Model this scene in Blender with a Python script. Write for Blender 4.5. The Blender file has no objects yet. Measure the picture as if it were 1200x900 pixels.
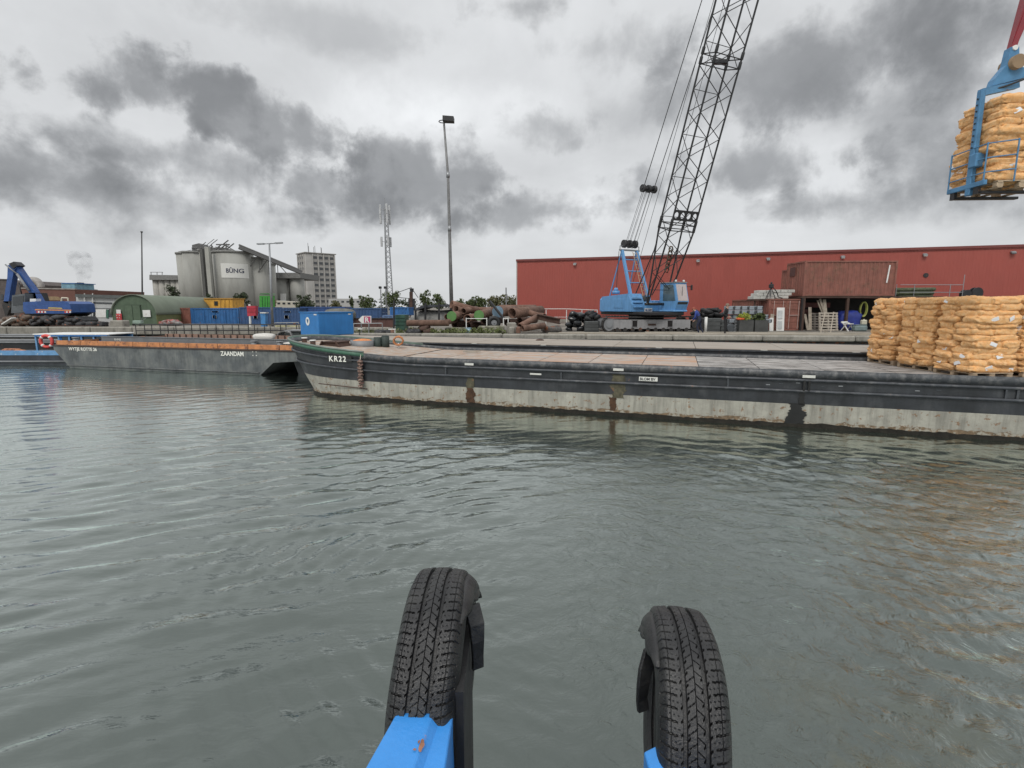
import bpy, bmesh, math, random
import numpy as np
from mathutils import Vector, Matrix, Euler, noise as mnoise
random.seed(7)
SC = bpy.context.scene
COL = SC.collection
R = math.radians
# ------------------------------------------------------------------ camera
EYE = 3.2; PITCH = math.atan(90/600.0); FPX = 600.0
cam = bpy.data.cameras.new('camera'); cam.lens = 18.0; cam.sensor_width = 36.0
cam.clip_start = 0.05; cam.clip_end = 5000
camo = bpy.data.objects.new('camera', cam); COL.objects.link(camo)
camo.location = (0, 0, EYE); camo.rotation_euler = (math.pi/2-PITCH, 0, 0)
SC.camera = camo
# ------------------------------------------------------------------ render / exposure
SC.view_settings.view_transform = 'Standard'; SC.view_settings.look = 'None'
SC.view_settings.exposure = 0.0; SC.view_settings.gamma = 1.0
SC.cycles.use_denoising = True
SC.cycles.max_bounces = 4; SC.cycles.diffuse_bounces = 2; SC.cycles.glossy_bounces = 3; SC.cycles.transparent_max_bounces = 6
SC.cycles.volume_bounces = 0
# ------------------------------------------------------------------ sun
SUN_EL = R(48); SUN_AZ = R(200)      # azimuth clockwise from +Y: behind and left of the camera
sl = bpy.data.lights.new('sun', 'SUN'); sl.energy = 1.5; sl.angle = R(20); sl.color = (1.0, .96, .9)
so = bpy.data.objects.new('sun', sl); COL.objects.link(so)
sd = Vector((math.sin(SUN_AZ)*math.cos(SUN_EL), math.cos(SUN_AZ)*math.cos(SUN_EL), math.sin(SUN_EL)))
so.rotation_euler = (-sd).to_track_quat('-Z', 'Y').to_euler(); so.location = sd*200

# ------------------------------------------------------------------ pixel -> direction (photo pixels, 1200x900)
def ray(px, py):
    x = (px-600)/FPX; y = (450-py)/FPX
    c, s = math.cos(PITCH), math.sin(PITCH)
    return Vector((x, c+y*s, y*c-s))
def P(px, py, Y):
    r = ray(px, py); return Vector((r.x*Y/r.y, Y, EYE+r.z*Y/r.y))
def G(px, py, z):
    r = ray(px, py); t = (z-EYE)/r.z; return Vector((r.x*t, r.y*t, z))
def X_at(px, Y, z):
    d = Y*math.cos(PITCH)+(EYE-z)*math.sin(PITCH)
    return (px-600)/FPX*d

# ------------------------------------------------------------------ world: overcast cloud sky
def build_world():
    w = bpy.data.worlds.new('World'); SC.world = w; w.use_nodes = True
    nt = w.node_tree; N = nt.nodes; L = nt.links; N.clear()
    def n(t, **k):
        a = N.new(t)
        for kk, v in k.items(): setattr(a, kk, v)
        return a
    def mth(op, a, b=None, c=None, clamp=False):
        m = n('ShaderNodeMath', operation=op); m.use_clamp = clamp
        for i, v in enumerate((a, b, c)):
            if v is None: continue
            if isinstance(v, (int, float)): m.inputs[i].default_value = v
            else: L.new(v, m.inputs[i])
        return m.outputs[0]
    def mixc(f, a, b):
        m = n('ShaderNodeMix', data_type='RGBA')
        for i, v in ((0, f), (6, a), (7, b)):
            if isinstance(v, (int, float)): m.inputs[i].default_value = v
            elif isinstance(v, tuple): m.inputs[i].default_value = (*v, 1)
            else: L.new(v, m.inputs[i])
        return m.outputs[2]
    tc = n('ShaderNodeTexCoord'); sep = n('ShaderNodeSeparateXYZ'); L.new(tc.outputs['Generated'], sep.inputs[0])
    X, Y, Z = sep.outputs
    az = mth('ARCTAN2', X, Y); el = mth('ARCSINE', Z)
    def noise(vec, scale, detail=8, rough=.55, dist=0.0, lac=2.0):
        t = n('ShaderNodeTexNoise'); t.inputs['Scale'].default_value = scale; t.inputs['Detail'].default_value = detail
        t.inputs['Roughness'].default_value = rough; t.inputs['Distortion'].default_value = dist
        L.new(vec, t.inputs['Vector']); return t.outputs['Fac']
    zz = mth('ADD', mth('ABSOLUTE', Z), .22)
    cv = n('ShaderNodeCombineXYZ'); L.new(mth('DIVIDE', X, zz), cv.inputs[0]); L.new(mth('DIVIDE', Y, zz), cv.inputs[1])
    plane = cv.outputs[0]
    big = noise(plane, 1.1, 7, .52, .3)
    med = noise(tc.outputs['Generated'], 5.5, 8, .55, .35)
    fine = noise(tc.outputs['Generated'], 16, 6, .6, .2)
    nd1 = mth('MULTIPLY', mth('SUBTRACT', noise(tc.outputs['Generated'], 9.0, 9, .62, .15), .5), 2.6)
    nd2 = mth('MULTIPLY', mth('SUBTRACT', noise(tc.outputs['Generated'], 3.4, 6, .5, .4), .5), 5.5)
    bil = noise(tc.outputs['Generated'], 6.0, 7, .6, .5)
    wv = n('ShaderNodeVectorMath', operation='ADD'); L.new(tc.outputs['Generated'], wv.inputs[0])
    wn = n('ShaderNodeTexNoise'); wn.inputs['Scale'].default_value = 12; wn.inputs['Detail'].default_value = 4; L.new(tc.outputs['Generated'], wn.inputs['Vector'])
    ws = n('ShaderNodeVectorMath', operation='SCALE'); ws.inputs['Scale'].default_value = .10; L.new(wn.outputs['Color'], ws.inputs[0]); L.new(ws.outputs[0], wv.inputs[1])
    def voro(s):
        v = n('ShaderNodeTexVoronoi'); v.feature = 'SMOOTH_F1'; v.inputs['Scale'].default_value = s; v.inputs['Smoothness'].default_value = .25; L.new(wv.outputs[0], v.inputs['Vector']); return v.outputs['Distance']
    cau = mth('ADD', mth('MULTIPLY', mth('SUBTRACT', voro(11), .42), .85), mth('MULTIPLY', mth('SUBTRACT', voro(26), .42), .4))
    def ang(px, py):
        r = ray(px, py).normalized(); return math.atan2(r.x, r.y), math.asin(r.z)
    def blob(px, py, rx, ry, dark, rot=0, soft=.55, nz=1.0, top=None):
        a0, e0 = ang(px, py)
        a1, _ = ang(px+rx, py); _, e1 = ang(px, py-ry)
        ra, re = abs(a1-a0), abs(e1-e0)
        da = mth('SUBTRACT', az, a0); de = mth('SUBTRACT', el, e0)
        c, s = math.cos(rot), math.sin(rot)
        u = mth('DIVIDE', mth('ADD', mth('MULTIPLY', da, c), mth('MULTIPLY', de, s)), ra)
        v = mth('DIVIDE', mth('SUBTRACT', mth('MULTIPLY', de, c), mth('MULTIPLY', da, s)), re)
        d = mth('SQRT', mth('ADD', mth('MULTIPLY', u, u), mth('MULTIPLY', v, v)))
        d = mth('ADD', mth('ADD', d, mth('MULTIPLY', nd1, nz*.8)), mth('MULTIPLY', nd2, nz*.42))
        d = mth('ADD', d, mth('MULTIPLY', cau, nz*.6))
        m = n('ShaderNodeMapRange'); m.interpolation_type = 'SMOOTHSTEP'
        m.inputs[1].default_value = 1.0; m.inputs[2].default_value = 1.0-soft
        m.inputs[3].default_value = 0; m.inputs[4].default_value = dark
        L.new(d, m.inputs[0])
        # crisper, darker cloud tops / softer bases
        return mth('MULTIPLY', m.outputs[0], mth('ADD', .55, mth('MULTIPLY', bil, .9))) if dark > .0 else m.outputs[0]
    blobs = [blob(165, 108, 165, 60, .36, 0, .6), blob(285, 140, 125, 54, .36, R(-12), .55), blob(120, 110, 75, 30, .16, 0, .6),
             blob(250, 200, 240, 60, .30, R(-8), .8), blob(20, 205, 180, 70, .32, 0, .9), blob(370, 225, 100, 34, .2, R(-8), .5),
             blob(500, 222, 115, 62, .38, 0, .65), blob(620, 250, 130, 34, .30, 0, .7), blob(450, 255, 130, 26, .14, 0, .9),
             blob(600, 5, 130, 48, .30, 0, .9), blob(960, 70, 300, 100, .36, R(5), .9), blob(860, 200, 210, 50, .34, R(0), .8),
             blob(1120, 190, 200, 80, .22, 0, .9), blob(655, 150, 75, 40, .18, 0, .7), blob(1150, 40, 170, 90, .22, 0, .9),
             blob(980, 240, 240, 30, .20, 0, .9), blob(380, 30, 200, 40, .10, 0, .9), blob(700, 60, 140, 50, .14, 0, .9), blob(120, 225, 300, 75, .24, 0, .95), blob(330, 250, 200, 36, .12, 0, .95), blob(750, 130, 200, 60, .10, 0, .95), blob(1050, 240, 280, 60, .22, 0, .95), blob(1080, 120, 260, 120, .18, 0, .95)]
    tot = blobs[0]
    for b in blobs[1:]:
        tot = mth('SUBTRACT', mth('ADD', tot, b), mth('MULTIPLY', mth('MULTIPLY', tot, b), 1.0))
    lights = [blob(560, 130, 190, 60, .13, 0, .9, .6), blob(680, 240, 70, 30, .14, 0, .9), blob(420, 130, 110, 55, .07, 0, .9, .6),
              blob(830, 120, 80, 60, .06, 0, .9), blob(980, 170, 120, 30, .07, 0, .9), blob(60, 60, 120, 60, .03, 0, .9)]
    lt = lights[0]
    for b in lights[1:]: lt = mth('ADD', lt, b)
    # base luminance
    lum = mth('ADD', .73, mth('MULTIPLY', mth('SUBTRACT', big, .5), .42))
    lum = mth('ADD', lum, mth('MULTIPLY', mth('SUBTRACT', med, .5), .26))
    lum = mth('ADD', lum, mth('MULTIPLY', mth('SUBTRACT', fine, .5), .06))
    lum = mth('ADD', lum, lt)
    # clouds thin out to even grey near the horizon, brighter overhead as overcast skies are
    up = mth('MULTIPLY', mth('MAXIMUM', mth('SUBTRACT', Z, .45), 0), .75)
    lum = mth('ADD', lum, up)
    lum = mth('DIVIDE', lum, mth('ADD', 1, mth('MULTIPLY', mth('MULTIPLY', tot, 2.9), mth('ADD', .55, mth('MULTIPLY', med, .9)))))
    hz = n('ShaderNodeMapRange'); hz.inputs[1].default_value = 0.0; hz.inputs[2].default_value = .16; hz.inputs[3].default_value = 1; hz.inputs[4].default_value = 0
    L.new(Z, hz.inputs[0])
    lum = mth('ADD', mth('MULTIPLY', lum, mth('SUBTRACT', 1, mth('MULTIPLY', hz.outputs[0], .75))), mth('MULTIPLY', mth('MULTIPLY', hz.outputs[0], .75), .64))
    lum = mth('MAXIMUM', lum, .17)
    tint = mixc(mth('MULTIPLY', lum, 1.6, clamp=True), (.95, .985, 1.04), (.98, 1.0, 1.02))
    vm = n('ShaderNodeVectorMath', operation='SCALE'); L.new(tint, vm.inputs[0]); L.new(mth('MULTIPLY', lum, 10.0), vm.inputs['Scale'])
    sky = n('ShaderNodeTexSky', sky_type='NISHITA'); sky.sun_disc = False
    sky.sun_elevation = SUN_EL; sky.sun_rotation = SUN_AZ
    col = mixc(.97, sky.outputs[0], vm.outputs[0])
    bg = n('ShaderNodeBackground'); bg.inputs[1].default_value = .1; L.new(col, bg.inputs[0])
    out = n('ShaderNodeOutputWorld'); L.new(bg.outputs[0], out.inputs[0])
build_world()

# ------------------------------------------------------------------ materials
MATS = {}
def mat(name, col, rough=.65, metal=0.0, var=.25, scale=2.5, bump=.15, bscale=25, rust=0.0, rustcol=(.13, .05, .025), rscale=3.0,
        streak=0.0, spec=.5, col2=None, c2=.5, c2scale=1.2, c2soft=.1, stretch=None, coat=0, emit=None, low=None):
    if name in MATS: return MATS[name]
    m = bpy.data.materials.new(name); m.use_nodes = True; MATS[name] = m
    nt = m.node_tree; N = nt.nodes; L = nt.links
    b = N['Principled BSDF']
    tc = N.new('ShaderNodeTexCoord'); oi = N.new('ShaderNodeObjectInfo')
    ad = N.new('ShaderNodeVectorMath'); ad.operation = 'ADD'
    sc = N.new('ShaderNodeVectorMath'); sc.operation = 'SCALE'; sc.inputs[0].default_value = (37.0, 19.0, 7.3)
    L.new(oi.outputs['Random'], sc.inputs['Scale']); L.new(tc.outputs['Object'], ad.inputs[0]); L.new(sc.outputs[0], ad.inputs[1])
    vec = ad.outputs[0]
    if stretch:
        mp = N.new('ShaderNodeMapping'); mp.inputs['Scale'].default_value = stretch; L.new(vec, mp.inputs[0]); vec = mp.outputs[0]
    def noise(s, d=6, r=.6, v=None, dist=0):
        t = N.new('ShaderNodeTexNoise'); t.inputs['Scale'].default_value = s; t.inputs['Detail'].default_value = d
        t.inputs['Roughness'].default_value = r; t.inputs['Distortion'].default_value = dist; L.new(v or vec, t.inputs['Vector']); return t.outputs['Fac']
    def mr(v, a, b_, c=0.0, d=1.0):
        t = N.new('ShaderNodeMapRange'); t.inputs[1].default_value = a; t.inputs[2].default_value = b_; t.inputs[3].default_value = c; t.inputs[4].default_value = d
        L.new(v, t.inputs[0]); return t.outputs[0]
    def mix(f, a, c, mode='MIX'):
        t = N.new('ShaderNodeMix'); t.data_type = 'RGBA'; t.blend_type = mode
        for i, v in ((0, f), (6, a), (7, c)):
            if isinstance(v, (int, float)): t.inputs[i].default_value = v
            elif isinstance(v, tuple): t.inputs[i].default_value = (*v, 1)
            else: L.new(v, t.inputs[i])
        return t.outputs[2]
    def mul(a, s): return tuple(max(0, min(1, x*s)) for x in a)
    nz = noise(scale)
    cur = mix(mr(nz, .3, .7), mul(col, 1-var), mul(col, 1+var))
    if col2: cur = mix(mr(noise(c2scale, 8, .65), c2-c2soft, c2+c2soft), cur, col2)
    if streak:
        mp = N.new('ShaderNodeMapping'); mp.inputs['Scale'].default_value = (5, 5, .35); L.new(vec, mp.inputs[0])
        cur = mix(mr(noise(1.6, 6, .65, mp.outputs[0]), .45, .75, 0, streak), cur, mul(col, .25))
    rgh = rough
    if rust:
        f = mr(noise(rscale, 10, .7), .72-rust*.42, .76-rust*.42)
        cur = mix(f, cur, mix(mr(noise(rscale*5, 4), .3, .7), rustcol, mul(rustcol, 2.1)))
    L.new(cur, b.inputs['Base Color'])
    rr = mr(noise(scale*3, 4), .25, .75, max(.02, rough-.12), min(1, rough+.12)); L.new(rr, b.inputs['Roughness'])
    b.inputs['Metallic'].default_value = metal
    b.inputs['Specular IOR Level'].default_value = spec
    if coat: b.inputs['Coat Weight'].default_value = coat
    if bump:
        bp = N.new('ShaderNodeBump'); bp.inputs['Strength'].default_value = bump; bp.inputs['Distance'].default_value = .02
        L.new(noise(bscale, 5, .6), bp.inputs['Height']); L.new(bp.outputs[0], b.inputs['Normal'])
    return m

# ------------------------------------------------------------------ mesh builder
class MB:
    def __init__(s): s.v = []; s.f = []; s.m = []; s.sm = []
    def add(s, vs, fs, m=0, smooth=False):
        o = len(s.v); s.v += [tuple(v) for v in vs]
        for f in fs: s.f.append(tuple(i+o for i in f)); s.m.append(m); s.sm.append(smooth)
        return s
    def box(s, c, d, rot=None, m=0, bev=0):
        x, y, z = d[0]/2, d[1]/2, d[2]/2
        if bev > 0:
            b = min(bev, x*.9, y*.9, z*.9); vs = []
            for sz in (-1, 1):
                for (ex, ey, ez) in ((x, y-b, z-b), (x-b, y, z-b), (x-b, y-b, z)):
                    for sx, sy in ((-1, -1), (1, -1), (1, 1), (-1, 1)): vs.append((sx*ex, sy*ey, sz*ez))
            bm = bmesh.new()
            for v in vs: bm.verts.new(v)
            bmesh.ops.convex_hull(bm, input=bm.verts)
            bm.verts.index_update()
            vv = [Vector(v.co) for v in bm.verts]; ff = [tuple(v.index for v in f.verts) for f in bm.faces]; bm.free()
            if rot: vv = [rot @ v for v in vv]
            c = Vector(c); return s.add([v+c for v in vv], ff, m)
        vs = [Vector((sx*x, sy*y, sz*z)) for sz in (-1, 1) for sx, sy in ((-1, -1), (1, -1), (1, 1), (-1, 1))]
        if rot: vs = [rot @ v for v in vs]
        c = Vector(c)
        return s.add([v+c for v in vs], [(3, 2, 1, 0), (4, 5, 6, 7), (0, 1, 5, 4), (1, 2, 6, 5), (2, 3, 7, 6), (3, 0, 4, 7)], m)
    def beam(s, a, b, w, h, m=0, up=(0, 0, 1)):
        a, b = Vector(a), Vector(b); d = b-a; L = d.length; d = d/L
        u = Vector(up)
        if abs(d.dot(u)) > .99: u = Vector((1, 0, 0))
        side = d.cross(u).normalized(); u = side.cross(d)
        rot = Matrix((side, d, u)).transposed()
        return s.box((a+b)/2, (w, L, h), rot, m)
    def tube(s, a, b, r, n=8, r2=None, caps=True, m=0, smooth=True):
        return s.path([a, b], [r, r if r2 is None else r2], n, caps, m, smooth)
    def path(s, pts, r, n=8, caps=True, m=0, smooth=True, closed=False):
        pts = [Vector(p) for p in pts]; k = len(pts)
        rs = r if isinstance(r, (list, tuple)) else [r]*k
        vs = []; prev = None
        for i, p in enumerate(pts):
            if closed: d = pts[(i+1) % k]-pts[i-1]
            else: d = pts[min(i+1, k-1)]-pts[max(i-1, 0)]
            d.normalize()
            if prev is None:
                u = Vector((0, 0, 1)) if abs(d.z) < .9 else Vector((1, 0, 0))
            else: u = prev
            a = d.cross(u).normalized(); u = a.cross(d).normalized(); prev = u
            for j in range(n):
                t = 2*math.pi*j/n; vs.append(p+(a*math.cos(t)+u*math.sin(t))*rs[i])
        fs = []
        rng = k if closed else k-1
        for i in range(rng):
            i2 = (i+1) % k
            for j in range(n):
                j2 = (j+1) % n; fs.append((i*n+j, i*n+j2, i2*n+j2, i2*n+j))
        s.add(vs, fs, m, smooth)
        if caps and not closed:
            o = len(s.v)-len(vs)
            s.f.append(tuple(o+j for j in range(n-1, -1, -1))); s.m.append(m); s.sm.append(False)
            s.f.append(tuple(o+(k-1)*n+j for j in range(n))); s.m.append(m); s.sm.append(False)
        return s
    def pipe(s, a, b, r, th=.02, n=18, m=0):          # hollow pipe
        a, b = Vector(a), Vector(b); d = (b-a).normalized()
        u = Vector((0, 0, 1)) if abs(d.z) < .9 else Vector((1, 0, 0))
        x = d.cross(u).normalized(); u = x.cross(d)
        vs = []
        for p, rr in ((a, r), (b, r), (b, r-th), (a, r-th)):
            for j in range(n):
                t = 2*math.pi*j/n; vs.append(p+(x*math.cos(t)+u*math.sin(t))*rr)
        o = len(s.v)
        for q in range(4):
            q2 = (q+1) % 4
            fs = [(q*n+j, q*n+(j+1) % n, q2*n+(j+1) % n, q2*n+j) for j in range(n)]
            s.f += [tuple(i+o for i in f) for f in fs]; s.m += [m]*n; s.sm += [q in (0, 2)]*n
        s.v += [tuple(v) for v in vs]
        return s
    def prism(s, poly, axis, a, b, m=0):              # poly in the plane normal to axis ('x','y','z')
        def pt(u, v, w):
            return {'x': (w, u, v), 'y': (u, w, v), 'z': (u, v, w)}[axis]
        n = len(poly)
        vs = [pt(u, v, a) for u, v in poly]+[pt(u, v, b) for u, v in poly]
        fs = [tuple(range(n-1, -1, -1)), tuple(range(n, 2*n))]+[(i, (i+1) % n, n+(i+1) % n, n+i) for i in range(n)]
        bm = bmesh.new(); bv = [bm.verts.new(v) for v in vs]
        for f in fs: bm.faces.new([bv[i] for i in f])
        bmesh.ops.recalc_face_normals(bm, faces=bm.faces)
        ff = [tuple(v.index for v in f.verts) for f in bm.faces]
        bm.verts.index_update(); ff = [tuple(v.index for v in f.verts) for f in bm.faces]; bm.free()
        return s.add(vs, ff, m)
    def sphere(s, c, r, nu=12, nv=8, sc=(1, 1, 1), m=0):
        vs = []; fs = []
        for i in range(nv+1):
            t = math.pi*i/nv
            for j in range(nu):
                p = 2*math.pi*j/nu
                vs.append((c[0]+r*sc[0]*math.sin(t)*math.cos(p), c[1]+r*sc[1]*math.sin(t)*math.sin(p), c[2]+r*sc[2]*math.cos(t)))
        for i in range(nv):
            for j in range(nu): fs.append((i*nu+j, (i+1)*nu+j, (i+1)*nu+(j+1) % nu, i*nu+(j+1) % nu))
        return s.add(vs, fs, m, True)
    def mesh(s, name, mats):
        me = bpy.data.meshes.new(name); me.from_pydata(s.v, [], s.f)
        if not isinstance(mats, (list, tuple)): mats = [mats]
        for m in mats: me.materials.append(m)
        me.polygons.foreach_set('material_index', s.m); me.polygons.foreach_set('use_smooth', s.sm); me.update()
        return me
def obj(name, me, parent=None, loc=None, rot=None, scale=None, label=None):
    o = bpy.data.objects.new(name, me); COL.objects.link(o)
    if parent: o.parent = parent
    if loc is not None: o.location = loc
    if rot is not None:
        if isinstance(rot, (int, float)): o.rotation_euler = (0, 0, rot)
        elif isinstance(rot, Matrix): o.rotation_euler = rot.to_euler()
        else: o.rotation_euler = rot
    if scale is not None: o.scale = scale
    if label: o['label'] = label
    return o
def part(name, mb, mats, parent, **k): return obj(name, mb.mesh(name, mats), parent, **k)
def tag(o, label, cat, group=None, kind=None):
    if label: o['label'] = label
    if cat: o['category'] = cat
    if group: o['group'] = group
    if kind: o['kind'] = kind
    return o
def thing(name, label, cat, loc=(0, 0, 0), yaw=0, group=None):
    o = bpy.data.objects.new(name, None); COL.objects.link(o); o.empty_display_size = .3
    o.location = loc; o.rotation_euler = (0, 0, yaw)
    return tag(o, label, cat, group)
def solo(name, mb, mats, label, cat, group=None, **k): return tag(part(name, mb, mats, None, **k), label, cat, group)
def struct(name, mb, mats, parent=None, **k):
    o = part(name, mb, mats, parent, **k)
    if not parent: o['kind'] = 'structure'
    return o
def copy_tree(src, loc, yaw, label=None, group=None):
    def cp(o, par):
        c = o.copy(); COL.objects.link(c)
        if par: c.parent = par
        for ch in o.children: cp(ch, c)
        return c
    r = cp(src, None); r.location = loc; r.rotation_euler = (0, 0, yaw)
    if label: r['label'] = label
    if group: r['group'] = group
    return r
_unit = {}
def rod(name, a, b, r, m, parent=None, n=8, square=False):       # shared unit bar scaled along its length
    key = (m.name, n, square)
    if key not in _unit:
        q = MB()
        if square: q.box((0, 0, .5), (2, 2, 1))
        else: q.tube((0, 0, 0), (0, 0, 1), 1, n)
        _unit[key] = q.mesh('bar', m)
    a, b = Vector(a), Vector(b); d = b-a
    o = obj(name, _unit[key], parent, loc=a)
    o.rotation_euler = d.to_track_quat('Z', 'Y').to_euler(); o.scale = (r, r, d.length)
    return o
_fontcache = {}
def text(name, s, size, m, parent, loc, rot, extrude=.004, bold=0.0, align='LEFT', sx=1.0, spacing=1.0):
    cu = bpy.data.curves.new('lettering', 'FONT'); cu.body = s; cu.size = size; cu.extrude = extrude; cu.offset = bold
    cu.align_x = align; cu.space_character = spacing; cu.resolution_u = 3
    t = bpy.data.objects.new('tmp', cu); COL.objects.link(t)
    bpy.context.view_layer.update()
    me = bpy.data.meshes.new_from_object(t.evaluated_get(bpy.context.evaluated_depsgraph_get()))
    bpy.data.objects.remove(t); bpy.data.curves.remove(cu)
    me.materials.clear(); me.materials.append(m)
    o = obj(name, me, parent, loc=loc, rot=rot); o.scale = (sx, 1, 1)
    return o
FRONT = (math.pi/2, 0, 0)          # text plane facing -Y

# ------------------------------------------------------------------ palette
BLUE = mat('blue_paint', (.035, .16, .42), .45, var=.12, rust=.12, rscale=4, streak=.25)
CRBLUE = mat('crane_blue', (.12, .30, .56), .42, var=.12, rust=.1, rscale=5, streak=.35)
CONTBLUE = mat('container_blue', (.035, .085, .20), .55, var=.2, rust=.22, rscale=2, streak=.4)
CONTRED = mat('container_red', (.235, .092, .068), .65, var=.22, rust=.42, rustcol=(.12, .055, .038), rscale=1.3, streak=.45)
DKRED = mat('dark_red_steel', (.12, .04, .035), .7, rust=.35)
BLACK = mat('black_steel', (.018, .018, .02), .5, var=.4, rust=.15)
BLKPAINT = mat('black_hull_paint', (.026, .029, .034), .42, var=.5, scale=1.1, rust=.10, rscale=2.2, streak=.5, bump=.25, bscale=6, col2=(.06, .063, .068), c2=.62, c2scale=1.5)
WHITE = mat('white_paint', (.7, .7, .68), .5, var=.08, rust=.12)
GREYST = mat('grey_steel', (.22, .23, .24), .5, var=.15, rust=.15)
GALV = mat('galvanised_steel', (.30, .31, .32), .45, metal=.5, var=.15)
RUST = mat('rusty_steel', (.125, .072, .052), .85, var=.35, scale=4, bump=.4, col2=(.22, .135, .10), c2=.55, c2scale=2.5)
DKRUST = mat('dark_rusty_steel', (.07, .04, .03), .85, var=.4, bump=.4)
CONC = mat('concrete', (.29, .275, .24), .9, var=.2, scale=1.5, bump=.5, bscale=14, col2=(.15, .14, .12), c2=.62, c2scale=2.0, streak=.4)
SILO = mat('silo_concrete', (.345, .345, .32), .9, var=.12, scale=.12, bump=.1, bscale=1, streak=.0, col2=(.21, .21, .195), c2=.58, c2scale=.15, stretch=(1, 1, .25))
WOOD = mat('weathered_wood', (.30, .26, .21), .85, var=.3, scale=5, bump=.3)
PALW = mat('pallet_wood', (.42, .32, .22), .85, var=.3, scale=6, bump=.3)
ORANGE = mat('orange_paint', (.50, .21, .085), .7, var=.3, scale=3, rust=.42, rscale=3.5, rustcol=(.16, .07, .04))
GREEN = mat('green_paint', (.04, .13, .09), .55, var=.2, rust=.12)
GLASS = mat('dark_glass', (.03, .035, .04), .08, var=.1, bump=0, spec=.8)
RUBBER = mat('black_rubber', (.016, .016, .017), .6, var=.25, bump=.15)
# ================================================================== WATER
def build_water():
    na, ny = 880, 780
    t = np.linspace(0, 1, ny); Yv = -1.2+1.9*np.exp(t*np.log(75/1.9))-.7   # log-spaced rows
    a = np.linspace(-1.75, 1.55, na)
    YY, AA = np.meshgrid(Yv, a, indexing='ij'); XX = AA*(YY+2.6)
    rng = np.random.RandomState(3); H = np.zeros_like(XX)
    def sm(x, lo, hi): q = np.clip((x-lo)/(hi-lo), 0, 1); return q*q*(3-2*q)
    dist = np.hypot(XX, YY)
    rightness = sm(XX-.18*YY, -.6, 3.0)
    wake = np.exp(-((XX-1.2-.08*YY)/(1.6+.16*YY))**2)*sm(YY, -.2, 1.2)*(1-sm(YY, 12, 17))
    def cell(step):     # mesh cell size guard: fade waves the mesh cannot carry
        return step
    rowstep = np.gradient(Yv)[:, None]*np.ones_like(AA); colstep = (YY+2.6)*(a[1]-a[0])
    for i in range(54):
        lam = .16*2**rng.uniform(0, 3.0); k = 2*np.pi/lam
        th = R(112)+rng.normal(0, R(15)); sl_ = .048*rng.uniform(.5, 1.2)*(1.0 if lam < .9 else .6)
        ph = rng.uniform(0, 6.28)
        warp = .5*np.sin(XX*.7+ph)*lam+.35*np.sin(YY*.9+2*ph+XX*.3)*lam
        grp = .45+.55*np.sin(XX*.35*rng.uniform(.6, 1.5)+ph*3+YY*.22*rng.uniform(.5, 1.5))
        fade = np.clip((lam/np.maximum(rowstep, colstep*.7)-2.5)/2.5, 0, 1)
        H += sl_/k*np.sin(k*(np.cos(th)*XX+np.sin(th)*YY)+warp*k*.45+ph)*grp*fade*(1-.7*wake)*(1-.7*rightness)*(1-.35*sm(-XX, -2, 1)*0)
    for i in range(40):
        lam = .14*2**rng.uniform(0, 2.6); k = 2*np.pi/lam
        th = R(62)+rng.normal(0, R(26)); sl_ = .060*rng.uniform(.5, 1.2); ph = rng.uniform(0, 6.28)
        warp = .6*np.sin(XX*1.1+ph)*lam+.5*np.sin(YY*1.3+2*ph+XX*.6)*lam
        grp = .4+.6*np.sin(XX*.8*rng.uniform(.6, 1.5)+ph*3+YY*.5*rng.uniform(.5, 1.5))
        fade = np.clip((lam/np.maximum(rowstep, colstep*.7)-2.5)/2.5, 0, 1)
        H += sl_/k*np.sin(k*(np.cos(th)*XX+np.sin(th)*YY)+warp*k*.6+ph)*grp*fade*rightness*(1-.6*wake)
    # ripple trains spreading from the tug's bow
    for (cx, cy, r0, w, lam, amp, side) in ((.7, 5.6, 3.1, 1.3, .27, .0080, -1), (.9, 5.2, 1.8, .7, .17, .0045, -1), (.2, 2.6, 1.15, .45, .085, .0030, -1),
                                           (1.0, 7.0, 4.2, 1.2, .26, .0045, 0), (2.2, 4.8, 2.2, .9, .20, .0045, 1)):
        dx, dy = XX-cx, YY-cy; rr = np.hypot(dx, dy*1.0)+.10*np.sin(np.arctan2(dy, dx)*5+cx)
        env = np.exp(-((rr-r0)/w)**2)
        if side: env = env*sm(side*dx/(rr+.01), -.1, .6)
        env *= .55+.45*np.sin(np.arctan2(dy, dx)*7+cx*9)
        fade = np.clip((lam/np.maximum(rowstep, colstep*.7)-2.5)/2.5, 0, 1)
        H += amp*env*fade*np.sin(2*np.pi*rr/lam)
    H += .006*wake*np.sin(XX*2.1+1.3*np.sin(YY*1.7))*np.sin(YY*1.9+XX)
    # slowly turning wash left by the propeller
    for (cx, cy, r1, lam, amp, arms) in ((1.5, 6.6, 2.6, .42, .0052, 2), (2.9, 5.2, 1.6, .30, .0034, -3), (.5, 4.2, 1.3, .26, .0030, 2)):
        dx, dy = XX-cx, YY-cy; rr = np.hypot(dx, dy); an = np.arctan2(dy, dx)
        wb = .25*np.sin(3*an+rr*2.2)+.18*np.sin(5*an-rr*3.1+1.3)
        H += amp*np.exp(-(rr/r1)**2)*np.sin(2*np.pi*rr/lam+arms*an*1.0+wb*4)*(.6+.4*np.sin(2*an+rr*1.7))*np.clip((lam/np.maximum(rowstep, colstep*.7)-2.5)/2.5, 0, 1)
    H *= (1-.6*sm(YY, 9.5, 16))*(1-.3*sm(dist, 30, 60))
    V = np.stack([XX, YY, H], -1).reshape(-1, 3)
    idx = np.arange(na*ny).reshape(ny, na)
    q = np.stack([idx[:-1, :-1], idx[:-1, 1:], idx[1:, 1:], idx[1:, :-1]], -1).reshape(-1, 4)
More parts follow.
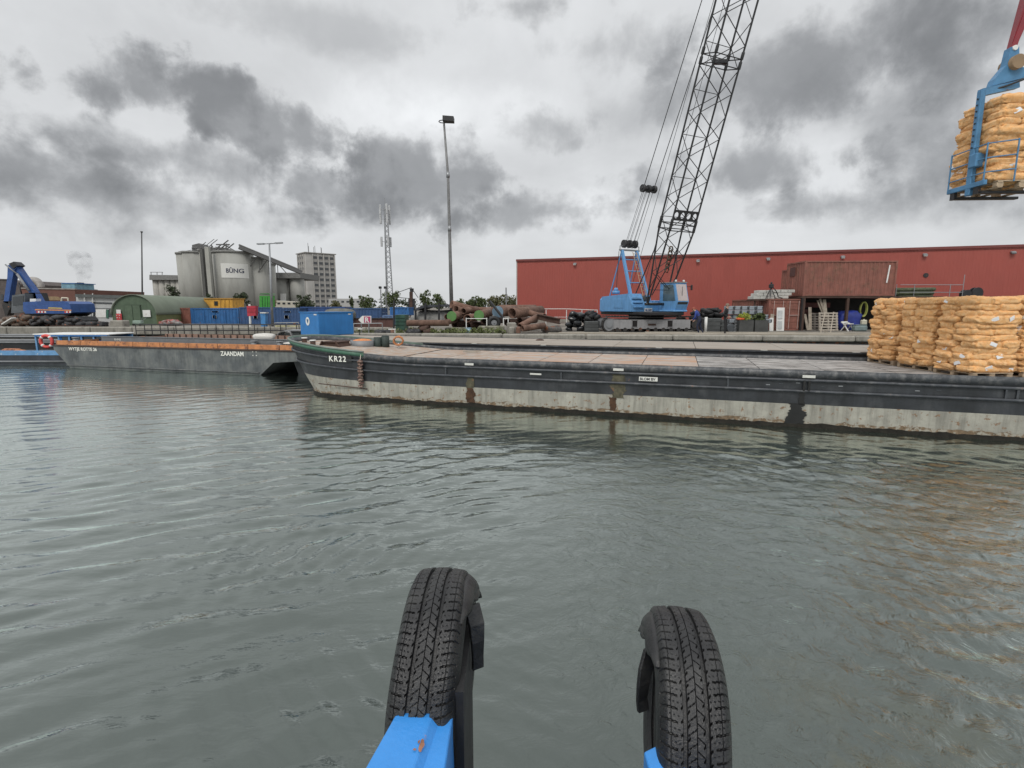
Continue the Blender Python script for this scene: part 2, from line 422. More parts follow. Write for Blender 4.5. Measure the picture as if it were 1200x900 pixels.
    # coarse skirt so the sheet goes on behind the camera, sideways and under the quay
    S = [(-900, -600), (900, -600), (900, 900), (-900, 900)]
    corners = [idx[0, 0], idx[0, -1], idx[-1, -1], idx[-1, 0]]
    o = len(V); V = np.vstack([V, np.array([(x, y, 0) for x, y in S])])
    loops = list(q.reshape(-1)); faces_tot = [4]*len(q)
    rings = [list(idx[0, :]), list(idx[:, -1]), list(idx[-1, ::-1]), list(idx[::-1, 0])]
    for r_, (s0, s1) in zip(rings, ((0, 1), (1, 2), (2, 3), (3, 0))):
        for j in range(len(r_)-1):
            loops += [r_[j+1], r_[j], o+s0]; faces_tot.append(3)
        loops += [r_[-1], o+s0, o+s1]; faces_tot.append(3)
    me = bpy.data.meshes.new('water'); me.vertices.add(len(V)); me.vertices.foreach_set('co', V.reshape(-1))
    me.loops.add(len(loops)); me.loops.foreach_set('vertex_index', np.array(loops, dtype=np.int32))
    ft = np.array(faces_tot, dtype=np.int32); me.polygons.add(len(ft))
    me.polygons.foreach_set('loop_start', np.concatenate([[0], np.cumsum(ft)[:-1]]).astype(np.int32))
    me.polygons.foreach_set('use_smooth', np.ones(len(ft), dtype=bool)); me.update(calc_edges=True); me.validate()
    m = bpy.data.materials.new('harbour_water'); m.use_nodes = True; nt = m.node_tree; N = nt.nodes; L = nt.links
    N.remove(N['Principled BSDF']); b = N.new('ShaderNodeBsdfDiffuse'); gl_ = N.new('ShaderNodeBsdfGlossy'); gl_.inputs['Roughness'].default_value = .035; gl_.inputs['Color'].default_value = (.935, 1, .96, 1)
    fr_ = N.new('ShaderNodeFresnel'); fr_.inputs['IOR'].default_value = 1.33; mxs = N.new('ShaderNodeMixShader')
    tc = N.new('ShaderNodeTexCoord')
    def noise(s, d, st=(1, 1, 1), rot=0, dist=0, r=.55):
        mp = N.new('ShaderNodeMapping'); mp.inputs['Scale'].default_value = st; mp.inputs['Rotation'].default_value = (0, 0, rot); L.new(tc.outputs['Object'], mp.inputs[0])
        t = N.new('ShaderNodeTexNoise'); t.inputs['Scale'].default_value = s; t.inputs['Detail'].default_value = d; t.inputs['Distortion'].default_value = dist; t.inputs['Roughness'].default_value = r
        L.new(mp.outputs[0], t.inputs['Vector']); return t.outputs['Fac']
    def mth(op, x, y, c=False):
        q = N.new('ShaderNodeMath'); q.operation = op; q.use_clamp = c
        for i, v in enumerate((x, y)):
            if isinstance(v, (int, float)): q.inputs[i].default_value = v
            else: L.new(v, q.inputs[i])
        return q.outputs[0]
    mx = N.new('ShaderNodeMix'); mx.data_type = 'RGBA'; mx.inputs[6].default_value = (.017, .026, .021, 1); mx.inputs[7].default_value = (.028, .038, .031, 1)
    L.new(noise(.35, 5, dist=.8), mx.inputs[0])
    # weed and silt showing in patches towards the right
    mx2 = N.new('ShaderNodeMix'); mx2.data_type = 'RGBA'; mx2.inputs[7].default_value = (.030, .032, .014, 1)
    L.new(mx.outputs[2], mx2.inputs[6])
    sep = N.new('ShaderNodeSeparateXYZ'); L.new(tc.outputs['Object'], sep.inputs[0])
    msk = 0
    for (cx, cy, rx, ry, s) in ((2.55, 3.05, .32, .28, .95), (5.2, 7.0, 1.2, .55, .5), (3.3, 3.4, .45, .6, .5), (2.6, 3.9, .5, .5, .4)):
        u = mth('DIVIDE', mth('SUBTRACT', sep.outputs[0], cx), rx); v = mth('DIVIDE', mth('SUBTRACT', sep.outputs[1], cy), ry)
        d = mth('SQRT', mth('ADD', mth('MULTIPLY', u, u), mth('MULTIPLY', v, v)), 0)
        d = mth('ADD', d, mth('MULTIPLY', mth('SUBTRACT', noise(5.5, 8, r=.7), .5), 4.0))
        f = mth('MULTIPLY', mth('SUBTRACT', 1.15, d, True), s*1.5, True)
        msk = f if msk == 0 else mth('MAXIMUM', msk, f)
    L.new(msk, mx2.inputs[0])
    # sparse foam flecks
    fl = noise(30, 2, r=.5); fl2 = noise(1.1, 4)
    fmx = mth('MULTIPLY', mth('SUBTRACT', sep.outputs[0], 3.0, True), .7, True)
    fm = mth('MULTIPLY', mth('MULTIPLY', mth('SUBTRACT', fl, .755, True), 40, True), mth('MULTIPLY', mth('SUBTRACT', fl2, .5, True), 10, True), True)
    mx3 = N.new('ShaderNodeMix'); mx3.data_type = 'RGBA'; mx3.inputs[7].default_value = (.55, .58, .56, 1); L.new(mth('MULTIPLY', fm, fmx), mx3.inputs[0]); L.new(mx2.outputs[2], mx3.inputs[6]); L.new(mx3.outputs[2], b.inputs['Color'])
    def sstep(v, lo, hi):
        q = N.new('ShaderNodeMapRange'); q.interpolation_type = 'SMOOTHSTEP'; q.inputs[1].default_value = lo; q.inputs[2].default_value = hi; L.new(v, q.inputs[0]); return q.outputs[0]
    right = sstep(mth('SUBTRACT', sep.outputs[0], mth('MULTIPLY', sep.outputs[1], .05)), -1.2, 1.0)
    lef = noise(5.5, 3, (.45, 1.4, 1), R(-22), .3, .5)
    turb = noise(4.0, 5, (1, 1, 1), 0, 1.9, .55)
    h = mth('ADD', mth('MULTIPLY', mth('MULTIPLY', lef, .45), mth('SUBTRACT', 1, right)), mth('MULTIPLY', turb, mth('MULTIPLY', right, mth('SUBTRACT', 1.0, mth('MULTIPLY', sstep(sep.outputs[1], 7.5, 12.5), .78)))))
    h = mth('ADD', h, mth('MULTIPLY', noise(16, 3, (.7, 1.2, 1), R(-25), .2), .12))
    bp = N.new('ShaderNodeBump'); bp.inputs['Strength'].default_value = 1.0; bp.inputs['Distance'].default_value = .022
    L.new(h, bp.inputs['Height'])
    for k_ in (b, gl_, fr_): L.new(bp.outputs[0], k_.inputs['Normal'])
    fac = mth('MULTIPLY', mth('POWER', fr_.outputs[0], .75), 1.95, True)
    L.new(fac, mxs.inputs[0]); L.new(b.outputs[0], mxs.inputs[1]); L.new(gl_.outputs[0], mxs.inputs[2]); L.new(mxs.outputs[0], N['Material Output'].inputs['Surface'])
    me.materials.append(m)
    obj('water', me)['kind'] = 'structure'
build_water()

# ================================================================== GROUND AND QUAYS
GZ = 1.58
GRAVEL = mat('yard_ground', (.22, .20, .17), .95, var=.25, scale=.8, bump=.6, bscale=9, col2=(.12, .11, .095), c2scale=.35)
QX = -9.6
def qy(x): return 28.0-.104*x
g = MB()
poly = [(-900, 41.2), (QX, 41.2), (QX, qy(QX)+.3), (60, qy(60)+.3), (900, qy(60)-60), (3000, 200), (3000, 4000), (-3000, 4000), (-3000, 60)]
g.add([(x, y, GZ) for x, y in poly], [tuple(range(len(poly)))])
struct('ground', g, GRAVEL)
w = MB(); SHEET = mat('sheet_piling', (.05, .045, .04), .85, var=.4, rust=.4, bump=.3)
w.box((QX-197, 41.6, .4), (394, .5, 2.3))
w.box((QX+.2, 34.9, .4), (.4, 12.6, 2.3))
d = Vector((60-QX, qy(60)-qy(QX), 0)); c_ = (Vector((QX, qy(QX), 0))+Vector((60, qy(60), 0)))/2
w.box((c_.x, c_.y+.5, .4), (d.length, .5, 2.3), Matrix.Rotation(math.atan2(d.y, d.x), 3, 'Z'))
qw = struct('quay_wall', w, SHEET)
def coping(x0, x1, yf, n, zt, h, wd=.55):
    for i in range(n):
        a = x0+(x1-x0)*i/n; b = x0+(x1-x0)*(i+1)/n-.04
        q = MB(); L_ = math.hypot(b-a, yf(b)-yf(a))
        q.box((0, 0, 0), (L_, wd, h), bev=.06)
        o = part('coping_block', q, CONC, qw, loc=((a+b)/2, (yf(a)+yf(b))/2, zt-h/2+random.uniform(-.006, .006)), rot=math.atan2(yf(b)-yf(a), b-a))
coping(-60, -13.5, lambda x: 41.1, 14, 1.66, .62, .7)
coping(-13.4, QX-.1, lambda x: 41.1, 2, 1.62, .3, .6)
coping(QX+.1, 40, lambda x: qy(x)+.1, 11, 1.76, .30)
# long baulks and rails lying along the quay
BAULK = mat('grey_baulk', (.30, .27, .22), .9, var=.25, bump=.4, stretch=(.4, 2, 2))
names = ['long grey timber baulk lying along the quay directly behind the concrete coping', 'grey baulk lying farther back in front of the crane tracks',
         'long baulk lying in front of the open shelter, nearest the coping', 'thin baulk on the ground before the concrete blocks', 'short baulk lying across the ground beside the pipe pile']
for (a, b, yo, h, wd), lb in zip(((2.0, 19.5, 1.3, .20, .25), (3.5, 18.5, 2.6, .17, .3), (8.0, 21.0, 3.9, .16, .28), (11, 17, 4.6, .14, .2), (2.8, 7.2, 3.4, .12, .22)), names):
    q = MB(); L_ = b-a; q.box((0, 0, 0), (L_, wd, h), bev=.02)
    solo('timber_baulk', q, BAULK, lb, 'baulk', 'baulks lying along the quay', loc=((a+b)/2, qy((a+b)/2)+yo, GZ+h/2), rot=math.atan2(-.104, 1)+random.uniform(-.01, .01))

# ================================================================== MAIN BARGE (KR22)
TH = R(-17.9)
KO = Vector((-6.05, 17.87, 0)); BEAM = 4.3; ZD = 1.48
cT, sT = math.cos(TH), math.sin(TH)
def W(u, v, z=0): return Vector((KO.x+cT*u-sT*v, KO.y+sT*u+cT*v, z))
def u_at(px, z, v=0.0):
    lo, hi = -6.0, 60.0
    for _ in range(50):
        m = (lo+hi)/2; p = W(m, v)
        dd = p.y*math.cos(PITCH)+(EYE-z)*math.sin(PITCH)
        if p.x/dd*600+600 < px: lo = m
        else: hi = m
    return (lo+hi)/2
def sheer(u): return .46*max(0, (2.6-u)/6.1)**1.35
def xstem(z): return -3.5+1.35*max(0, min(1, 1-z/1.85))**1.25
UEND = 30.0
def outline(z, inset=0.0, n_arc=15):
    pts = []; xs = xstem(z)+inset; B = BEAM/2
    side = [UEND-i*1.0 for i in range(int(UEND-1))]+[1.0]
    for u in side: pts.append((u, inset))
    for i in range(1, n_arc+1):
        t = math.pi/2*(1-i/n_arc)
        pts.append((1-(1-xs)*math.cos(t)**.8, B-(B-inset)*math.sin(t)**.8))
    far = [(u, BEAM-v) for u, v in reversed(pts[:-1])]
    return pts+far
def hull_band(zb, zt, inset_b=0.0, inset_t=0.0, follow_b=1.0, follow_t=1.0, umax=None, umin=None, smooth=True):
    """a strip of plating between two heights; follow = share of the sheer the edge takes"""
    lo, hi = outline(zb, inset_b), outline(zt, inset_t); vs = []; fs = []
    n = len(lo)
    for (ul, vl), (uh, vh) in zip(lo, hi):
        vs.append((ul, vl, zb+sheer(ul)*follow_b)); vs.append((uh, vh, zt+sheer(uh)*follow_t))
    for i in range(n-1):
        um = (lo[i][0]+lo[i+1][0])/2
        if umax is not None and um > umax: continue
        fs.append((2*i, 2*i+1, 2*i+3, 2*i+2))
    q = MB(); q.add(vs, fs, 0, smooth)
    return q
def solidify(q, name, m, parent, th, loc=None, label=None):
    me = q.mesh(name, m); bm = bmesh.new(); bm.from_mesh(me)
    bmesh.ops.delete(bm, geom=[v for v in bm.verts if not v.link_faces], context='VERTS')
    bmesh.ops.recalc_face_normals(bm, faces=bm.faces)
    bmesh.ops.solidify(bm, geom=bm.faces[:], thickness=th); bm.to_mesh(me); bm.free()
    return obj(name, me, parent, label=label)
kr = thing('barge', 'long black and white deck barge with a green bow marked KR22', 'barge', (KO.x, KO.y, 0), TH)
BOOT = mat('white_boot_paint', (.37, .36, .31), .8, var=.2, scale=1.2, bump=.5, bscale=12, rust=.34, rscale=5.5, rustcol=(.14, .09, .055), streak=.6, col2=(.30, .29, .25), c2=.55, c2scale=2.2)
WEED = mat('waterline_weed', (.016, .014, .010), .95, var=.5, scale=5, bump=1.0, bscale=10)
RAILM = mat('rub_rail_steel', (.045, .05, .058), .45, var=.4, scale=3, rust=.16, rscale=4, col2=(.13, .135, .14), c2=.62, c2scale=4)
part('hull_bottom', hull_band(-.4, .1, 0.06, 0.02, 0, 0), WEED, kr)
# ragged rust and weed lines just above the water, finely broken along their upper edge
def fringe(name, zb, zmean, amp, off, m, seed):
    pts = outline(.1, 0); fine = []
    for (a, b), (c, d) in zip(pts[:-1], pts[1:]):
        n = max(1, int(math.hypot(c-a, d-b)/.07))
        for k in range(n): fine.append((a+(c-a)*k/n, b+(d-b)*k/n))
    vs = []; 
    for (x, y) in fine:
        if y > BEAM*.75 and x > 2: continue
        h = amp*mnoise.noise(Vector((x*.9, y, seed)))+amp*.7*mnoise.noise(Vector((x*4.1, y, seed+3)))+amp*.45*mnoise.noise(Vector((x*13, y, seed+7)))
        yy = y-off if y < BEAM/2 else y+off
        vs += [(x-off*(x < .5), yy, zb), (x-off*(x < .5), yy, zmean+h)]
    q = MB(); q.add(vs, [(2*i_, 2*i_+1, 2*i_+3, 2*i_+2) for i_ in range(len(vs)//2-1)], 0, True); return part(name, q, m, kr)
fringe('rust_line', .05, .185, .075, .008, mat('rust_fringe', (.17, .12, .075), .9, var=.5, scale=9, bump=.6, col2=(.33, .31, .26), c2=.52, c2scale=7, c2soft=.04), 1.0)
fringe('weed_line', -.1, .115, .05, .014, WEED, 5.0)
part('white_boot', hull_band(.1, .64, .015, .0, 0, .35), BOOT, kr)
part('hull_side', hull_band(.64, 1.47, .0, .0, .35, 1), BLKPAINT, kr)
for z, s in ((1.0, .6), (1.29, .85)):
    q = MB(); pts = [(u, v, z+sheer(u)*s) for u, v in outline(z, -.035)]
    q.path(pts, .042, 6, smooth=True)
    part('rub_rail', q, RAILM, kr)
# bulwark and gunwale strip
solidify(hull_band(1.36, ZD+.08, -.03, -.02, 1, 1.0, umax=None), 'gunwale', mat('gunwale_steel', (.05, .055, .062), .5, var=.35, rust=.16, streak=.3, col2=(.15, .15, .15), c2=.56, c2scale=6), kr, .05)
GRB = mat('green_bulwark_paint', (.06, .15, .10), .5, var=.2, scale=3, rust=.15, streak=.3)
solidify(hull_band(ZD-.04, ZD+.10, -.045, -.03, 1, 1.0, umax=.9), 'green_bulwark', GRB, kr, .05)
q = MB(); pts = [(u, v, ZD+.12+sheer(u)) for u, v in outline(1.6, -.02) if u < 1.2]; q.path(pts, .035, 8); part('bulwark_cap', q, mat('bulwark_cap_paint', (.16, .19, .17), .5, rust=.2), kr)
# deck
DECKP = [mat('deck_plate_a', (.38, .35, .315), .8, var=.3, scale=3.2, rust=.2, rscale=3, rustcol=(.26, .15, .10), bump=.3, col2=(.36, .25, .18), c2=.5, c2scale=2.6),
         mat('deck_plate_b', (.39, .355, .32), .8, var=.3, scale=3.5, rust=.24, rscale=2.2, rustcol=(.24, .13, .085), bump=.3, col2=(.43, .25, .155), c2=.53, c2scale=1.3, stretch=(.5, 1.8, 1)),
         mat('deck_plate_c', (.42, .40, .38), .75, var=.22, scale=3, rust=.30, rscale=2.6, rustcol=(.11, .08, .065), bump=.3, col2=(.15, .14, .13), c2=.50, c2scale=2.4, c2soft=.03, stretch=(.45, 3.0, 1)),
         mat('deck_plate_d', (.36, .36, .36), .7, var=.25, scale=3.5, rust=.24, rscale=1.1, rustcol=(.14, .10, .08), bump=.3, col2=(.13, .13, .13), c2=.49, c2scale=2.2, c2soft=.03, stretch=(.45, 3.0, 1))]
q = MB()
zdk = ZD-.02
lo = [(u, v) for u, v in outline(1.5, .05) if u <= 2.0]
q.add([(u, v, zdk+sheer(u)*.88) for u, v in [(2.0, .05)]+lo+[(2.0, BEAM-.05)]], [tuple(range(len(lo)+2))])
part('bow_deck', q, DECKP[0], kr)
q = MB(); q.box(((2.0+UEND)/2, BEAM/2, ZD-.08), (UEND-2.0, BEAM-.1, .08)); part('under_deck', q, BLACK, kr)
nu = 17; ups = [2.0+(UEND-2.0)*i/nu for i in range(nu+1)]
for i in range(nu):
    a, b = ups[i]+.012, ups[i+1]-.012
    for (v0, v1) in ((.06, BEAM*.5-.008), (BEAM*.5+.008, BEAM-.06)):
        q = MB(); q.box((0, 0, 0), (b-a, v1-v0, .018))
        mi = 0 if i < 2 else 1 if i < 6 else 2 if i < 11 else 3
        o = part('deck_plate', q, DECKP[mi], kr, loc=((a+b)/2, (v0+v1)/2, ZD-.028+random.uniform(-.003, .003)))
# ribs between the rub rails
for px in (523, 658, 853, 1178):
    u = u_at(px, 1.15); rod('side_rib', (u, -.03, 1.03), (u, -.03, 1.27), .022, RAILM, kr, square=True)
for u in (19, 23, 27): rod('side_rib', (u, -.03, 1.03), (u, -.03, 1.27), .022, RAILM, kr, square=True)
# drainage scuppers with their white paint, stains below
WHP = mat('scupper_white', (.6, .6, .56), .7, var=.15, rust=.2)
def stain(u, z0, z1, w0, w1, m, name='rust_stain', n=46, seed=0):
    rr = random.Random(seed); q = MB(); L_ = []; Rr = []
    for i in range(n+1):
        t = i/n; z = z1+(z0-z1)*t; hw = (w0+(w1-w0)*t)/2
        a_ = .55*mnoise.noise(Vector((z*6, seed*3.1, 0)))+.25*mnoise.noise(Vector((z*25, seed*3.1, 5))); b_ = .55*mnoise.noise(Vector((z*6, seed*3.1, 9)))+.25*mnoise.noise(Vector((z*25, seed*3.1, 7)))
        L_.append((u-hw*(1+a_), z)); Rr.append((u+hw*(1+b_), z))
    q.prism(L_+Rr[::-1], 'y', -.014, -.004); return part(name, q, m, kr)
STY = mat('yellow_stain', (.085, .078, .05), .85, var=.5, scale=6, bump=.3, rust=.3); STB = mat('brown_stain', (.07, .035, .018), .9, var=.5, scale=7, bump=.4); STK = mat('tar_stain', (.008, .008, .008), .5, var=.3)
for px, kind in ((551, 0), (725, 1), (947, 2), (1260, 1)):
    u = u_at(px, 1.38); q = MB(); q.box((u, -.085, 1.40), (.3 if px < 1000 else .25, .02, .07)); part('scupper_plate', q, WHP, kr)
    if kind == 0: stain(u, .62, 1.0, .22, .26, STY, seed=1); stain(u, .14, .62, .24, .36, STB, seed=2)
    if kind == 1: stain(u, .55, 1.28, .34, .42, STY, seed=3); stain(u-.15, .16, .55, .30, .16, STB, seed=4)
    if kind == 2:
        stain(u-.12, .62, 1.0, .1, .2, STK, seed=5); stain(u-.22, .1, .66, .36, .62, STK, seed=6)
        q = MB(); q.box((u+.03, -.07, 1.15), (.05, .02, .28)); q.box((u-.09, -.07, 1.15), (.05, .02, .28)); part('drain_slot', q, STK, kr)
# lettering
q = MB(); u0 = u_at(388, 1.42); 
TXTW = mat('letter_white', (.78, .78, .72), .6, var=.08, rust=.1)
# name plate lies on the curved bow side
def side_yaw(u): return math.atan2(-(.02 if u > 1 else .08), 1)
ua, ub = u_at(389, 1.45), u_at(417, 1.45)
q = MB(); q.box((0, 0, 0), (.98, .03, .22)); 
npl = part('name_plate', q, mat('plate_black', (.015, .015, .015), .5, var=.3), kr, loc=(.05, -.045, 1.42), rot=R(-2.0)*0)
text('lettering', 'KR22', .27, TXTW, npl, (-.44, -.018, -.095), FRONT, .003, .006, spacing=1.25, sx=1.0)
ub = u_at(749, 1.14); q = MB(); q.box((0, 0, 0), (.52, .012, .12))
sg = part('company_sign', q, WHP, kr, loc=(ub+.26, -.085, 1.16)); text('lettering', 'BLOM BV', .105, mat('ink', (.02, .02, .025), .6, var=.1), sg, (-.235, -.008, -.038), FRONT, .002, .003)
ub = u_at(623, 1.2); q = MB(); q.box((ub+.15, -.082, 1.17), (.36, .012, .05)); part('small_plate', q, WHP, kr)
for k, px in enumerate((900, 915, 935, 965, 985, 1010, 1075, 1100)):       # scratched welds on the hull strip
    u = u_at(px, 1.15); q = MB(); q.box((u, -.008, 1.13+.04*(k % 3)), (.10, .012, .025), bev=.004); part('weld_mark', q, RAILM if k % 2 else GREYST, kr)
q = MB(); q.add([(2.0, -.02, 0)], []) ; 
# old lettering ghost and horizontal scrape rail low on the bow
q = MB(); q.path([(-.9+i*.4, -.03+.32*(1-(i/5.0))**2*0-.0, .50-.02*i) for i in range(0, 6)], .018, 6); part('keel_strip', q, DKRUST, kr)
# bow fittings
def local(px, py, z):
    p = G(px, py, z)-KO; return Vector((cT*p.x+sT*p.y, -sT*p.x+cT*p.y, z))
for px, py in ((357, 404), (367, 407.5)):
    p = local(px, py, 1.72); q = MB(); q.tube((p.x, p.y, 1.6), (p.x, p.y, 1.97), .095, 14); b_ = part('bollard', q, DKRUST, kr)
    q = MB(); q.tube((p.x, p.y, 1.97), (p.x, p.y, 2.01), .115, 14); part('bollard_cap', q, WHITE, b_)
p = local(390, 408, 1.62); q = MB()
q.prism([(-.48, 0), (.48, 0), (.36, .26), (-.34, .26)], 'y', -.35, .35); q.box((0, 0, .27), (.8, .8, .03)); q.beam((-.5, -.4, .02), (-.3, -.42, .3), .08, .04); q.beam((.5, -.4, .02), (.3, -.42, .3), .08, .04)
part('anchor_winch_hatch', q, DKRUST, kr, loc=(p.x, p.y+.2, 1.60))
p = Vector((u_at(425, 1.7, 2.75), 2.4, 0)); q = MB(); q.pipe((0, 0, 0), (0, 0, .36), .48, .04, 26)
q.tube((0, 0, .29), (0, 0, .32), .46, 26); cm = part('hatch_coaming', q, GREYST, kr, loc=(p.x, p.y+.35, 1.52))
q = MB(); q.sphere((0, 0, .32), .40, 18, 8, (1, 1, .25)); part('hatch_tarpaulin', q, mat('orange_tarp', (.62, .22, .07), .7, var=.3, scale=8, bump=.6, bscale=12), cm)
# things standing on the bow deck
p = W(u_at(447, 1.7, 3.0), 3.0, ZD-.02); q = MB(); q.tube((-.14, 0, 0), (-.14, 0, .54), .16, 14); q.tube((.16, .02, 0), (.16, .02, .58), .16, 14); q.tube((.16, .02, .58), (.16, .02, .60), .12, 14)
solo('mooring_drum', q, mat('dark_green_drum', (.03, .045, .04), .6, rust=.2), 'pair of dark green drums standing on the foredeck right of the round grey coaming', 'drums', loc=p)
p = W(u_at(467, 1.7, 3.2), 3.2, ZD-.02); q = MB(); q.tube((0, 0, 0), (0, 0, .3), .035, 8); st = solo('rope_reel', q, WHITE, 'orange rope bundle on a small white stand on the foredeck', 'rope reel', loc=p)
q = MB()
for i in range(7): q.path([(.19*math.cos(t/9*6.283)*(1+.1*math.sin(i*3+t)), .03*i-.1, .40+.17*math.sin(t/9*6.283)*(1+.15*math.cos(i+t))) for t in range(9)], .022, 6, closed=True)
part('rope_coil', q, ORANGE, st)
p = G(500, 416, 1.48); q = MB(); q.path([(math.cos(t/2.2)*(.16+.01*t), math.sin(t/2.2)*(.1+.008*t), .01+.002*t) for t in range(24)], .014, 6)
solo('mooring_rope', q, mat('grey_rope', (.35, .32, .27), .9, bump=.6), 'small coil of grey rope lying on the pink deck plates', 'rope', loc=p+Vector((1.6, 1.0, 0)))
# rope fender
q = MB(); zz = 1.55; uf = .92
for i in range(9):
    z = 1.34-.105*i; q.path([(uf+.075*math.cos(t*math.pi/4)+.02*math.sin(i*2.1), -.12+.06*math.sin(t*math.pi/4), z+.03*math.sin(t*1.3+i)) for t in range(8)], .032, 6, closed=True)
fd = thing('rope_fender', 'frayed brown rope fender hanging over the barge side next to KR22', 'fender', (KO.x, KO.y, 0), TH)
part('rope_body', q, mat('old_rope', (.30, .22, .18), .95, var=.5, scale=25, bump=1.0, bscale=40, col2=(.12, .06, .05), c2scale=9), fd)
q = MB(); q.path([(uf, .03, ZD+.1), (uf, -.06, ZD+.1), (uf, -.12, 1.36)], .014, 6); part('lanyard', q, mat('rope_pale', (.5, .45, .38), .9), fd)
q = MB(); q.tube((uf, -.12, 1.42), (uf, -.12, .46), .045, 8); part('rope_core', q, MATS['old_rope'], fd)
# dents and weld plates on the deck edge
for i in range(10):
    q = MB(); u = 3+i*2.3+random.uniform(-.5, .5); q.box((u, .35+random.random()*.3, ZD-.012), (.12, .05, .02), bev=.005); part('deck_eye', q, DKRUST, kr)

# ================================================================== SECOND BARGE behind it
V0 = 4.95; V1 = 8.75; Z2 = 1.72
b2 = thing('barge', 'dark sided flat barge with a pale deck lying between the near barge and the quay', 'barge', (KO.x, KO.y, 0), TH)
q = MB(); prof = [(-5.9, -.3), (30, -.3), (30, Z2-.08), (-6.3, Z2-.08), (-6.4, .9)]
q.prism(prof, 'y', V0, V1); part('hull', q, BLKPAINT, b2)
for z in (Z2-.07, Z2-.30):
    q = MB(); q.beam((-6.3, V0-.02, z), (30, V0-.02, z), .07, .05); part('rub_rail', q, RAILM, b2)
q = MB(); q.beam((-6.3, V1+.0, Z2-.05), (30, V1+.0, Z2-.05), .08, .1); part('rub_rail', q, RAILM, b2)
D2 = mat('pale_deck_plate', (.36, .32, .275), .8, var=.2, scale=1.5, rust=.12, rscale=1.0, rustcol=(.2, .13, .09), bump=.3, col2=(.24, .20, .16), c2=.55, c2scale=1.5, stretch=(.35, 2.0, 1))
for i in range(12):
    a = -6.2+36.2*i/12+.01; b = -6.2+36.2*(i+1)/12-.01
    q = MB(); q.box((0, 0, 0), (b-a, V1-V0-.08, .02)); part('deck_plate', q, D2, b2, loc=((a+b)/2, (V0+V1)/2, Z2-.03+random.uniform(-.002, .002)))
for px in (556, 637, 772, 895, 1003):
    u = u_at(px, 1.6, V0); q = MB(); q.box((u, V0-.03, 1.67), (.22, .03, .06)); part('scupper_plate', q, WHP, b2)
text('lettering', 'A  BORNEMAN', .20, TXTW, b2, (u_at(927, 1.4, V0), V0-.012, 1.32), FRONT, .003, .003, spacing=1.35)
p = W(u_at(630, Z2, V0+2.2), V0+2.6, Z2-.02); q = MB(); q.sphere((0, 0, 0), .2, 14, 7, (1, 1, .35)); solo('deck_hatch_lid', q, DKRUST, 'small round dark hatch lid on the pale second deck', 'hatch lid', loc=p)
# blue steel box on the second barge
bx = thing('equipment_box', 'smooth bright blue steel box with a round white emblem standing behind the green bow', 'equipment box', P(374, 393.5, 22.6), R(50))
q = MB(); L1, D1, HB = 1.75, 1.6, 1.0
q.box((L1/2, D1/2, HB/2), (L1, D1, HB), bev=.02); part('box_body', q, mat('bright_blue_paint', (.02, .17, .45), .4, var=.1, rust=.06, streak=.2), bx)
q = MB(); q.box((L1/2, D1/2, HB+.02), (L1+.06, D1+.06, .04)); part('box_lid', q, MATS['bright_blue_paint'], bx)
ROTL = (math.pi/2, 0, -math.pi/2)
q = MB(); 
q.add([(-.012, .9+.17*math.cos(t*math.pi/10), .62+.19*math.sin(t*math.pi/10)) for t in range(20)], [tuple(range(19, -1, -1))])
em = part('emblem', q, WHITE, bx)
q = MB(); q.add([(-.016, .9+a, .62+b) for a, b in ((-.09, .07), (-.05, .1), (0, .08), (.05, .1), (.09, .07), (.05, -.03), (0, -.11), (-.05, -.03))], [tuple(range(7, -1, -1))]); part('emblem_shield', q, mat('emblem_grey', (.05, .10, .18), .5), em)
q = MB(); q.box((-.01, .22, .92), (.01, .24, .05)); q.box((L1-.2, -.01, .93), (.14, .01, .04)); part('sticker', q, WHITE, bx)
# ================================================================== LEFT BARGE (orange stripe)
BT = R(-14.6); BO = G(78, 430.5, 0)
lb = thing('barge', 'grey hold barge with an orange stripe along its side, moored left of the green bow', 'barge', BO, BT)
HULLG = mat('scuffed_grey_hull', (.085, .095, .10), .6, var=.35, scale=.9, rust=.12, rscale=2, streak=.45, bump=.4, bscale=5, col2=(.16, .17, .165), c2=.52, c2scale=1.1)
q = MB(); LT = 1.2
q.prism([(-.75, LT), (-.75, .95), (.25, 0), (.25, -.4), (12.2, -.4), (12.35, .0), (13.1, .60), (15.4, .78), (15.4, LT)], 'y', 0, 5.0); part('hull', q, HULLG, lb)
q = MB(); q.path([(0.1, -.03, .13), (12.3, -.03, .10)], .035, 6); part('rub_rail', q, HULLG, lb)
q = MB(); q.path([(-.7, -.03, LT-.03), (15.3, -.03, LT-.03)], .03, 6); part('rub_rail', q, DKRUST, lb)
for i in range(9):
    a = -.6+i*1.76; q = MB(); q.box((a+.87, .06, LT+.125), (1.73, .05, .235), bev=.01); part('orange_board', q, ORANGE, lb, label='faded pinkish orange board' if i in (1,) else None)
q = MB(); q.box((-.3, 2.5, LT+.1), (.05, 4.8, .2)); part('bow_board', q, ORANGE, lb)
q = MB(); q.box((7.8, .62, LT+.2), (11.8, .06, .5)); q.box((7.8, .62, LT+.46), (11.8, .14, .03)); cg = part('hatch_coaming', q, mat('grey_coaming', (.16, .17, .18), .6, var=.15, rust=.08), lb)
text('lettering', 'RHMIE', .16, TXTW, lb, (1.9+.9, .575, LT+.25), FRONT, .003)
q = MB(); q.box((7.8, 4.4, LT+.2), (11.8, .06, .42)); q.box((1.9, 2.5, LT+.1), (.06, 3.8, .4)); q.box((13.7, 2.5, LT+.1), (.06, 3.8, .4)); fc = part('hatch_coaming', q, mat('hold_rust', (.27, .17, .13), .85, var=.3, rust=.3), lb)
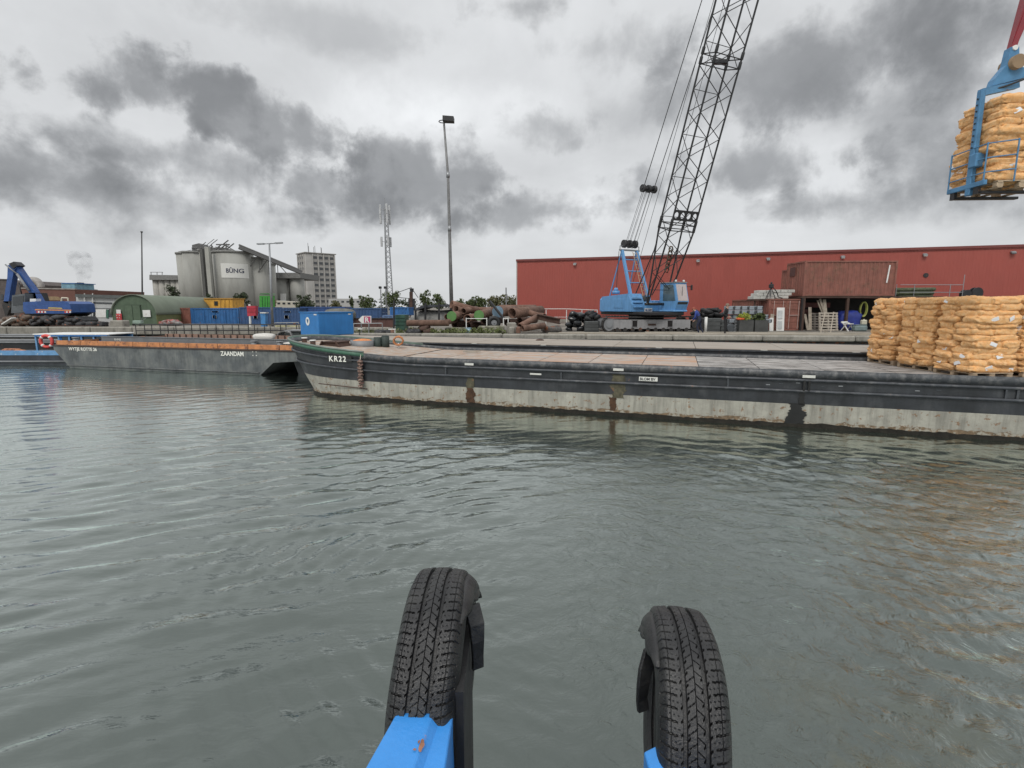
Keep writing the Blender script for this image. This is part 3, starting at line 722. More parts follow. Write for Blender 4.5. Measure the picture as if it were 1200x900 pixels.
for i in range(26): rod('coaming_rib', (2.1+i*.46, 4.35, LT), (2.1+i*.46, 4.35, LT+.4), .03, DKRUST, fc, square=True)
q = MB(); q.box((7.8, 2.5, LT-.35), (11.7, 3.7, .03)); part('hold_floor', q, RUST, lb)
text('lettering', 'WYTJE ROTTE 26', .235, TXTW, lb, (.35, -.012, .93), FRONT, .004, .005, sx=1.08)
text('lettering', 'ZAANDAM', .30, TXTW, lb, (10.15, -.012, .88), FRONT, .004, .008, sx=.9)
for i, (u, z) in enumerate(((12.0, 1.1), (12.2, 1.1), (12.0, .93), (12.2, .93))):
    q = MB(); q.box((u, -.01, z), (.05, .012, .04)); part('draft_mark', q, TXTW, lb)
for u, v in ((11.8, .35), (13.3, .3), (.4, .35)):
    q = MB(); q.tube((u, v, LT), (u, v, LT+.36), .12, 12); q.tube((u, v, LT+.36), (u, v, LT+.40), .16, 12); part('bollard', q, GREYST, lb)
def lbw(u, v, z): return BO+Vector((math.cos(BT)*u-math.sin(BT)*v, math.sin(BT)*u+math.cos(BT)*v, z))
def sack_mesh(sz, seed, nu=14, nv=9, amp=.03, fr=7):
    q = MB(); vs = []; fs = []
    rr = random.Random(seed); off = Vector((rr.uniform(0, 50), rr.uniform(0, 50), rr.uniform(0, 50)))
    for i in range(nv+1):
        t = math.pi*i/nv
        for j in range(nu):
            p = 2*math.pi*j/nu
            def sp(a, e): return math.copysign(abs(a)**e, a)
            v = Vector((sz[0]/2*sp(math.sin(t), .5)*sp(math.cos(p), .38), sz[1]/2*sp(math.sin(t), .5)*sp(math.sin(p), .38), sz[2]/2*sp(math.cos(t), .75)))
            nn = mnoise.noise(v*fr+off); n2 = mnoise.noise(v*fr*2.6+off*1.3); n3 = mnoise.noise(v*fr*6+off)
            dr = v.normalized() if v.length else Vector((0, 0, 1))
            v = v+dr*(amp*1.1*nn+amp*.7*n2+amp*.4*n3); vs.append(v)
    for i in range(nv):
        for j in range(nu): fs.append((i*nu+j, (i+1)*nu+j, (i+1)*nu+(j+1) % nu, i*nu+(j+1) % nu))
    q.add(vs, fs, 0, True); return q
q = sack_mesh((.95, .6, .36), 5, amp=.09, fr=3.5)
solo('white_bag', q, mat('white_plastic', (.62, .60, .56), .5, var=.15, bump=.3), 'white plastic sheet bundled on the barge deck above the word ZAANDAM', 'bag', loc=lbw(11.6, 1.3, LT+.5), rot=.2)
q = sack_mesh((.5, .5, .3), 8, amp=.04, fr=3)
solo('white_bag', q, MATS['white_plastic'], 'small white bag at the rusty end of the grey barge', 'bag', loc=lbw(13.6, 2.2, LT+.35))
q = sack_mesh((1.4, .5, .12), 9, amp=.04, fr=3)
solo('white_tarpaulin', q, MATS['white_plastic'], 'flat white tarpaulin lying on the stern deck next to the bollards of the grey barge', 'tarpaulin', loc=lbw(14.1, .6, LT+.30))
# ================================================================== SMALL BLUE WORKBOAT
wb = thing('workboat', 'small dark workboat with light blue bulwark and low blue cabin at the left edge', 'workboat', (0, 0, 0))
WBB = mat('light_blue_paint', (.12, .28, .50), .5, var=.25, scale=3, rust=.3, rscale=4, rustcol=(.35, .33, .3)); WBH = mat('workboat_hull', (.03, .035, .045), .55, var=.4, rust=.15, streak=.4)
q = MB(); q.prism([(-36, .6), (-36, -.3), (-23.9, -.3), (-23.2, .45), (-23.0, .6)], 'y', 28.6, 31.6); part('hull', q, WBH, wb)
q = MB(); q.path([(-36, 28.56, .18), (-23.8, 28.56, .2)], .05, 6); part('rub_rail', q, mat('rail_grey', (.2, .21, .22), .6), wb)
q = MB(); q.box((-29.5, 28.62, .67), (13, .06, .26)); part('bulwark', q, WBB, wb)
q = MB(); q.box((-29.5, 30, .575), (12.6, 2.7, .03)); part('deck', q, RUST, wb)
xc0, xc1 = X_at(43, 29.4, 1.2), X_at(128, 29.4, 1.2)
q = MB(); q.box(((xc0+xc1)/2, 30.3, 1.66), (xc1-xc0+.2, 2.0, .07), bev=.02); part('roof', q, WHITE, wb)
q = MB(); q.box(((xc0+xc1)/2, 29.33, 1.59), (xc1-xc0, .05, .08)); part('roof_edge', q, BLUE, wb)
xm = X_at(72, 29.4, 1.2)
for x in (xc0, xm-.1, xm+.5, xm+1.2, xm+1.9, xc1): rod('cabin_post', (x, 29.4, .6), (x, 29.4, 1.6), .045, WBB, wb, square=True)
for x in (xc0, xm, xc1): rod('cabin_post', (x, 31.2, .6), (x, 31.2, 1.6), .045, WBB, wb, square=True)
q = MB(); q.box(((xm+xc1)/2, 29.45, .95), (xc1-xm, .05, .7)); part('cabin_side', q, BLUE, wb)
q = MB(); q.box(((xm+xc1)/2, 31.2, 1.1), (xc1-xm, .05, 1.0)); q.box((xm, 30.3, 1.1), (.05, 1.8, 1.0)); part('cabin_wall', q, BLUE, wb)
q = MB(); q.box(((xm+xc1)/2, 29.43, 1.42), (xc1-xm-.1, .02, .22)); part('cabin_window', q, GLASS, wb)
lp = P(54.5, 400, 29.3)
def lifebuoy(loc, rr=.30, t=.07, label='', rot=(0, 0, 0), y=-.0):
    e = thing('lifebuoy', label, 'lifebuoy', loc); e.rotation_euler = rot
    q = MB(); q.path([(rr*math.cos(a*math.pi/12), 0, rr*math.sin(a*math.pi/12)) for a in range(24)], t, 8, closed=True); part('ring', q, mat('lifebuoy_red', (.62, .07, .06), .5, var=.1), e)
    for a in (0, 1, 2, 3):
        q = MB(); c = R(45+90*a); q.path([(rr*math.cos(c+dd), 0, rr*math.sin(c+dd)) for dd in (-.16, 0, .16)], t*1.06, 8); part('reflective_band', q, WHITE, e)
    return e
lifebuoy(lp, .33, .085, 'red lifebuoy hanging in the open front frame of the small blue workboat')
for i, (px, py, s, nm, c) in enumerate(((13, 411, .5, 'rusty scrap bundle on the deck of the blue workboat', (.35, .15, .09)), (24, 410, .35, 'crumpled orange net on the deck of the blue workboat', (.5, .22, .1)), (36, 409, .22, 'round white buoy on the deck of the blue workboat', (.7, .68, .62)))):
    p = P(px, py, 29.2); q = sack_mesh((s*1.6, s, s*.6), 20+i, amp=.06 if i < 2 else .004, fr=6); solo(('scrap_bundle', 'fishing_net', 'buoy')[i], q, mat('wb_'+str(i), c, .8, var=.5, scale=9), nm, ('scrap', 'net', 'buoy')[i], loc=(p.x, p.y, .6+s*.25))
# low dark pontoons behind the workboat, under the quay
for i, (x0, x1, y0, zt, lab) in enumerate(((-46, -28.3, 34, .95, 'low dark pontoon moored under the left quay behind the workboat'), (-44, -30, 37, 1.15, 'grey barge edge lying closest to the left quay wall'), (-31, -12.5, 35.5, .75, 'dark rusty pontoon carrying the railed gangway below the containers'))):
    q = MB(); q.box(((x0+x1)/2, y0+1, zt/2-.2), (x1-x0, 2, zt+.4), bev=.05)
    o = thing('pontoon', lab, 'pontoon'); part('hull', q, BLACK if i != 1 else mat('grey_pontoon', (.13, .13, .12), .8, var=.4), o)
    q = MB(); q.path([(x0, y0-.03, zt-.06), (x1, y0-.03, zt-.06)], .06, 6); q.path([(x0, y0+.3, zt+.05), (x1, y0+.3, zt+.05)], .09, 6); part('edge_pipe', q, GREYST if i != 2 else DKRUST, o)
# railed gangway along the left quay
gw = thing('gangway', 'narrow gangway with black railing running below the left quay', 'gangway')
q = MB(); q.box((-20.5, 38.2, .98), (14.5, 1.0, .08)); part('walkway', q, DKRUST, gw)
for yy in (37.75, 38.65):
    for i in range(13): rod('railing_post', (-27.6+i*1.18, yy, 1.0), (-27.6+i*1.18, yy, 1.95), .028, BLACK, gw)
    for z in (1.5, 1.93): rod('railing_bar', (-27.6, yy, z), (-13.4, yy, z), .025, BLACK, gw)
# ================================================================== WAREHOUSE
WHR = mat('warehouse_cladding', (.31, .066, .05), .6, var=.05, scale=.3, bump=.05, streak=.08)
WY0, WYD = 60.0, R(-17.9)
wx0 = X_at(606, WY0, 4)
wh = thing('warehouse', 'long windowless red clad warehouse filling the background on the right', 'warehouse', (wx0, WY0, 0), WYD)
WZ = 8.55; WL = 66.0
q = MB(); q.box((WL/2, 12, (WZ+GZ)/2), (WL, 24, WZ-GZ)); part('wall_core', q, WHR, wh)
i = 0; x = 0
PW = 1.1
sheetm = None
q = MB()
prof = []
while x < PW-.001:
    prof += [(x, 0), (x+.02, -.010), (x+.15, -.010), (x+.17, 0)]; x += .275
vs = []; 
for (a, b) in prof+[(PW, 0)]: vs += [(a, b, 0), (a, b, WZ-GZ-.32)]
q.add(vs, [(2*k, 2*k+2, 2*k+3, 2*k+1) for k in range(len(vs)//2-1)]); sheetm = q.mesh('cladding_sheet', WHR)
for i in range(60): obj('cladding_sheet', sheetm, wh, loc=(i*PW, -.02, GZ+.3))
q = MB(); q.box((WL/2, -.06, GZ+.15), (WL, .12, .3)); part('plinth', q, CONC, wh)
q = MB(); q.box((WL/2, -.04, WZ-.06), (WL+.2, .22, .22)); part('roof_coping', q, mat('coping_dark_red', (.16, .035, .03), .5, var=.1), wh)
q = MB(); q.box((WL/2, -.05, WZ-.26), (WL, .1, .03)); part('gutter_line', q, MATS['coping_dark_red'], wh)
q = MB(); q.box((-.04, .1, (WZ+GZ)/2), (.12, .3, WZ-GZ)); part('corner_trim', q, mat('trim_light', (.42, .40, .38), .5, var=.1), wh)
def wu(px, z):
    lo, hi = 0, 80
    for _ in range(50):
        m = (lo+hi)/2; X = wx0+math.cos(WYD)*m; Y = WY0+math.sin(WYD)*m
        dd = Y*math.cos(PITCH)+(EYE-z)*math.sin(PITCH)
        if X/dd*600+600 < px: lo = m
        else: hi = m
    return lo
for px in (674, 818, 900, 987, 1083, 1186, 1250):
    u = wu(px, WZ-.7); q = MB(); q.box((u, -.2, WZ-.62), (.34, .3, .16), Matrix.Rotation(.4, 3, 'X'), bev=.03)
    wl_ = part('wall_lamp', q, GREYST, wh); q = MB(); q.box((u, -.27, WZ-.72), (.28, .18, .03), Matrix.Rotation(.4, 3, 'X')); part('lamp_glass', q, WHITE if px != 1186 else GLASS, wl_)
u = wu(1085, 6.3); q = MB(); q.tube((u, -.1, 6.1), (u, -.02, 6.1), .2, 14); part('vent', q, BLACK, wh)
# thin site fence in front of its left part
fe = thing('fence', 'thin white rail fence running in front of the red wall behind the pipe pile', 'fence')
fp = [P(px, py, Y) for px, py, Y in ((616, 362, 39), (664, 362, 38), (700, 363.5, 37.3))]
for a, b in zip(fp[:-1], fp[1:]): rod('fence_rail', a, b, .022, WHITE, fe); rod('fence_rail', a-Vector((0, 0, .6)), b-Vector((0, 0, .6)), .015, WHITE, fe)
for px in (616, 640, 664, 682, 700): 
    Y = 39-(px-616)*.02; p = P(px, 363, Y); rod('fence_post', (p.x, p.y, GZ), p, .03, WHITE, fe)
# ================================================================== CONTAINERS
def corr_panel(L_, H, pitch=.28, dep=.036):
    q = MB(); pr = []; x = 0; n = max(1, int(L_/pitch)); p = L_/n
    for i in range(n):
        x = i*p; pr += [(x, 0), (x+p*.25, 0), (x+p*.36, dep), (x+p*.89, dep)]
    pr.append((L_, 0)); vs = []
    for a, b in pr: vs += [(a, b, 0), (a, b, H)]
    q.add(vs, [(2*k, 2*k+2, 2*k+3, 2*k+1) for k in range(len(vs)//2-1)]); return q
_cc = {}
def container(label, m, loc, yaw, L_=6.06, H=2.44, group=None, door='x-', rods=GALV, name='shipping_container', doorlab=None):
    Wd = 2.44; t = thing(name, label, 'container', loc, yaw, group)
    key = (m.name, L_, H)
    if key not in _cc:
        q = MB()
        for sx in (-1, 1):
            for sy in (-1, 1): q.box((sx*(L_/2-.06), sy*(Wd/2-.06), H/2), (.12, .12, H-.002))
            for z in (.07, H-.05): q.box((sx*(L_/2-.05), 0, z), (.098, Wd-.24, .10))
        for sy in (-1, 1):
            for z in (.07, H-.05): q.box((0, sy*(Wd/2-.05), z), (L_-.24, .096, .10))
        fr = q.mesh('frame', m)
        sp = corr_panel(L_-.24, H-.22).mesh('side_panel', m); ep = corr_panel(Wd-.24, H-.22).mesh('end_panel', m)
        q = MB(); q.box((0, 0, H-.03), (L_-.1, Wd-.1, .03)); q.box((0, 0, .12), (L_-.1, Wd-.1, .03)); rf = q.mesh('roof', m)
        q = MB(); w_ = (Wd-.26)/2
        q.box((0, 0, (H-.24)/2), (.04, w_-.01, H-.24))
        for k in range(5): q.box((-.03, 0, .12+k*(H-.48)/4), (.03, w_-.12, .16), bev=.01)
        dm = q.mesh('door', m); _cc[key] = (fr, sp, ep, rf, dm)
    fr, sp, ep, rf, dm = _cc[key]; w_ = (Wd-.26)/2
    obj('frame', fr, t); obj('roof', rf, t)
    obj('side_panel', sp, t, loc=(-L_/2+.12, -Wd/2+.03, .11)); obj('side_panel', sp, t, loc=(L_/2-.12, Wd/2-.03, .11), rot=math.pi)
    s = -1 if door == 'x-' else 1
    obj('end_panel', ep, t, loc=(-s*(L_/2-.03), s*(Wd/2-.12)*1.0, .11), rot=(-math.pi/2 if s > 0 else math.pi/2))
    if s < 0: pass
    for k in (-1, 1):
        d_ = obj('door', dm, t, loc=(s*(L_/2-.05), k*w_/2, .12), rot=0 if s < 0 else math.pi)
        for rk in (-.25, .25):
            r_ = rod('lock_rod', (-.075, rk*w_*1.15, .0), (-.075, rk*w_*1.15, H-.26), .022, rods, d_, n=6)
        q = MB(); q.box((-.085, 0, .95), (.03, w_*.6, .04)); part('handle', q, rods, d_)
    return t
cx = (X_at(899, 36, 2)+X_at(941, 36, 2))/2
C1 = container('weathered red container standing door end forward, white door leaning against it', CONTRED, (cx, 36+3.03+.02, GZ), math.pi/2, H=2.2, rods=mat('pale_lock_rods', (.45, .33, .3), .6))
ux0 = X_at(943, 36, 5); UC = container('large rusty red container raised on top above the dark open shelter', CONTRED, (ux0+3.15, 36+1.22, 3.96), R(-1.0), L_=6.3, H=2.4, door='x+')
# second raised container further left/behind
container('rusty red container end seen behind the raised one', CONTRED, (X_at(932, 39.6, 5)+3.0, 40.4, 3.8), R(-2), H=2.3, door='x+')
q = MB(); q.box((2.55, -1.235, 1.5), (.09, .02, 1.2), Matrix.Rotation(R(5), 3, 'Y')); part('white_marking', q, WHITE, UC)
q = MB(); q.box((-3.16, .35, 1.75), (.02, .7, .6)); part('dark_sign', q, mat('sign_dark', (.08, .035, .03), .6), UC)
# shelter under it
sh = thing('shelter', 'dark open fronted storage shelter beneath the raised container', 'shelter')
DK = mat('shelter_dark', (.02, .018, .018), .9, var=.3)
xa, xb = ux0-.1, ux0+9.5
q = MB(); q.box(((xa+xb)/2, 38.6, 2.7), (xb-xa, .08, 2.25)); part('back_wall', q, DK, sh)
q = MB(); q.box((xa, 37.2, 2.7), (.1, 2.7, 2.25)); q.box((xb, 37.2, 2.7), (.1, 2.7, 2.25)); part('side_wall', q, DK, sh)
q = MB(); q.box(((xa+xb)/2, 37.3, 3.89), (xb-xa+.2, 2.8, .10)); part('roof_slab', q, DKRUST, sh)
for x in (xa+.15, xa+3.2, xa+6.4): rod('support_post', (x, 36.0, GZ), (x, 36.0, 3.84), .08, DKRUST, sh, square=True)
for x0, x1, z, h in ((.3, 3.0, 3.35, .35), (.3, 5.0, 2.75, .12), (2.4, 4.6, 2.35, .2), (.2, 1.5, 2.9, .3)):
    q = MB(); q.box((xa+(x0+x1)/2, 38.0, z), (x1-x0, .8, h)); part('shelf_board', q, DKRED, sh)
container('dark container supporting the right side of the shelter behind the sacks', mat('container_dark', (.05, .04, .035), .7, rust=.3), (xb+3.2, 37.4, GZ), 0, H=2.25, door='x-')
cr_top = GZ+2.25
# bundles under green netting, rails, cable reels on that container
q = MB()
for k in range(7): q.tube((xb-3.0+k*.04, 37.0+.22*k-.6, 4.0+6.3*0+.13), (xb+1.1, 37.0+.22*k-.6, 4.0+.13), .13, 8)
rkx0, rkx1 = X_at(1048, 39.5, 4.7), X_at(1092, 39.5, 4.7)
bt = thing('netted_bundle', 'bundle of poles under dark green netting behind the raised container\'s right end', 'bundle', (0, 0, 0))
for k in range(6):
    for j in range(3):
        q = MB(); q.tube((rkx0+random.uniform(-.2, .1), 39.2+.3*k, 3.95+.28*j), (rkx1+random.uniform(-.2, .2), 39.2+.3*k, 3.98+.28*j), .14, 7); part('pole', q, mat('green_netting', (.10, .12, .07), .95, var=.5, scale=8, bump=.8), bt)
platf = thing('storage_platform', 'dark platform beneath the netted bundle and cable reels', 'platform'); q = MB(); q.box(((rkx0+rkx1)/2+2.6, 40, 3.78), (rkx1-rkx0+6.5, 2.4, .12)); part('deck', q, DKRUST, platf)
for x in (rkx0-.3, rkx1+5.4): rod('platform_leg', (x, 39.2, GZ), (x, 39.2, 3.7), .09, DKRUST, platf, square=True)
rr_ = thing('guard_rail', 'thin pale guard rail above the sack stacks against the red wall', 'guard rail')
for z in (4.6, 4.05): rod('rail', (rkx0, 38.9, z+.25), (X_at(1128, 38.9, z), 38.9, z+.25), .025, GALV, rr_)
for px in (1050, 1071, 1113, 1128): x = X_at(px, 38.9, 4.3); rod('rail_post', (x, 38.9, 3.84), (x, 38.9, 4.9 if px < 1120 else 5.6), .025, GALV, rr_)
for px, r_, lab in ((1132, .33, 'smaller dark cable reel standing left on the platform before the red wall'), (1144, .42, 'larger dark round cable reel beside the smaller one before the red wall')):
    x = X_at(px, 39.4, 4.6); q = MB(); q.tube((x, 39.2, 0), (x, 39.28, 0), r_, 20); q.tube((x, 39.28, 0), (x, 39.5, 0), r_*.6, 16); q.tube((x, 39.5, 0), (x, 39.58, 0), r_, 20)
    q.v = [(a, b, c+3.84+r_) for a, b, c in [(v[0], v[1], v[2]) for v in q.v]]
    solo('cable_reel', q, BLACK, lab, 'cable reel')
# goods inside / in front of shelter
def pallet_mesh(w=1.0, d=1.2, m=PALW):
    q = MB(); pieces = []
    return q
PAL = {}
def pallet(label, loc, rot=0, w=1.0, d=1.2, group=None, m=None, h=.144, name='pallet'):
    m = m or PALW; key = (w, d, m.name)
    if key not in PAL:
        a = MB(); a.box((0, 0, 0), (w, .10, .02)); b = MB(); b.box((0, 0, 0), (.10, d, .022)); c = MB(); c.box((0, 0, 0), (.13, .10, .078))
        PAL[key] = (a.mesh('board', m), b.mesh('board', m), c.mesh('block', m))
    A, B_, Cc = PAL[key]
    t = thing(name, label, 'pallet', loc, 0, group); t.rotation_euler = rot if isinstance(rot, tuple) else (0, 0, rot)
    for i in range(7): obj('board', A, t, loc=(0, -d/2+.05+i*(d-.1)/6, .133))
    for x in (-1, 0, 1):
        obj('stringer', B_, t, loc=(x*(w/2-.065), 0, .112)); obj('stringer', B_, t, loc=(x*(w/2-.065), 0, .011))
        for y in (-1, 0, 1): obj('block', Cc, t, loc=(x*(w/2-.066), y*(d/2-.06), .0615))
    return t
GREYP = mat('grey_pallet_wood', (.36, .32, .27), .9, var=.3, scale=6)
pz = X_at(972, 35.4, 2.4); pallet('grey pallet leaning upright in front of the shelter behind the trestle ladder', (pz, 35.6, GZ+.62), (R(80), 0, 0), 1.3, 1.25, m=GREYP)
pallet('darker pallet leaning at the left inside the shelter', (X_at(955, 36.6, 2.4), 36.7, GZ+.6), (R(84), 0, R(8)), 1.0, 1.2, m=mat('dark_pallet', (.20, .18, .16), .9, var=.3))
for i, (pa, pb) in enumerate((((958, 352), (966, 372)), ((961, 350), (967, 370)), ((966, 351), (968, 372)), ((943, 368), (947, 387)), ((949, 360), (949.5, 387)))):
    a = P(pa[0], pa[1], 36.3); b = P(pb[0], pb[1], 35.9); q = MB(); q.beam(a, b, .2, .05)
    solo('plank', q, WOOD, ('broad plank leaning at the top left of the shelter opening', 'middle plank of the fan leaning above the grey pallet', 'rightmost plank of the fan above the grey pallet', 'short brown plank leaning beside the container doors', 'thin white post inside the shelter left of the grey pallet')[i], 'plank')
ld = thing('trestle', 'light wooden trestle ladder leaning on the quay coping before the grey pallet', 'trestle')
a0, a1 = P(967, 366, 33.5), P(960.5, 396, 30.2); b0, b1 = P(977, 366, 33.5), P(971.5, 401, 29.6)
rod('trestle_leg', a0, a1, .03, WOOD, ld, square=True); rod('trestle_leg', b0, b1, .03, WOOD, ld, square=True)
for t in (.25, .5, .72): rod('rung', a0.lerp(a1, t), b0.lerp(b1, t), .02, WOOD, ld, square=True)
# plastic chair
ch = thing('chair', 'small white folding chair in front of the blue tarpaulin', 'chair', P(993, 388, 35.2).to_2d().to_3d()+Vector((0, 0, GZ)), R(15))
for x in (-.25, .25):
    rod('leg', (x, -.3, 0), (x, .15, .55), .025, WHITE, ch, square=True); rod('leg', (x, .3, 0), (x, -.1, .5), .025, WHITE, ch, square=True)
    rod('back_post', (x, .15, .5), (x, .3, .62), .02, WHITE, ch, square=True)
q = MB(); q.box((0, 0, .5), (.54, .4, .04)); part('seat', q, WHITE, ch); q = MB(); q.box((0, .3, .6), (.54, .03, .12)); part('backrest', q, WHITE, ch)
q = sack_mesh((1.5, .9, 1.5), 31, 20, 14, amp=.10, fr=2.2); p = P(993, 380, 36.6)
solo('blue_tarpaulin', q, mat('blue_tarp', (.02, .035, .22), .45, var=.4, bump=.4), 'deep blue tarpaulin heap at the back of the shelter', 'tarpaulin', loc=(p.x, p.y, GZ+.62))
q = MB(); hx = X_at(1012, 36.4, 3.4)
for i in range(6): q.path([(hx+.24*math.cos(t*math.pi/9)*(1+.04*math.sin(i)), 36.3+.03*i, 3.05+.5*math.sin(t*math.pi/9)*(1+.03*math.cos(i*2))) for t in range(18)], .03, 6, closed=True)
solo('hose_coil', q, mat('green_hose', (.30, .32, .08), .5), 'yellow green hose coiled and hung in the dark shelter', 'hose')
p = P(1007, 386, 35.0); q = MB(); q.box((0, 0, .2), (.85, .5, .4), bev=.08); q.box((0, 0, .42), (.75, .42, .06), bev=.02)
solo('tool_crate', q, mat('grey_green_plastic', (.16, .21, .21), .5), 'grey green plastic crate at the right end of the shelter', 'crate', loc=(p.x, p.y, GZ))
q = MB(); q.box((0, 0, .16), (.36, .25, .32), bev=.05); q.tube((0, 0, .32), (0, 0, .37), .05, 8)
solo('jerrycan', q, mat('cream_plastic', (.5, .48, .38), .5), 'cream canister standing on the grey green crate', 'jerrycan', loc=(p.x+.25, p.y, GZ+.45))
# white door and panel leaning on the red container
def lean(name, px0, px1, pyt, Y, label, m, cat, th=.05):
    x0, x1 = X_at(px0, Y, 2.3), X_at(px1, Y, 2.3); zt = P(px0, pyt, Y).z
    q = MB(); h = zt-GZ; q.box(((x0+x1)/2, Y+.12, GZ+h/2), (x1-x0, th, h), Matrix.Rotation(-.09, 3, 'X'), bev=.01); return solo(name, q, m, label, cat)
dd_ = lean('door_panel', 911, 920, 360.5, 35.4, 'white door leaning upright against the red container doors', WHITE, 'door')
q = MB(); x0, x1 = X_at(912.5, 35.3, 2.3), X_at(918.5, 35.3, 2.3)
for z in (2.0, 2.7): q.box(((x0+x1)/2, 35.485+(z-2.3)*.08-.03, z), (x1-x0-.05, .02, .55), Matrix.Rotation(-.09, 3, 'X'))
part('door_inset', q, mat('pale_grey', (.5, .52, .52), .5), dd_)
lean('board_panel', 903, 907.5, 372.5, 35.0, 'small white board leaning between planter and red container', WHITE, 'board')
lean('board_panel', 904, 908, 368, 35.3, 'taller beige board edge just behind the small white board', mat('beige', (.35, .30, .24), .7), 'board')
# planters with shrubs
def leaf_cloud(name, blobs, n, size, m, parent, seed=0, flat=.35):
    rg = np.random.RandomState(seed); vs = []; 
    wts = np.array([b[1][0]*b[1][1]*b[1][2] for b in blobs])**.75; wts = wts/wts.sum()
    ch_ = rg.choice(len(blobs), n, p=wts)
    C_ = np.array([b[0] for b in blobs])[ch_]; Rd = np.array([b[1] for b in blobs])[ch_]
    v = rg.normal(size=(n, 3)); v /= np.linalg.norm(v, axis=1)[:, None]; rad = rg.uniform(.35, 1.08, n)**.5
    # clumpy: push leaves toward random clump centres
    P_ = C_+v*Rd*rad[:, None]
    ncl = max(6, n//28); cl = P_[rg.choice(n, ncl)]; k = rg.randint(0, ncl, n); mask = rg.rand(n) < .62
    P_[mask] = cl[k][mask]+rg.normal(size=(n, 3))[mask]*Rd[mask]*.13
    a = rg.normal(size=(n, 3)); a /= np.linalg.norm(a, axis=1)[:, None]; b = rg.normal(size=(n, 3)); b = np.cross(a, b); b /= np.linalg.norm(b, axis=1)[:, None]
    s = size*rg.uniform(.6, 1.4, n)[:, None]
    V = np.stack([P_-a*s, P_+b*s*.55, P_+a*s, P_-b*s*.55], 1).reshape(-1, 3)
    me = bpy.data.meshes.new(name); me.vertices.add(4*n); me.vertices.foreach_set('co', V.reshape(-1)); me.loops.add(4*n); me.loops.foreach_set('vertex_index', np.arange(4*n, dtype=np.int32))
    me.polygons.add(n); me.polygons.foreach_set('loop_start', np.arange(0, 4*n, 4, dtype=np.int32)); me.update(calc_edges=True)
    me.materials.append(m); return obj(name, me, parent)
def foliage_mat(name, c, scale=1.5):
    m = mat(name, c, .7, var=.45, scale=scale, bump=0, col2=tuple(x*1.6 for x in c), c2=.56, c2scale=scale*1.7); return m
FOL = [foliage_mat('foliage_dark', (.035, .05, .022)), foliage_mat('foliage_mid', (.075, .10, .035)), foliage_mat('foliage_olive', (.10, .10, .04)), foliage_mat('foliage_yellow', (.30, .34, .06), 8)]
for i, (pa, pb, lab, fm, fl_) in enumerate(((866, 883.5, 'left dark planter with yellow green bushy plant', 3, (876, 370, .42)), (884.5, 901, 'right dark planter with dark green spreading plant', 1, (893, 370.5, .40)))):
    Y = 33.6; x0, x1 = X_at(pa, Y, 2), X_at(pb, Y, 2); t = thing('planter', lab, 'planter', ((x0+x1)/2, Y+.45, GZ)); w_ = x1-x0-.04
    q = MB(); hh = .78
    for sx, sy, a, b in ((0, -.43, w_, .04), (0, .43, w_, .04)): q.box((sx, sy, hh/2), (a, b, hh))
    for sx in (-1, 1): q.box((sx*(w_/2-.02), 0, hh/2), (.04, .82, hh))
    q.box((0, 0, hh-.12), (w_-.08, .82, .04)); part('planter_box', q, mat('planter_grey', (.06, .062, .06), .6), t)
    leaf_cloud('foliage', [((0, 0, hh+.18), (w_*.46, .38, .26)), ((.1, .05, hh+.3), (w_*.25, .25, .2))], 700, .06, FOL[fm], t, i)
q = sack_mesh((.5, .3, .16), 44, amp=.02); p = P(869, 375, 33.7); solo('orange_cloth', q, mat('red_orange_cloth', (.6, .12, .04), .8), 'orange red cloth lying on the left planter rim', 'cloth', loc=(p.x, p.y+.2, GZ+.86))
# grey concrete block stack (each block its own thing)
BLK = mat('grey_blocks', (.26, .29, .32), .85, var=.15, scale=4, bump=.3)
def block_mesh():
    q = MB(); q.box((0, 0, 0), (.46, .5, .26), bev=.03); q.box((-.2, -.26, .02), (.06, .04, .2), m=1); q.box((.19, -.26, .02), (.05, .04, .16), m=1); return q.mesh('kerb_block', [BLK, mat('block_recess', (.05, .055, .06), .9)])
bm_ = block_mesh(); ords = ('lowest', 'second', 'third', 'fourth', 'fifth', 'top')
for r_, (pa, n) in enumerate(((853, 5), (853, 5), (856, 6), (860, 5), (853, 5), (853, 5))):
    z = GZ+.14+r_*.285+.15; Y = 34.6+.12*(r_ % 2)
    for k in range(n):
        x = X_at(pa, Y, 2.4)+.49*k+random.uniform(-.02, .02)
        o = obj('kerb_block', bm_, None, loc=(x, Y, z-.15), rot=random.uniform(-.03, .03))
        tag(o, f'grey concrete block, {ords[r_]} row, {("first","second","third","fourth","fifth","sixth")[k]} from left, behind the planters', 'concrete block', 'grey concrete blocks stacked beside the planters')
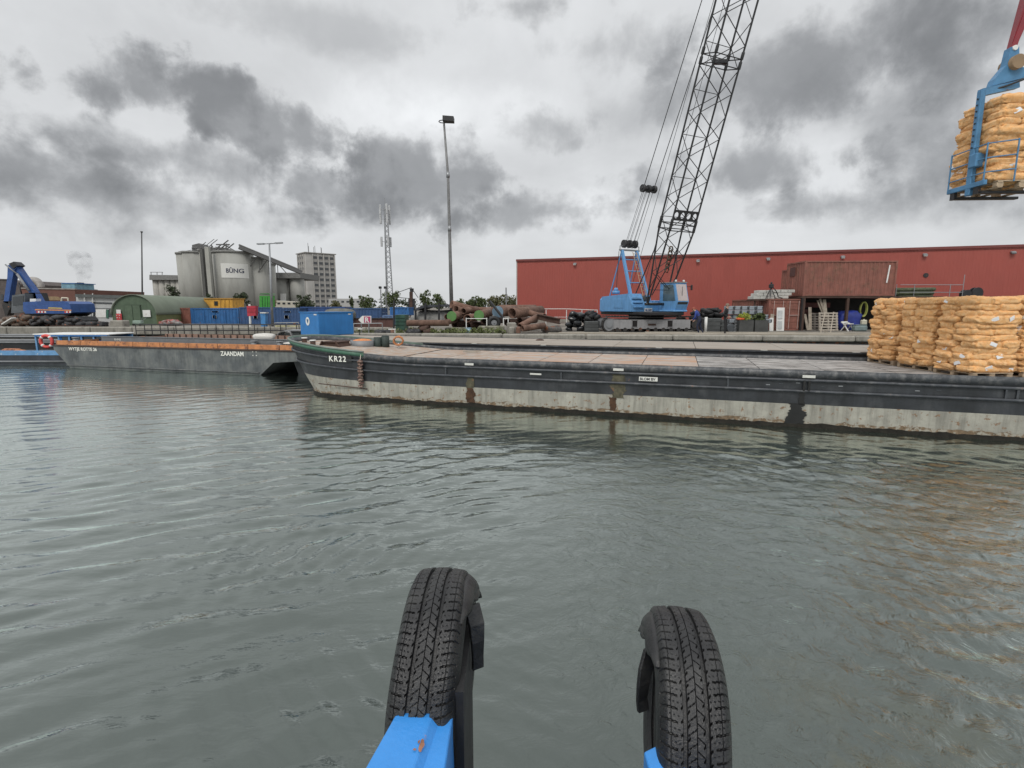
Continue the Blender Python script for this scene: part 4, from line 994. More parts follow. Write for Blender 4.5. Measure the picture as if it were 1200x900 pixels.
# paler bundles on the red container
PBL = mat('pale_blocks', (.46, .46, .43), .85, var=.15, bump=.3)
q = MB(); q.box((0, 0, 0), (.48, .9, .2), bev=.02); pbm = q.mesh('paving_bundle', PBL)
sb = thing('block_rack', 'steel rack carrying the pale blocks behind the grey block stack', 'rack'); xk0 = X_at(882, 37, 4)
q = MB(); q.box((xk0+.6, 37.0, 3.70), (1.5, 1.2, .08)); part('rack_top', q, DKRUST, sb)
for x in (xk0, xk0+1.2): rod('rack_leg', (x, 36.6, GZ), (x, 36.6, 3.66), .05, DKRUST, sb, square=True)
for r_ in range(3):
    for k in range(5 if r_ else 5):
        x = xk0+.1+.5*k+.2*r_; o = obj('paving_bundle', pbm, None, loc=(x, 37.0, 3.86+.21*r_), rot=random.uniform(-.05, .05))
        if x > xk0+1.3: o.location.z = 3.9+.21*r_
        tag(o, f'pale paving bundle, {("bottom","middle","top")[r_]} layer, {("first","second","third","fourth","fifth")[k]} from left, above grey blocks', 'paving bundle', 'pale bundles stacked above the red container')
# small tripod machine on the container
tp = thing('tripod_machine', 'small dark tripod machine standing among the pale bundles', 'machine', (X_at(903, 36.2, 4), 36.2, 3.80))
for a in (0, 2.1, 4.2): rod('tripod_leg', (.35*math.cos(a), .35*math.sin(a), 0), (0, 0, .75), .025, BLACK, tp)
q = MB(); q.box((0, 0, .85), (.28, .24, .3), bev=.05); q.tube((0, 0, 1.0), (0, 0, 1.12), .06, 8); part('motor', q, BLACK, tp)
q = MB(); q.path([(.1, 0, .8), (.4, .05, .5), (.6, .1, .1), (.9, .1, .02)], .03, 6); part('hose', q, BLACK, tp)
# dark fender/rubber heaps
def heap(label, px0, px1, pyt, Y, seed, n=22, m=None, name='rubber_block', cat='rubber block'):
    t = thing('scrap_heap', label, 'scrap heap'); x0, x1 = X_at(px0, Y, 2), X_at(px1, Y, 2); zt = P((px0+px1)/2, pyt, Y).z; rr = random.Random(seed)
    ms = [sack_mesh((.55, .45, .3), seed*7+i, 10, 7, amp=.06, fr=5).mesh('lump', m or RUBBER) for i in range(3)]
    for i in range(n):
        fz = rr.random(); w_ = (x1-x0)/2*(1-.35*fz)
        obj('lump', ms[i % 3], t, loc=((x0+x1)/2+rr.uniform(-w_, w_), Y+.4+rr.uniform(-.4, .4), GZ+.12+(zt-GZ-.2)*fz), rot=(rr.uniform(-.5, .5), rr.uniform(-.5, .5), rr.uniform(0, 3)))
    return t
SHB = mat('shiny_black_plastic', (.02, .022, .025), .22, var=.3, bump=.6, bscale=9)
heap('heap of shiny black bags against the red wall left of the crane', 667, 683, 365, 35.0, 3, 26, SHB)
heap('black heap of tyres and rubber on a grey crate just left of the crane', 686, 701, 366, 35.0, 4, 22)
heap('long black rubber heap between the crane and the man in black', 806, 850, 362, 36.5, 5, 70)
for i, (px, w_, h_, lb_) in enumerate(((693, .9, .7, 'grey crate under the black heap left of the crane'), (834, 1.1, .9, 'dark grey plastic crate in front of the long black heap'), (846, .5, .8, 'narrow dark crate right behind the man in black'))):
    x = X_at(px, 34.2, 2); t = thing('storage_crate', lb_, 'crate', (x, 34.2, GZ)); m = mat('crate_grey', (.07, .075, .075), .6)
    q = MB(); q.box((0, 0, h_/2), (w_, .6, h_), bev=.03); part('crate_body', q, m, t)
    for k in range(3):
        q = MB(); q.box((0, -.31, h_*(.2+.3*k)), (w_-.06, .03, .05)); part('crate_rib', q, m, t)
q = MB(); q.tube((0, -.2, 0), (0, .2, 0), .28, 16); p = P(857, 381, 33.6); solo('steel_drum', q, mat('drum_grey', (.10, .11, .12), .4, metal=.4), 'grey drum lying on its side right of the man in black', 'drum', loc=(p.x, 33.7, GZ+.28))
q = MB(); q.tube((0, 0, 0), (0, 0, 1.0), .09, 10); p = P(826.5, 380, 33); solo('white_post', q, WHITE, 'short white post behind the man in blue', 'post', loc=(X_at(827, 33, 2), 33, GZ))
q = MB()
for k in range(10): q.path([(.07*math.cos(t*1.047)+.03*(k % 2), .03*math.sin(t*1.047), .06+k*.09) for t in range(6)], .014, 5, closed=True)
p = P(862, 380, 33.4); solo('chain', q, GALV, 'grey chain hanging down between the drum and the left planter', 'chain', loc=(X_at(861.5, 33.4, 2), 33.4, GZ))

# ================================================================== PIPE PILE
def rpipe(pa, pb, Ya, Yb, r, label, m=RUST, disc=None, core=False):
    a, b = P(pa[0], pa[1], Ya), P(pb[0], pb[1], Yb)
    t = thing('steel_pipe', label, 'pipe'); q = MB(); q.pipe(a, b, r, .03, 20); part('pipe_wall', q, m, t)
    if core: pass
    if disc:
        d = (a-b).normalized(); q = MB(); q.tube(a+d*.01, a+d*.06, r*1.12, 24); part('end_cap', q, disc, t)
    return t
GRD = mat('green_cap', (.10, .23, .07), .6, var=.15, rust=.1); BLD = mat('blue_cap', (.17, .26, .34), .6, var=.15, rust=.15); RUST2 = mat('light_rust', (.20, .118, .088), .85, var=.3, scale=3, bump=.3, col2=(.15, .08, .055), c2scale=2)
rpipe((477, 378.5), (526, 378.5), 31.5, 31.5, .19, 'long single rusty pipe lying left of the pile above the weeds')
rpipe((529, 356.5), (560, 365), 34.5, 35.5, .26, 'topmost rusty pipe at the left, sloping down right', RUST2)
rpipe((534, 362), (547, 367), 33.8, 35, .24, 'short rusty pipe end under the topmost left one')
rpipe((549, 363), (585, 363), 36.0, 36.5, .18, 'slim rusty pipe lying level behind the two green caps', RUST2)
rpipe((584, 362), (627, 361.5), 35.5, 37.5, .27, 'big pale rusty pipe on top of the right half', RUST2)
rpipe((600, 367), (634, 364), 33.5, 36.0, .34, 'widest rusty pipe with a dark open end in the middle of the pile')
rpipe((611, 364), (636, 371), 34.6, 34.4, .19, 'rusty pipe sloping down towards the dark beam', RUST2)
rpipe((609, 382.5), (630, 371), 32.2, 33.8, .19, 'rusty pipe propped diagonally beside the concrete blocks', RUST2)
rpipe((612, 385), (638, 381.5), 31.6, 32.6, .19, 'lowest right rusty pipe with its open end facing the water')
rpipe((638, 370.5), (633, 369), 34.2, 35.6, .17, 'stub of rusty pipe at the foot of the sloping one', RUST2)
rpipe((529.5, 370.5), (545, 368), 32.6, 35.6, .28, 'pipe with a bright green cap at the far left of the pile', RUST, GRD)
rpipe((561.5, 369.5), (574, 366), 32.8, 35.8, .29, 'pipe with a bright green cap in the middle left', RUST, GRD)
rpipe((583.5, 365.5), (604, 364), 33.4, 36.4, .34, 'pipe closed by a pale blue cap', RUST, BLD)
rpipe((547.5, 373), (562, 371), 32.6, 35.6, .25, 'open rusty pipe facing out between the two green caps', RUST2)
rpipe((523, 377.5), (536, 375), 32.0, 35.0, .18, 'small open rusty pipe low at the far left')
rpipe((524, 371.5), (538, 369), 33.0, 36.0, .2, 'open rusty pipe left behind the first green cap')
rpipe((543, 364.5), (558, 362), 33.8, 36.5, .2, 'jagged dark pipe end above the open pipe')
for i, (x0, z, y) in enumerate(((536, 380, 34.2), (570, 376, 34.5), (598, 378, 34.6), (552, 382, 34.3), (612, 376, 35.4))):
    a = P(x0, z, y); q = MB(); q.pipe((a.x-.2, y, a.z), (a.x+1.0, y+2.5, a.z), .24, .03, 14); solo('steel_pipe', q, DKRUST, ('dark pipe deep under the left of the pile', 'dark pipe beneath the blue cap', 'dark pipe behind the wheel at the middle', 'lowest dark pipe behind the blue bucket', 'dark pipe deep under the widest one')[i], 'pipe')
a, b = P(574, 353, 33.0), P(590, 373, 32.6); q = MB(); q.beam(a, b, .18, .12); solo('steel_beam', q, BLACK, 'black steel bar standing diagonally across the blue cap', 'beam')
ib = thing('steel_beam', 'dark rusty H beam slanting down at the right end of the pipe pile', 'beam'); a, b = P(630, 371, 33.6), P(656, 376.5, 33.0)
for dz, w_, h_ in ((.16, .34, .05), (-.16, .34, .05), (0, .05, .3)):
    q = MB(); q.beam(a+Vector((0, 0, dz)), b+Vector((0, 0, dz)), w_, h_); part('flange' if dz else 'web', q, DKRUST, ib)
q = sack_mesh((1.3, .8, .5), 61, amp=.12, fr=3); solo('scrap_pile', q, mat('grey_scrap', (.12, .115, .11), .7, var=.5, scale=5, rust=.4, bump=.8), 'low grey and rusty scrap under the slanting H beam', 'scrap', loc=(X_at(647, 33, 2), 33.2, GZ+.2))
wt = thing('truck_wheel', 'black truck wheel lying against the middle of the pipe pile', 'wheel', P(579, 378, 32.6))
q = MB(); q.path([(.30*math.cos(a*math.pi/12), 0, .30*math.sin(a*math.pi/12)) for a in range(24)], .13, 10, closed=True); part('tyre', q, RUBBER, wt)
q = MB(); q.tube((0, -.04, 0), (0, .1, 0), .19, 16); q.tube((0, -.1, 0), (0, 0, 0), .06, 10); part('rim', q, GREYST, wt)
# concrete lumps in front
MOSS = mat('mossy_concrete', (.27, .26, .21), .95, var=.3, scale=3, bump=.8, col2=(.10, .10, .06), c2=.5, c2scale=4)
for i, (pa, pb, pt, lb_) in enumerate(((521, 544, 384, 'long mossy concrete block left of the blue bucket'), (560, 591, 382, 'long mossy concrete block in front of the wheel'), (594, 605, 378, 'pale rough concrete block right of the long one'), (596, 603, 383, 'small pale slab at the foot of the rough concrete block'), (605, 610, 383, 'brown broken stone between the pale block and the leaning pipe'))):
    Y = 31.8-.15*i; x0, x1 = X_at(pa, Y, 1.8), X_at(pb, Y, 1.8); zt = P(pa, pt, Y).z; h = max(.18, zt-GZ)
    q = MB(); q.box((0, 0, h/2), (x1-x0, .6, h), bev=.07)
    me = q.mesh('concrete_block', MOSS if i < 2 else CONC if i < 4 else RUST2); o = obj('concrete_block', me, None, loc=((x0+x1)/2, Y+.3, GZ), rot=random.uniform(-.05, .05)); tag(o, lb_, 'concrete block')
q = MB(); q.tube((0, 0, 0), (0, 0, .36), .15, 14, .18); bk = solo('bucket', q, mat('pale_blue_plastic', (.28, .42, .50), .5), 'pale blue bucket on the quay before the pipe pile', 'bucket', loc=(X_at(549, 31.3, 1.8), 31.3, GZ))
q = MB(); q.pipe((0, 0, .35), (0, 0, .38), .19, .02, 14); part('bucket_rim', q, MATS['pale_blue_plastic'], bk)
gr = thing('guard_rail', 'low white rail of thin posts standing before the truck wheel', 'guard rail')
for px in (546.5, 570.5, 590, 595.5): x = X_at(px, 32, 2); rod('rail_post', (x, 32.0, GZ), (x, 32.0, 2.55), .03, WHITE, gr)
for pa, pb in ((546.5, 570.5), (590, 595.5)): rod('rail', (X_at(pa, 32, 2.5), 32, 2.5), (X_at(pb, 32, 2.5), 32, 2.5), .022, WHITE, gr)
# trestles carrying the long pipe
for i, px in enumerate((484, 505)): 
    x = X_at(px, 31.6, 2); q = MB(); q.box((x, 31.6, GZ+.18), (.35, .5, .36), bev=.03); solo('support_block', q, DKRUST, ('left', 'right')[i]+' dark support under the long single pipe', 'support')
# ================================================================== CRAWLER CRANE
CRX, CRY = 8.95, 34.5
cr = thing('crawler_crane', 'light blue crawler crane with tall black lattice boom standing before the red warehouse', 'crane', (CRX, CRY, GZ))
HA = R(-65)
def U(x, y, z): return Vector((math.cos(HA)*x-math.sin(HA)*y, math.sin(HA)*x+math.cos(HA)*y, z-GZ))
UR = Matrix.Rotation(HA, 3, 'Z')
TRG = mat('track_frame_grey', (.27, .27, .275), .55, var=.15, rust=.15, streak=.3); PADM = mat('track_pad_steel', (.03, .028, .026), .7, var=.4, rust=.3)
q = MB(); q.box((0, 0, 0), (.19, .62, .035)); q.box((-.06, 0, .03), (.03, .62, .04)); padm = q.mesh('track_pad', PADM)
TL, TRR = 5.45, .41           # distance between end wheels, radius
for sy in (-1, 1):
    tk = obj('crawler', MB().box((0, 0, .47), (4.9, .46, .50)).box((2.3, 0, .47), (.7, .40, .36)).mesh('track_frame', TRG), cr, loc=(-.02, sy*1.4, 0), scale=(1, 1, 1.16))
    per = 2*TL+2*math.pi*TRR; n = 66
    for i in range(n):
        s_ = per*i/n
        if s_ < TL: x, z, a = -TL/2+s_, .46+TRR, 0; z += -.03*math.sin(math.pi*s_/TL)
        elif s_ < TL+math.pi*TRR: t = (s_-TL)/TRR; x, z, a = TL/2+TRR*math.sin(t), .46+TRR*math.cos(t), t
        elif s_ < 2*TL+math.pi*TRR: t = s_-TL-math.pi*TRR; x, z, a = TL/2-t, .46-TRR, math.pi
        else: t = (s_-2*TL-math.pi*TRR)/TRR; x, z, a = -TL/2-TRR*math.sin(t), .46-TRR*math.cos(t), math.pi+t
        obj('track_pad', padm, tk, loc=(x, 0, z), rot=(0, a, 0))
    for x, nm in ((-TL/2, 'sprocket'), (TL/2, 'idler')):
        q = MB(); q.tube((x, -.2, .46), (x, .2, .46), TRR-.06, 24); q.tube((x, -.26, .46), (x, .26, .46), .2, 16); part(nm, q, GREYST if nm == 'sprocket' else PADM, tk)
    rm = MB().tube((0, -.24, 0), (0, .24, 0), .12, 12).mesh('roller', PADM)
    for i in range(10): obj('roller', rm, tk, loc=(-2.2+i*.49, 0, .17))
    for x in (-1.1, 1.15):
        q = MB(); q.box((x, -.235 if sy < 0 else .235, .50), (.32, .02, .36)); part('frame_opening', q, mat('opening_dark', (.012, .01, .01), .9), tk)
        q = MB()
        for dx, dz, a_, b_ in ((-.17, 0, .03, .40), (.17, 0, .03, .40), (0, .19, .37, .03), (0, -.19, .37, .03)): q.box((x+dx, -.245 if sy < 0 else .245, .50+dz), (a_, .03, b_))
        part('opening_rim', q, TRG, tk)
    q = MB(); q.box((-.0, -.245 if sy < 0 else .245, .45), (.5, .02, .1)); part('track_plate', q, DKRUST, tk)
q = MB(); q.box((0, 0, .62), (2.4, 2.5, .42)); q.tube((0, 0, .8), (0, 0, 1.18), 1.15, 26); part('car_body', q, BLACK, cr)
def ubox(name, c, d, m, rotx=None, bev=.04, par=cr, rot=None):
    q = MB(); q.box((0, 0, 0), d, rot, bev=bev); vs = [UR @ Vector(v)+U(*c) for v in q.v]; q.v = [tuple(v) for v in vs]; return part(name, q, m, par)
def uprism(name, poly, a, b, m, axis='y', par=cr):
    q = MB(); q.prism(poly, axis, a, b); q.v = [tuple(U(*v)) for v in q.v]; return part(name, q, m, par)
ubox('upper_frame', (-.6, 0, 2.80), (5.4, 2.7, .22), BLACK)
rb = uprism('engine_housing', [(-3.0, 2.92), (.34, 2.92), (.34, 3.35), (-.05, 4.08), (-3.0, 3.93)], -1.5, -.42, CRBLUE)
ubox('housing_hatch', (-1.0, -1.51, 3.45), (1.1, .03, .6), CRBLUE, par=rb, bev=.01); ubox('housing_vent', (.16, -.96, 3.75), (.03, .7, .12), mat('vent_grey', (.08, .14, .2), .6), par=rb, bev=.01)
for z, x in ((3.2, .36), (3.5, .27), (3.75, .14)): ubox('step', (x+.06, -.95, z), (.14, .8, .04), CRBLUE, par=rb, bev=.01)
ubox('counterweight', (-3.05, 0, 3.35), (.7, 2.9, 1.0), CRBLUE, bev=.12)
ubox('winch_housing', (-1.4, .35, 3.25), (2.6, 1.2, .62), CRBLUE)
ubox('front_panel', (.30, .15, 3.22), (.12, 1.12, .6), CRBLUE); ubox('side_platform', (.75, .95, 2.96), (2.9, 1.15, .12), CRBLUE)
ubox('left_housing', (-1.2, 1.05, 3.3), (2.4, .9, .7), CRBLUE)
for x in (-1.9, -1.0):
    q = MB(); q.tube(U(x, -.1, 3.75), U(x, .85, 3.75), .26, 18); q.tube(U(x, -.14, 3.75), U(x, -.1, 3.75), .36, 18); q.tube(U(x, .85, 3.75), U(x, .89, 3.75), .36, 18); part('winch_drum', q, mat('rope_drum', (.10, .095, .085), .6, metal=.3), cr)
q = MB(); c_ = U(-1.9, -1.1, 4.1); q.tube(c_, c_+Vector((0, 0, .22)), .26, 14); q.tube(c_+Vector((0, 0, .22)), c_+Vector((0, 0, .42)), .18, 14, .1); part('air_filter', q, CRBLUE, cr)
# cab
cb = uprism('cab', [(.62, 3.02), (2.1, 3.02), (2.28, 3.55), (1.98, 4.72), (.62, 4.72)], .56, 1.5, CRBLUE)
ubox('cab_roof', (1.3, 1.03, 4.755), (1.5, 1.05, .06), GREYST, par=cb)
q = MB(); q.add([tuple(U(2.115, .62, 3.12)), tuple(U(2.115, 1.44, 3.12)), tuple(U(2.285, 1.44, 3.53)), tuple(U(2.285, .62, 3.53))], [(0, 1, 2, 3)])
part('lower_window', q, GLASS, cb)
q = MB(); q.add([tuple(U(2.29, .62, 3.60)), tuple(U(2.29, 1.44, 3.60)), tuple(U(2.01, 1.44, 4.64)), tuple(U(2.01, .62, 4.64))], [(0, 1, 2, 3)])
CGL = mat('cab_glass', (.42, .36, .35), .12, var=.15, bump=0, spec=.8, scale=.6); part('front_window', q, CGL, cb)
q = MB(); q.add([tuple(U(.95, .548, 3.6)), tuple(U(2.1, .548, 3.6)), tuple(U(1.85, .548, 4.62)), tuple(U(.95, .548, 4.62))], [(0, 1, 2, 3)]); part('side_window', q, mat('cab_side_glass', (.07, .11, .13), .12, spec=.8), cb)
ubox('wiper', (2.2, 1.0, 4.1), (.02, .03, .8), BLACK, par=cb, bev=.005)
q = MB(); a = U(2.0, 1.5, 4.5); b = U(2.1, 1.85, 4.5); q.tube(a, b, .02, 6); q.box(b-Vector((0, 0, .05)), (.12, .1, .34), bev=.03); part('mirror', q, BLACK, cb)
for y in (.7, 1.35): q = MB(); q.box(U(1.9, y, 4.86), (.12, .12, .12), bev=.02); part('work_lamp', q, WHITE, cb)
sgn = ubox('sign_plate', (.40, -.15, 3.02), (.03, .62, .22), WHITE, bev=.005)
text('lettering', 'BLOM', .2, mat('blue_ink', (.02, .06, .2), .6), sgn, U(.425, -.43, 2.95), (math.pi/2, 0, HA+math.pi/2), .003, .004)
for a, b in (((-.3, .56, 3.0), (-.3, .56, 3.9)), ((-.3, 1.45, 3.7), (.6, 1.45, 3.9))): q = MB(); q.tube(U(*a), U(*b), .03, 6); part('grab_bar', q, CRBLUE, cr)
# gantry (A-frame)
gy = .62
for y in (-gy, gy):
    for nm, a, b, r_ in (('gantry_leg', (-.75, y*1.15, 3.9), (-2.0, y, 7.05), .085), ('gantry_stay', (-3.1, y*1.3, 3.8), (-2.05, y, 7.0), .045)): rod(nm, U(*a), U(*b), r_, CRBLUE, cr, square=(nm == 'gantry_leg'))
for t in (.3, .55, .8):
    a = Vector((-.75, -gy*1.1, 3.9)).lerp(Vector((-2.0, -gy, 7.05)), t); rod('gantry_cross', U(*a), U(a.x, -a.y, a.z), .04, CRBLUE, cr)
rod('gantry_head', U(-2.0, -.85, 7.08), U(-2.0, .85, 7.08), .06, GALV, cr)
for y in (-.8, .8): rod('gantry_cap', U(-2.0, y, 7.05), U(-2.0, y, 7.35), .03, GALV, cr)
rod('gantry_top_bar', U(-2.0, -.8, 7.35), U(-2.0, .8, 7.35), .025, GALV, cr)
LADM = mat('ladder_tan', (.40, .27, .17), .7, var=.2)
la, lb_ = Vector((-.55, .3, 3.95)), Vector((-1.75, .25, 6.95))
for dy in (-.16, .16): rod('ladder_rail', U(la.x, la.y+dy, la.z), U(lb_.x, lb_.y+dy, lb_.z), .022, LADM, cr)
for i in range(12): p = la.lerp(lb_, (i+.5)/12); rod('ladder_rung', U(p.x, p.y-.16, p.z), U(p.x, p.y+.16, p.z), .018, LADM, cr)
BB = mat('boom_black', (.022, .022, .024), .5, var=.3, rust=.05)
# boom
BE = R(71.5); BL_ = 32.0; BW, BD = 1.85, 1.0
bd = Vector((math.cos(BE), 0, math.sin(BE))); bn = Vector((-math.sin(BE), 0, math.cos(BE)))     # bn points back/up
FT = Vector((1.0, 0, 3.4))
q = MB(); q.tube(U(1.0, -BW/2, 3.4), U(1.0, BW/2, 3.4), .09, 10)
boom = part('boom', q, BB, cr)
def bp(s, side, dep):        # s metres along, side -1..1, dep -1 (front) .. 1 (back)
    wd = 1.0; dd = 1.0
    if s < 4.6: dd = .10+.90*s/4.6; wd = .82+.18*s/4.6
    if s > BL_-4: dd = 1-.7*(s-BL_+4)/4; wd = 1-.4*(s-BL_+4)/4
    v = FT+bd*s+bn*(dep*BD/2*dd)+Vector((0, side*BW/2*wd, 0)); return U(*v)
cuts = [0, 4.6, BL_-4, BL_]
for sd_ in (-1, 1):
    for dp in (-1, 1):
        for a, b in zip(cuts[:-1], cuts[1:]): rod('boom_chord', bp(a, sd_, dp), bp(b, sd_, dp), .052, BB, boom, n=8)
pit = 1.12; nn_ = int((BL_-1.2)/pit)
for i in range(nn_):
    s0 = .9+i*pit; s1 = s0+pit
    for dp in (-1, 1):
        f = 1 if (i % 2) else -1
        rod('boom_brace', bp(s0, -f, dp), bp(s1, f, dp), .023, BB, boom, n=6)
        if dp == 1 and i % 2 == 0: rod('boom_brace', bp(s0, -1, dp), bp(s0, 1, dp), .02, BB, boom, n=6)
    for sd_ in (-1, 1):
        f = 1 if (i % 2) else -1
        rod('boom_brace', bp(s0, sd_, -f), bp(s1, sd_, f), .023, BB, boom, n=6)
for s in (4.7, 5.05, 13.3, 13.75, 22, 22.4):
    for dp in (-1, 1): rod('joint_bar', bp(s, -1, dp), bp(s, 1, dp), .03, BB, boom, n=6)
    for sd_ in (-1, 1): rod('joint_bar', bp(s, sd_, -1), bp(s, sd_, 1), .03, BB, boom, n=6)
    for sd_ in (-1, 1):
        for dp in (-1, 1): rod('chord_coupling', bp(s-.02, sd_, dp), bp(s+.32, sd_, dp), .085, BB, boom, n=8)
# plate with round holes across the back of the boom
q = MB(); a, b = bp(5.3, -1.02, -1), bp(5.3, 1.02, -1); up = (bp(5.9, -1, -1)-bp(5.3, -1, -1)); ex = b-a
def plate_pt(u, v): return a+ex*u+up*v
n = 12
cells = 4; vs = []; fs = []
for c in range(cells):
    u0, u1 = c/cells, (c+1)/cells; cu = (u0+u1)/2; o = len(vs)
    for k in range(n):
        t = 2*math.pi*k/n+math.pi/4; cx_, cy_ = math.cos(t), math.sin(t); mx_ = max(abs(cx_), abs(cy_))
        vs.append(plate_pt(cu+cx_/mx_*.5/cells, .5+cy_/mx_*.5)); vs.append(plate_pt(cu+cx_*.085, .5+cy_*.30))
    for k in range(n): k2 = (k+1) % n; fs.append((o+2*k, o+2*k2, o+2*k2+1, o+2*k+1))
q.add(vs, fs); solidify(q, 'holed_plate', BB, boom, .04)
q = MB(); q.box(bp(13.5, 0, 0), (.7, .25, .22), bev=.03); part('boom_fitting', q, BB, boom)
q = MB()
for k in range(6): q.path([bp(2.2+.25*k, .4, 1)+Vector((.12*math.cos(t), 0, .2*math.sin(t))) for t in (0, 1, 2, 3, 4, 5)], .05, 5, closed=True)
part('coiled_cable', q, mat('cable_mixed', (.12, .09, .06), .8, var=.6, scale=6), boom)
# boom stays, bridle and ropes
tip = Vector((1.0+math.cos(BE)*BL_, 0, 3.4+math.sin(BE)*BL_)); at_ = Vector((-2.0, 0, 7.2)); br = at_.lerp(tip, .135)
for y in (-.42, .42): rod('boom_stay', U(br.x, y, br.z), U(tip.x, y*1.3, tip.z), .024, BB, cr, n=6)
for k, y in enumerate((-.42, -.16, .16, .42)): rod('bridle_rope', U(at_.x, y*1.1, at_.z), U(br.x, y, br.z), .014, BB, cr, n=5)
for k, y in enumerate((-.34, -.08, .22)): rod('bridle_rope', U(at_.x, y*1.1, at_.z), U(br.x, y*.9, br.z), .012, BB, cr, n=5)
for k in range(3):
    for c, rr_2, nm in ((br, .24, 'bridle_sheave'), (at_+Vector((0, 0, .3)), .27, 'gantry_sheave')):
        y = (-.45, 0, .45)[k]; q = MB(); q.tube(U(c.x, y-.09, c.z), U(c.x, y+.09, c.z), rr_2, 16); part(nm, q, BB, cr)
q = MB(); q.tube(U(br.x, -.6, br.z), U(br.x, .6, br.z), .09, 8); part('bridle_bar', q, BB, cr)
rod('hoist_rope', U(-1.0, .3, 3.9), U(tip.x-.4, .2, tip.z), .014, BB, cr, n=5); rod('hoist_rope', U(-1.9, .0, 3.9), U(tip.x-.5, -.2, tip.z), .014, BB, cr, n=5)
rod('pendant_rope', U(-2.1, -.8, 7.0), U(-2.15, -.9, 4.3), .02, BLACK, cr, n=5)
rod('boom_strut', U(-.2, -.8, 4.0), bp(3.6, -1, 1), .035, BB, cr, n=6); rod('boom_strut', U(-.2, .6, 4.0), bp(3.6, 1, 1), .035, BB, cr, n=6)

# ================================================================== SACKS ON PALLETS
SACKM = mat('orange_net_sack', (.82, .42, .16), .8, var=.25, scale=5, bump=1.0, bscale=55, col2=(.86, .53, .26), c2=.50, c2scale=13, c2soft=.08, rust=.30, rustcol=(.45, .20, .08), rscale=16)
SACKV = [sack_mesh((.64, .55, .21), 100+i, 34, 18, amp=.050, fr=11) .mesh('firewood_sack', SACKM) for i in range(6)]
LABM = mat('white_label', (.75, .75, .76), .4, var=.1, bump=.2)
lab_me = MB().box((0, 0, 0), (.15, .012, .085), bev=.004).mesh('paper_label', LABM)
FL = ('front left', 'front right', 'back left', 'back right')
ORD = ('first', 'second', 'third', 'fourth', 'fifth', 'sixth', 'seventh', 'eighth', 'ninth', 'tenth', 'eleventh', 'twelfth', 'thirteenth')
def sack_stack(where, loc, yaw, layers=12, seed=0, group='orange net sacks piled on pallets', skip=(), lab='', pal=True, lh=.152, z0=.145):
    rr = random.Random(seed)
    if pal: pallet(lab, loc, yaw)
    cy, sy = math.cos(yaw), math.sin(yaw)
    for L_ in range(layers):
        jx, jy = rr.uniform(-.03, .03), rr.uniform(-.03, .03)
        for k, (sx, sy_) in enumerate(((-1, -1), (1, -1), (-1, 1), (1, 1))):
            if (L_, k) in skip: continue
            tw = L_ % 2
            spx = (.13, -.11, .02, -.14)[L_ % 4]; spy = (-.12, .15, -.02, .10)[L_ % 4]; tp = 1-.075*(L_/12)**1.5
            lx_ = (.54+spx*sx*-1*-1 if sx < 0 else .54-spx); ly_ = (.60+spy if sy_ < 0 else .60-spy)
            if sx < 0: lx_ = .54+spx
            x = (sx*(.54-lx_/2)+jx+rr.uniform(-.035, .035))*tp; y = (sy_*(.60-ly_/2)+jy+rr.uniform(-.035, .035))*tp
            o = obj('firewood_sack', SACKV[rr.randrange(6)], None, loc=(loc[0]+cy*x-sy*y, loc[1]+sy*x+cy*y, loc[2]+z0+lh*(L_+.5)))
            o.rotation_euler = (rr.uniform(-.05, .05), rr.uniform(-.05, .05), yaw+rr.choice((0, math.pi))+rr.uniform(-.13, .13)); s_ = rr.uniform(.94, 1.07); o.scale = (s_*lx_/.54*tp, s_*ly_/.54*.96*tp, s_*rr.uniform(.98, 1.15))
            tag(o, f'orange sack, {ORD[L_]} layer, {FL[k]} of {where}', 'sack', group)
            if rr.random() < .32:
                side = rr.random() < .5
                r_inv = o.rotation_euler.to_matrix().inverted()
                wd = Vector((0, -1, 0)) if side else Vector((-1, 0, 0))
                ld_ = r_inv @ wd; px_ = Vector((max(-.31, min(.31, ld_.x*.5)), max(-.27, min(.27, ld_.y*.5)), rr.uniform(-.03, .04)))
                px_ += (r_inv @ (Vector((1, 0, 0)) if side else Vector((0, 1, 0))))*rr.uniform(-.15, .15)
                t_ = obj('paper_label', lab_me, o, loc=px_, rot=(r_inv @ Matrix.Rotation(0 if side else -math.pi/2, 3, 'Z') @ Matrix.Rotation(rr.uniform(-.5, .5), 3, 'Y') @ Matrix.Rotation(rr.uniform(-.5, .2), 3, 'X')))
STK = [('nearest sack stack', (11.84, 13.1), 0.0, 12), ('middle sack stack', (11.92, 14.5), .05, 12), ('farthest left sack stack', (11.98, 15.9), -.04, 12),
       ('right edge sack stack', (13.25, 13.3), .03, 12), ('hidden back sack stack', (13.2, 14.75), 0, 12)]
for i, (wn, (x, y), yw, n) in enumerate(STK):
    sk = set()
    if i == 4: sk = {(L_, k) for L_ in range(12) for k in (2, 3)}
    sack_stack(wn, (x, y, ZD-.02), yw, n, 11+i, lab='wooden pallet under the '+wn, skip=sk)
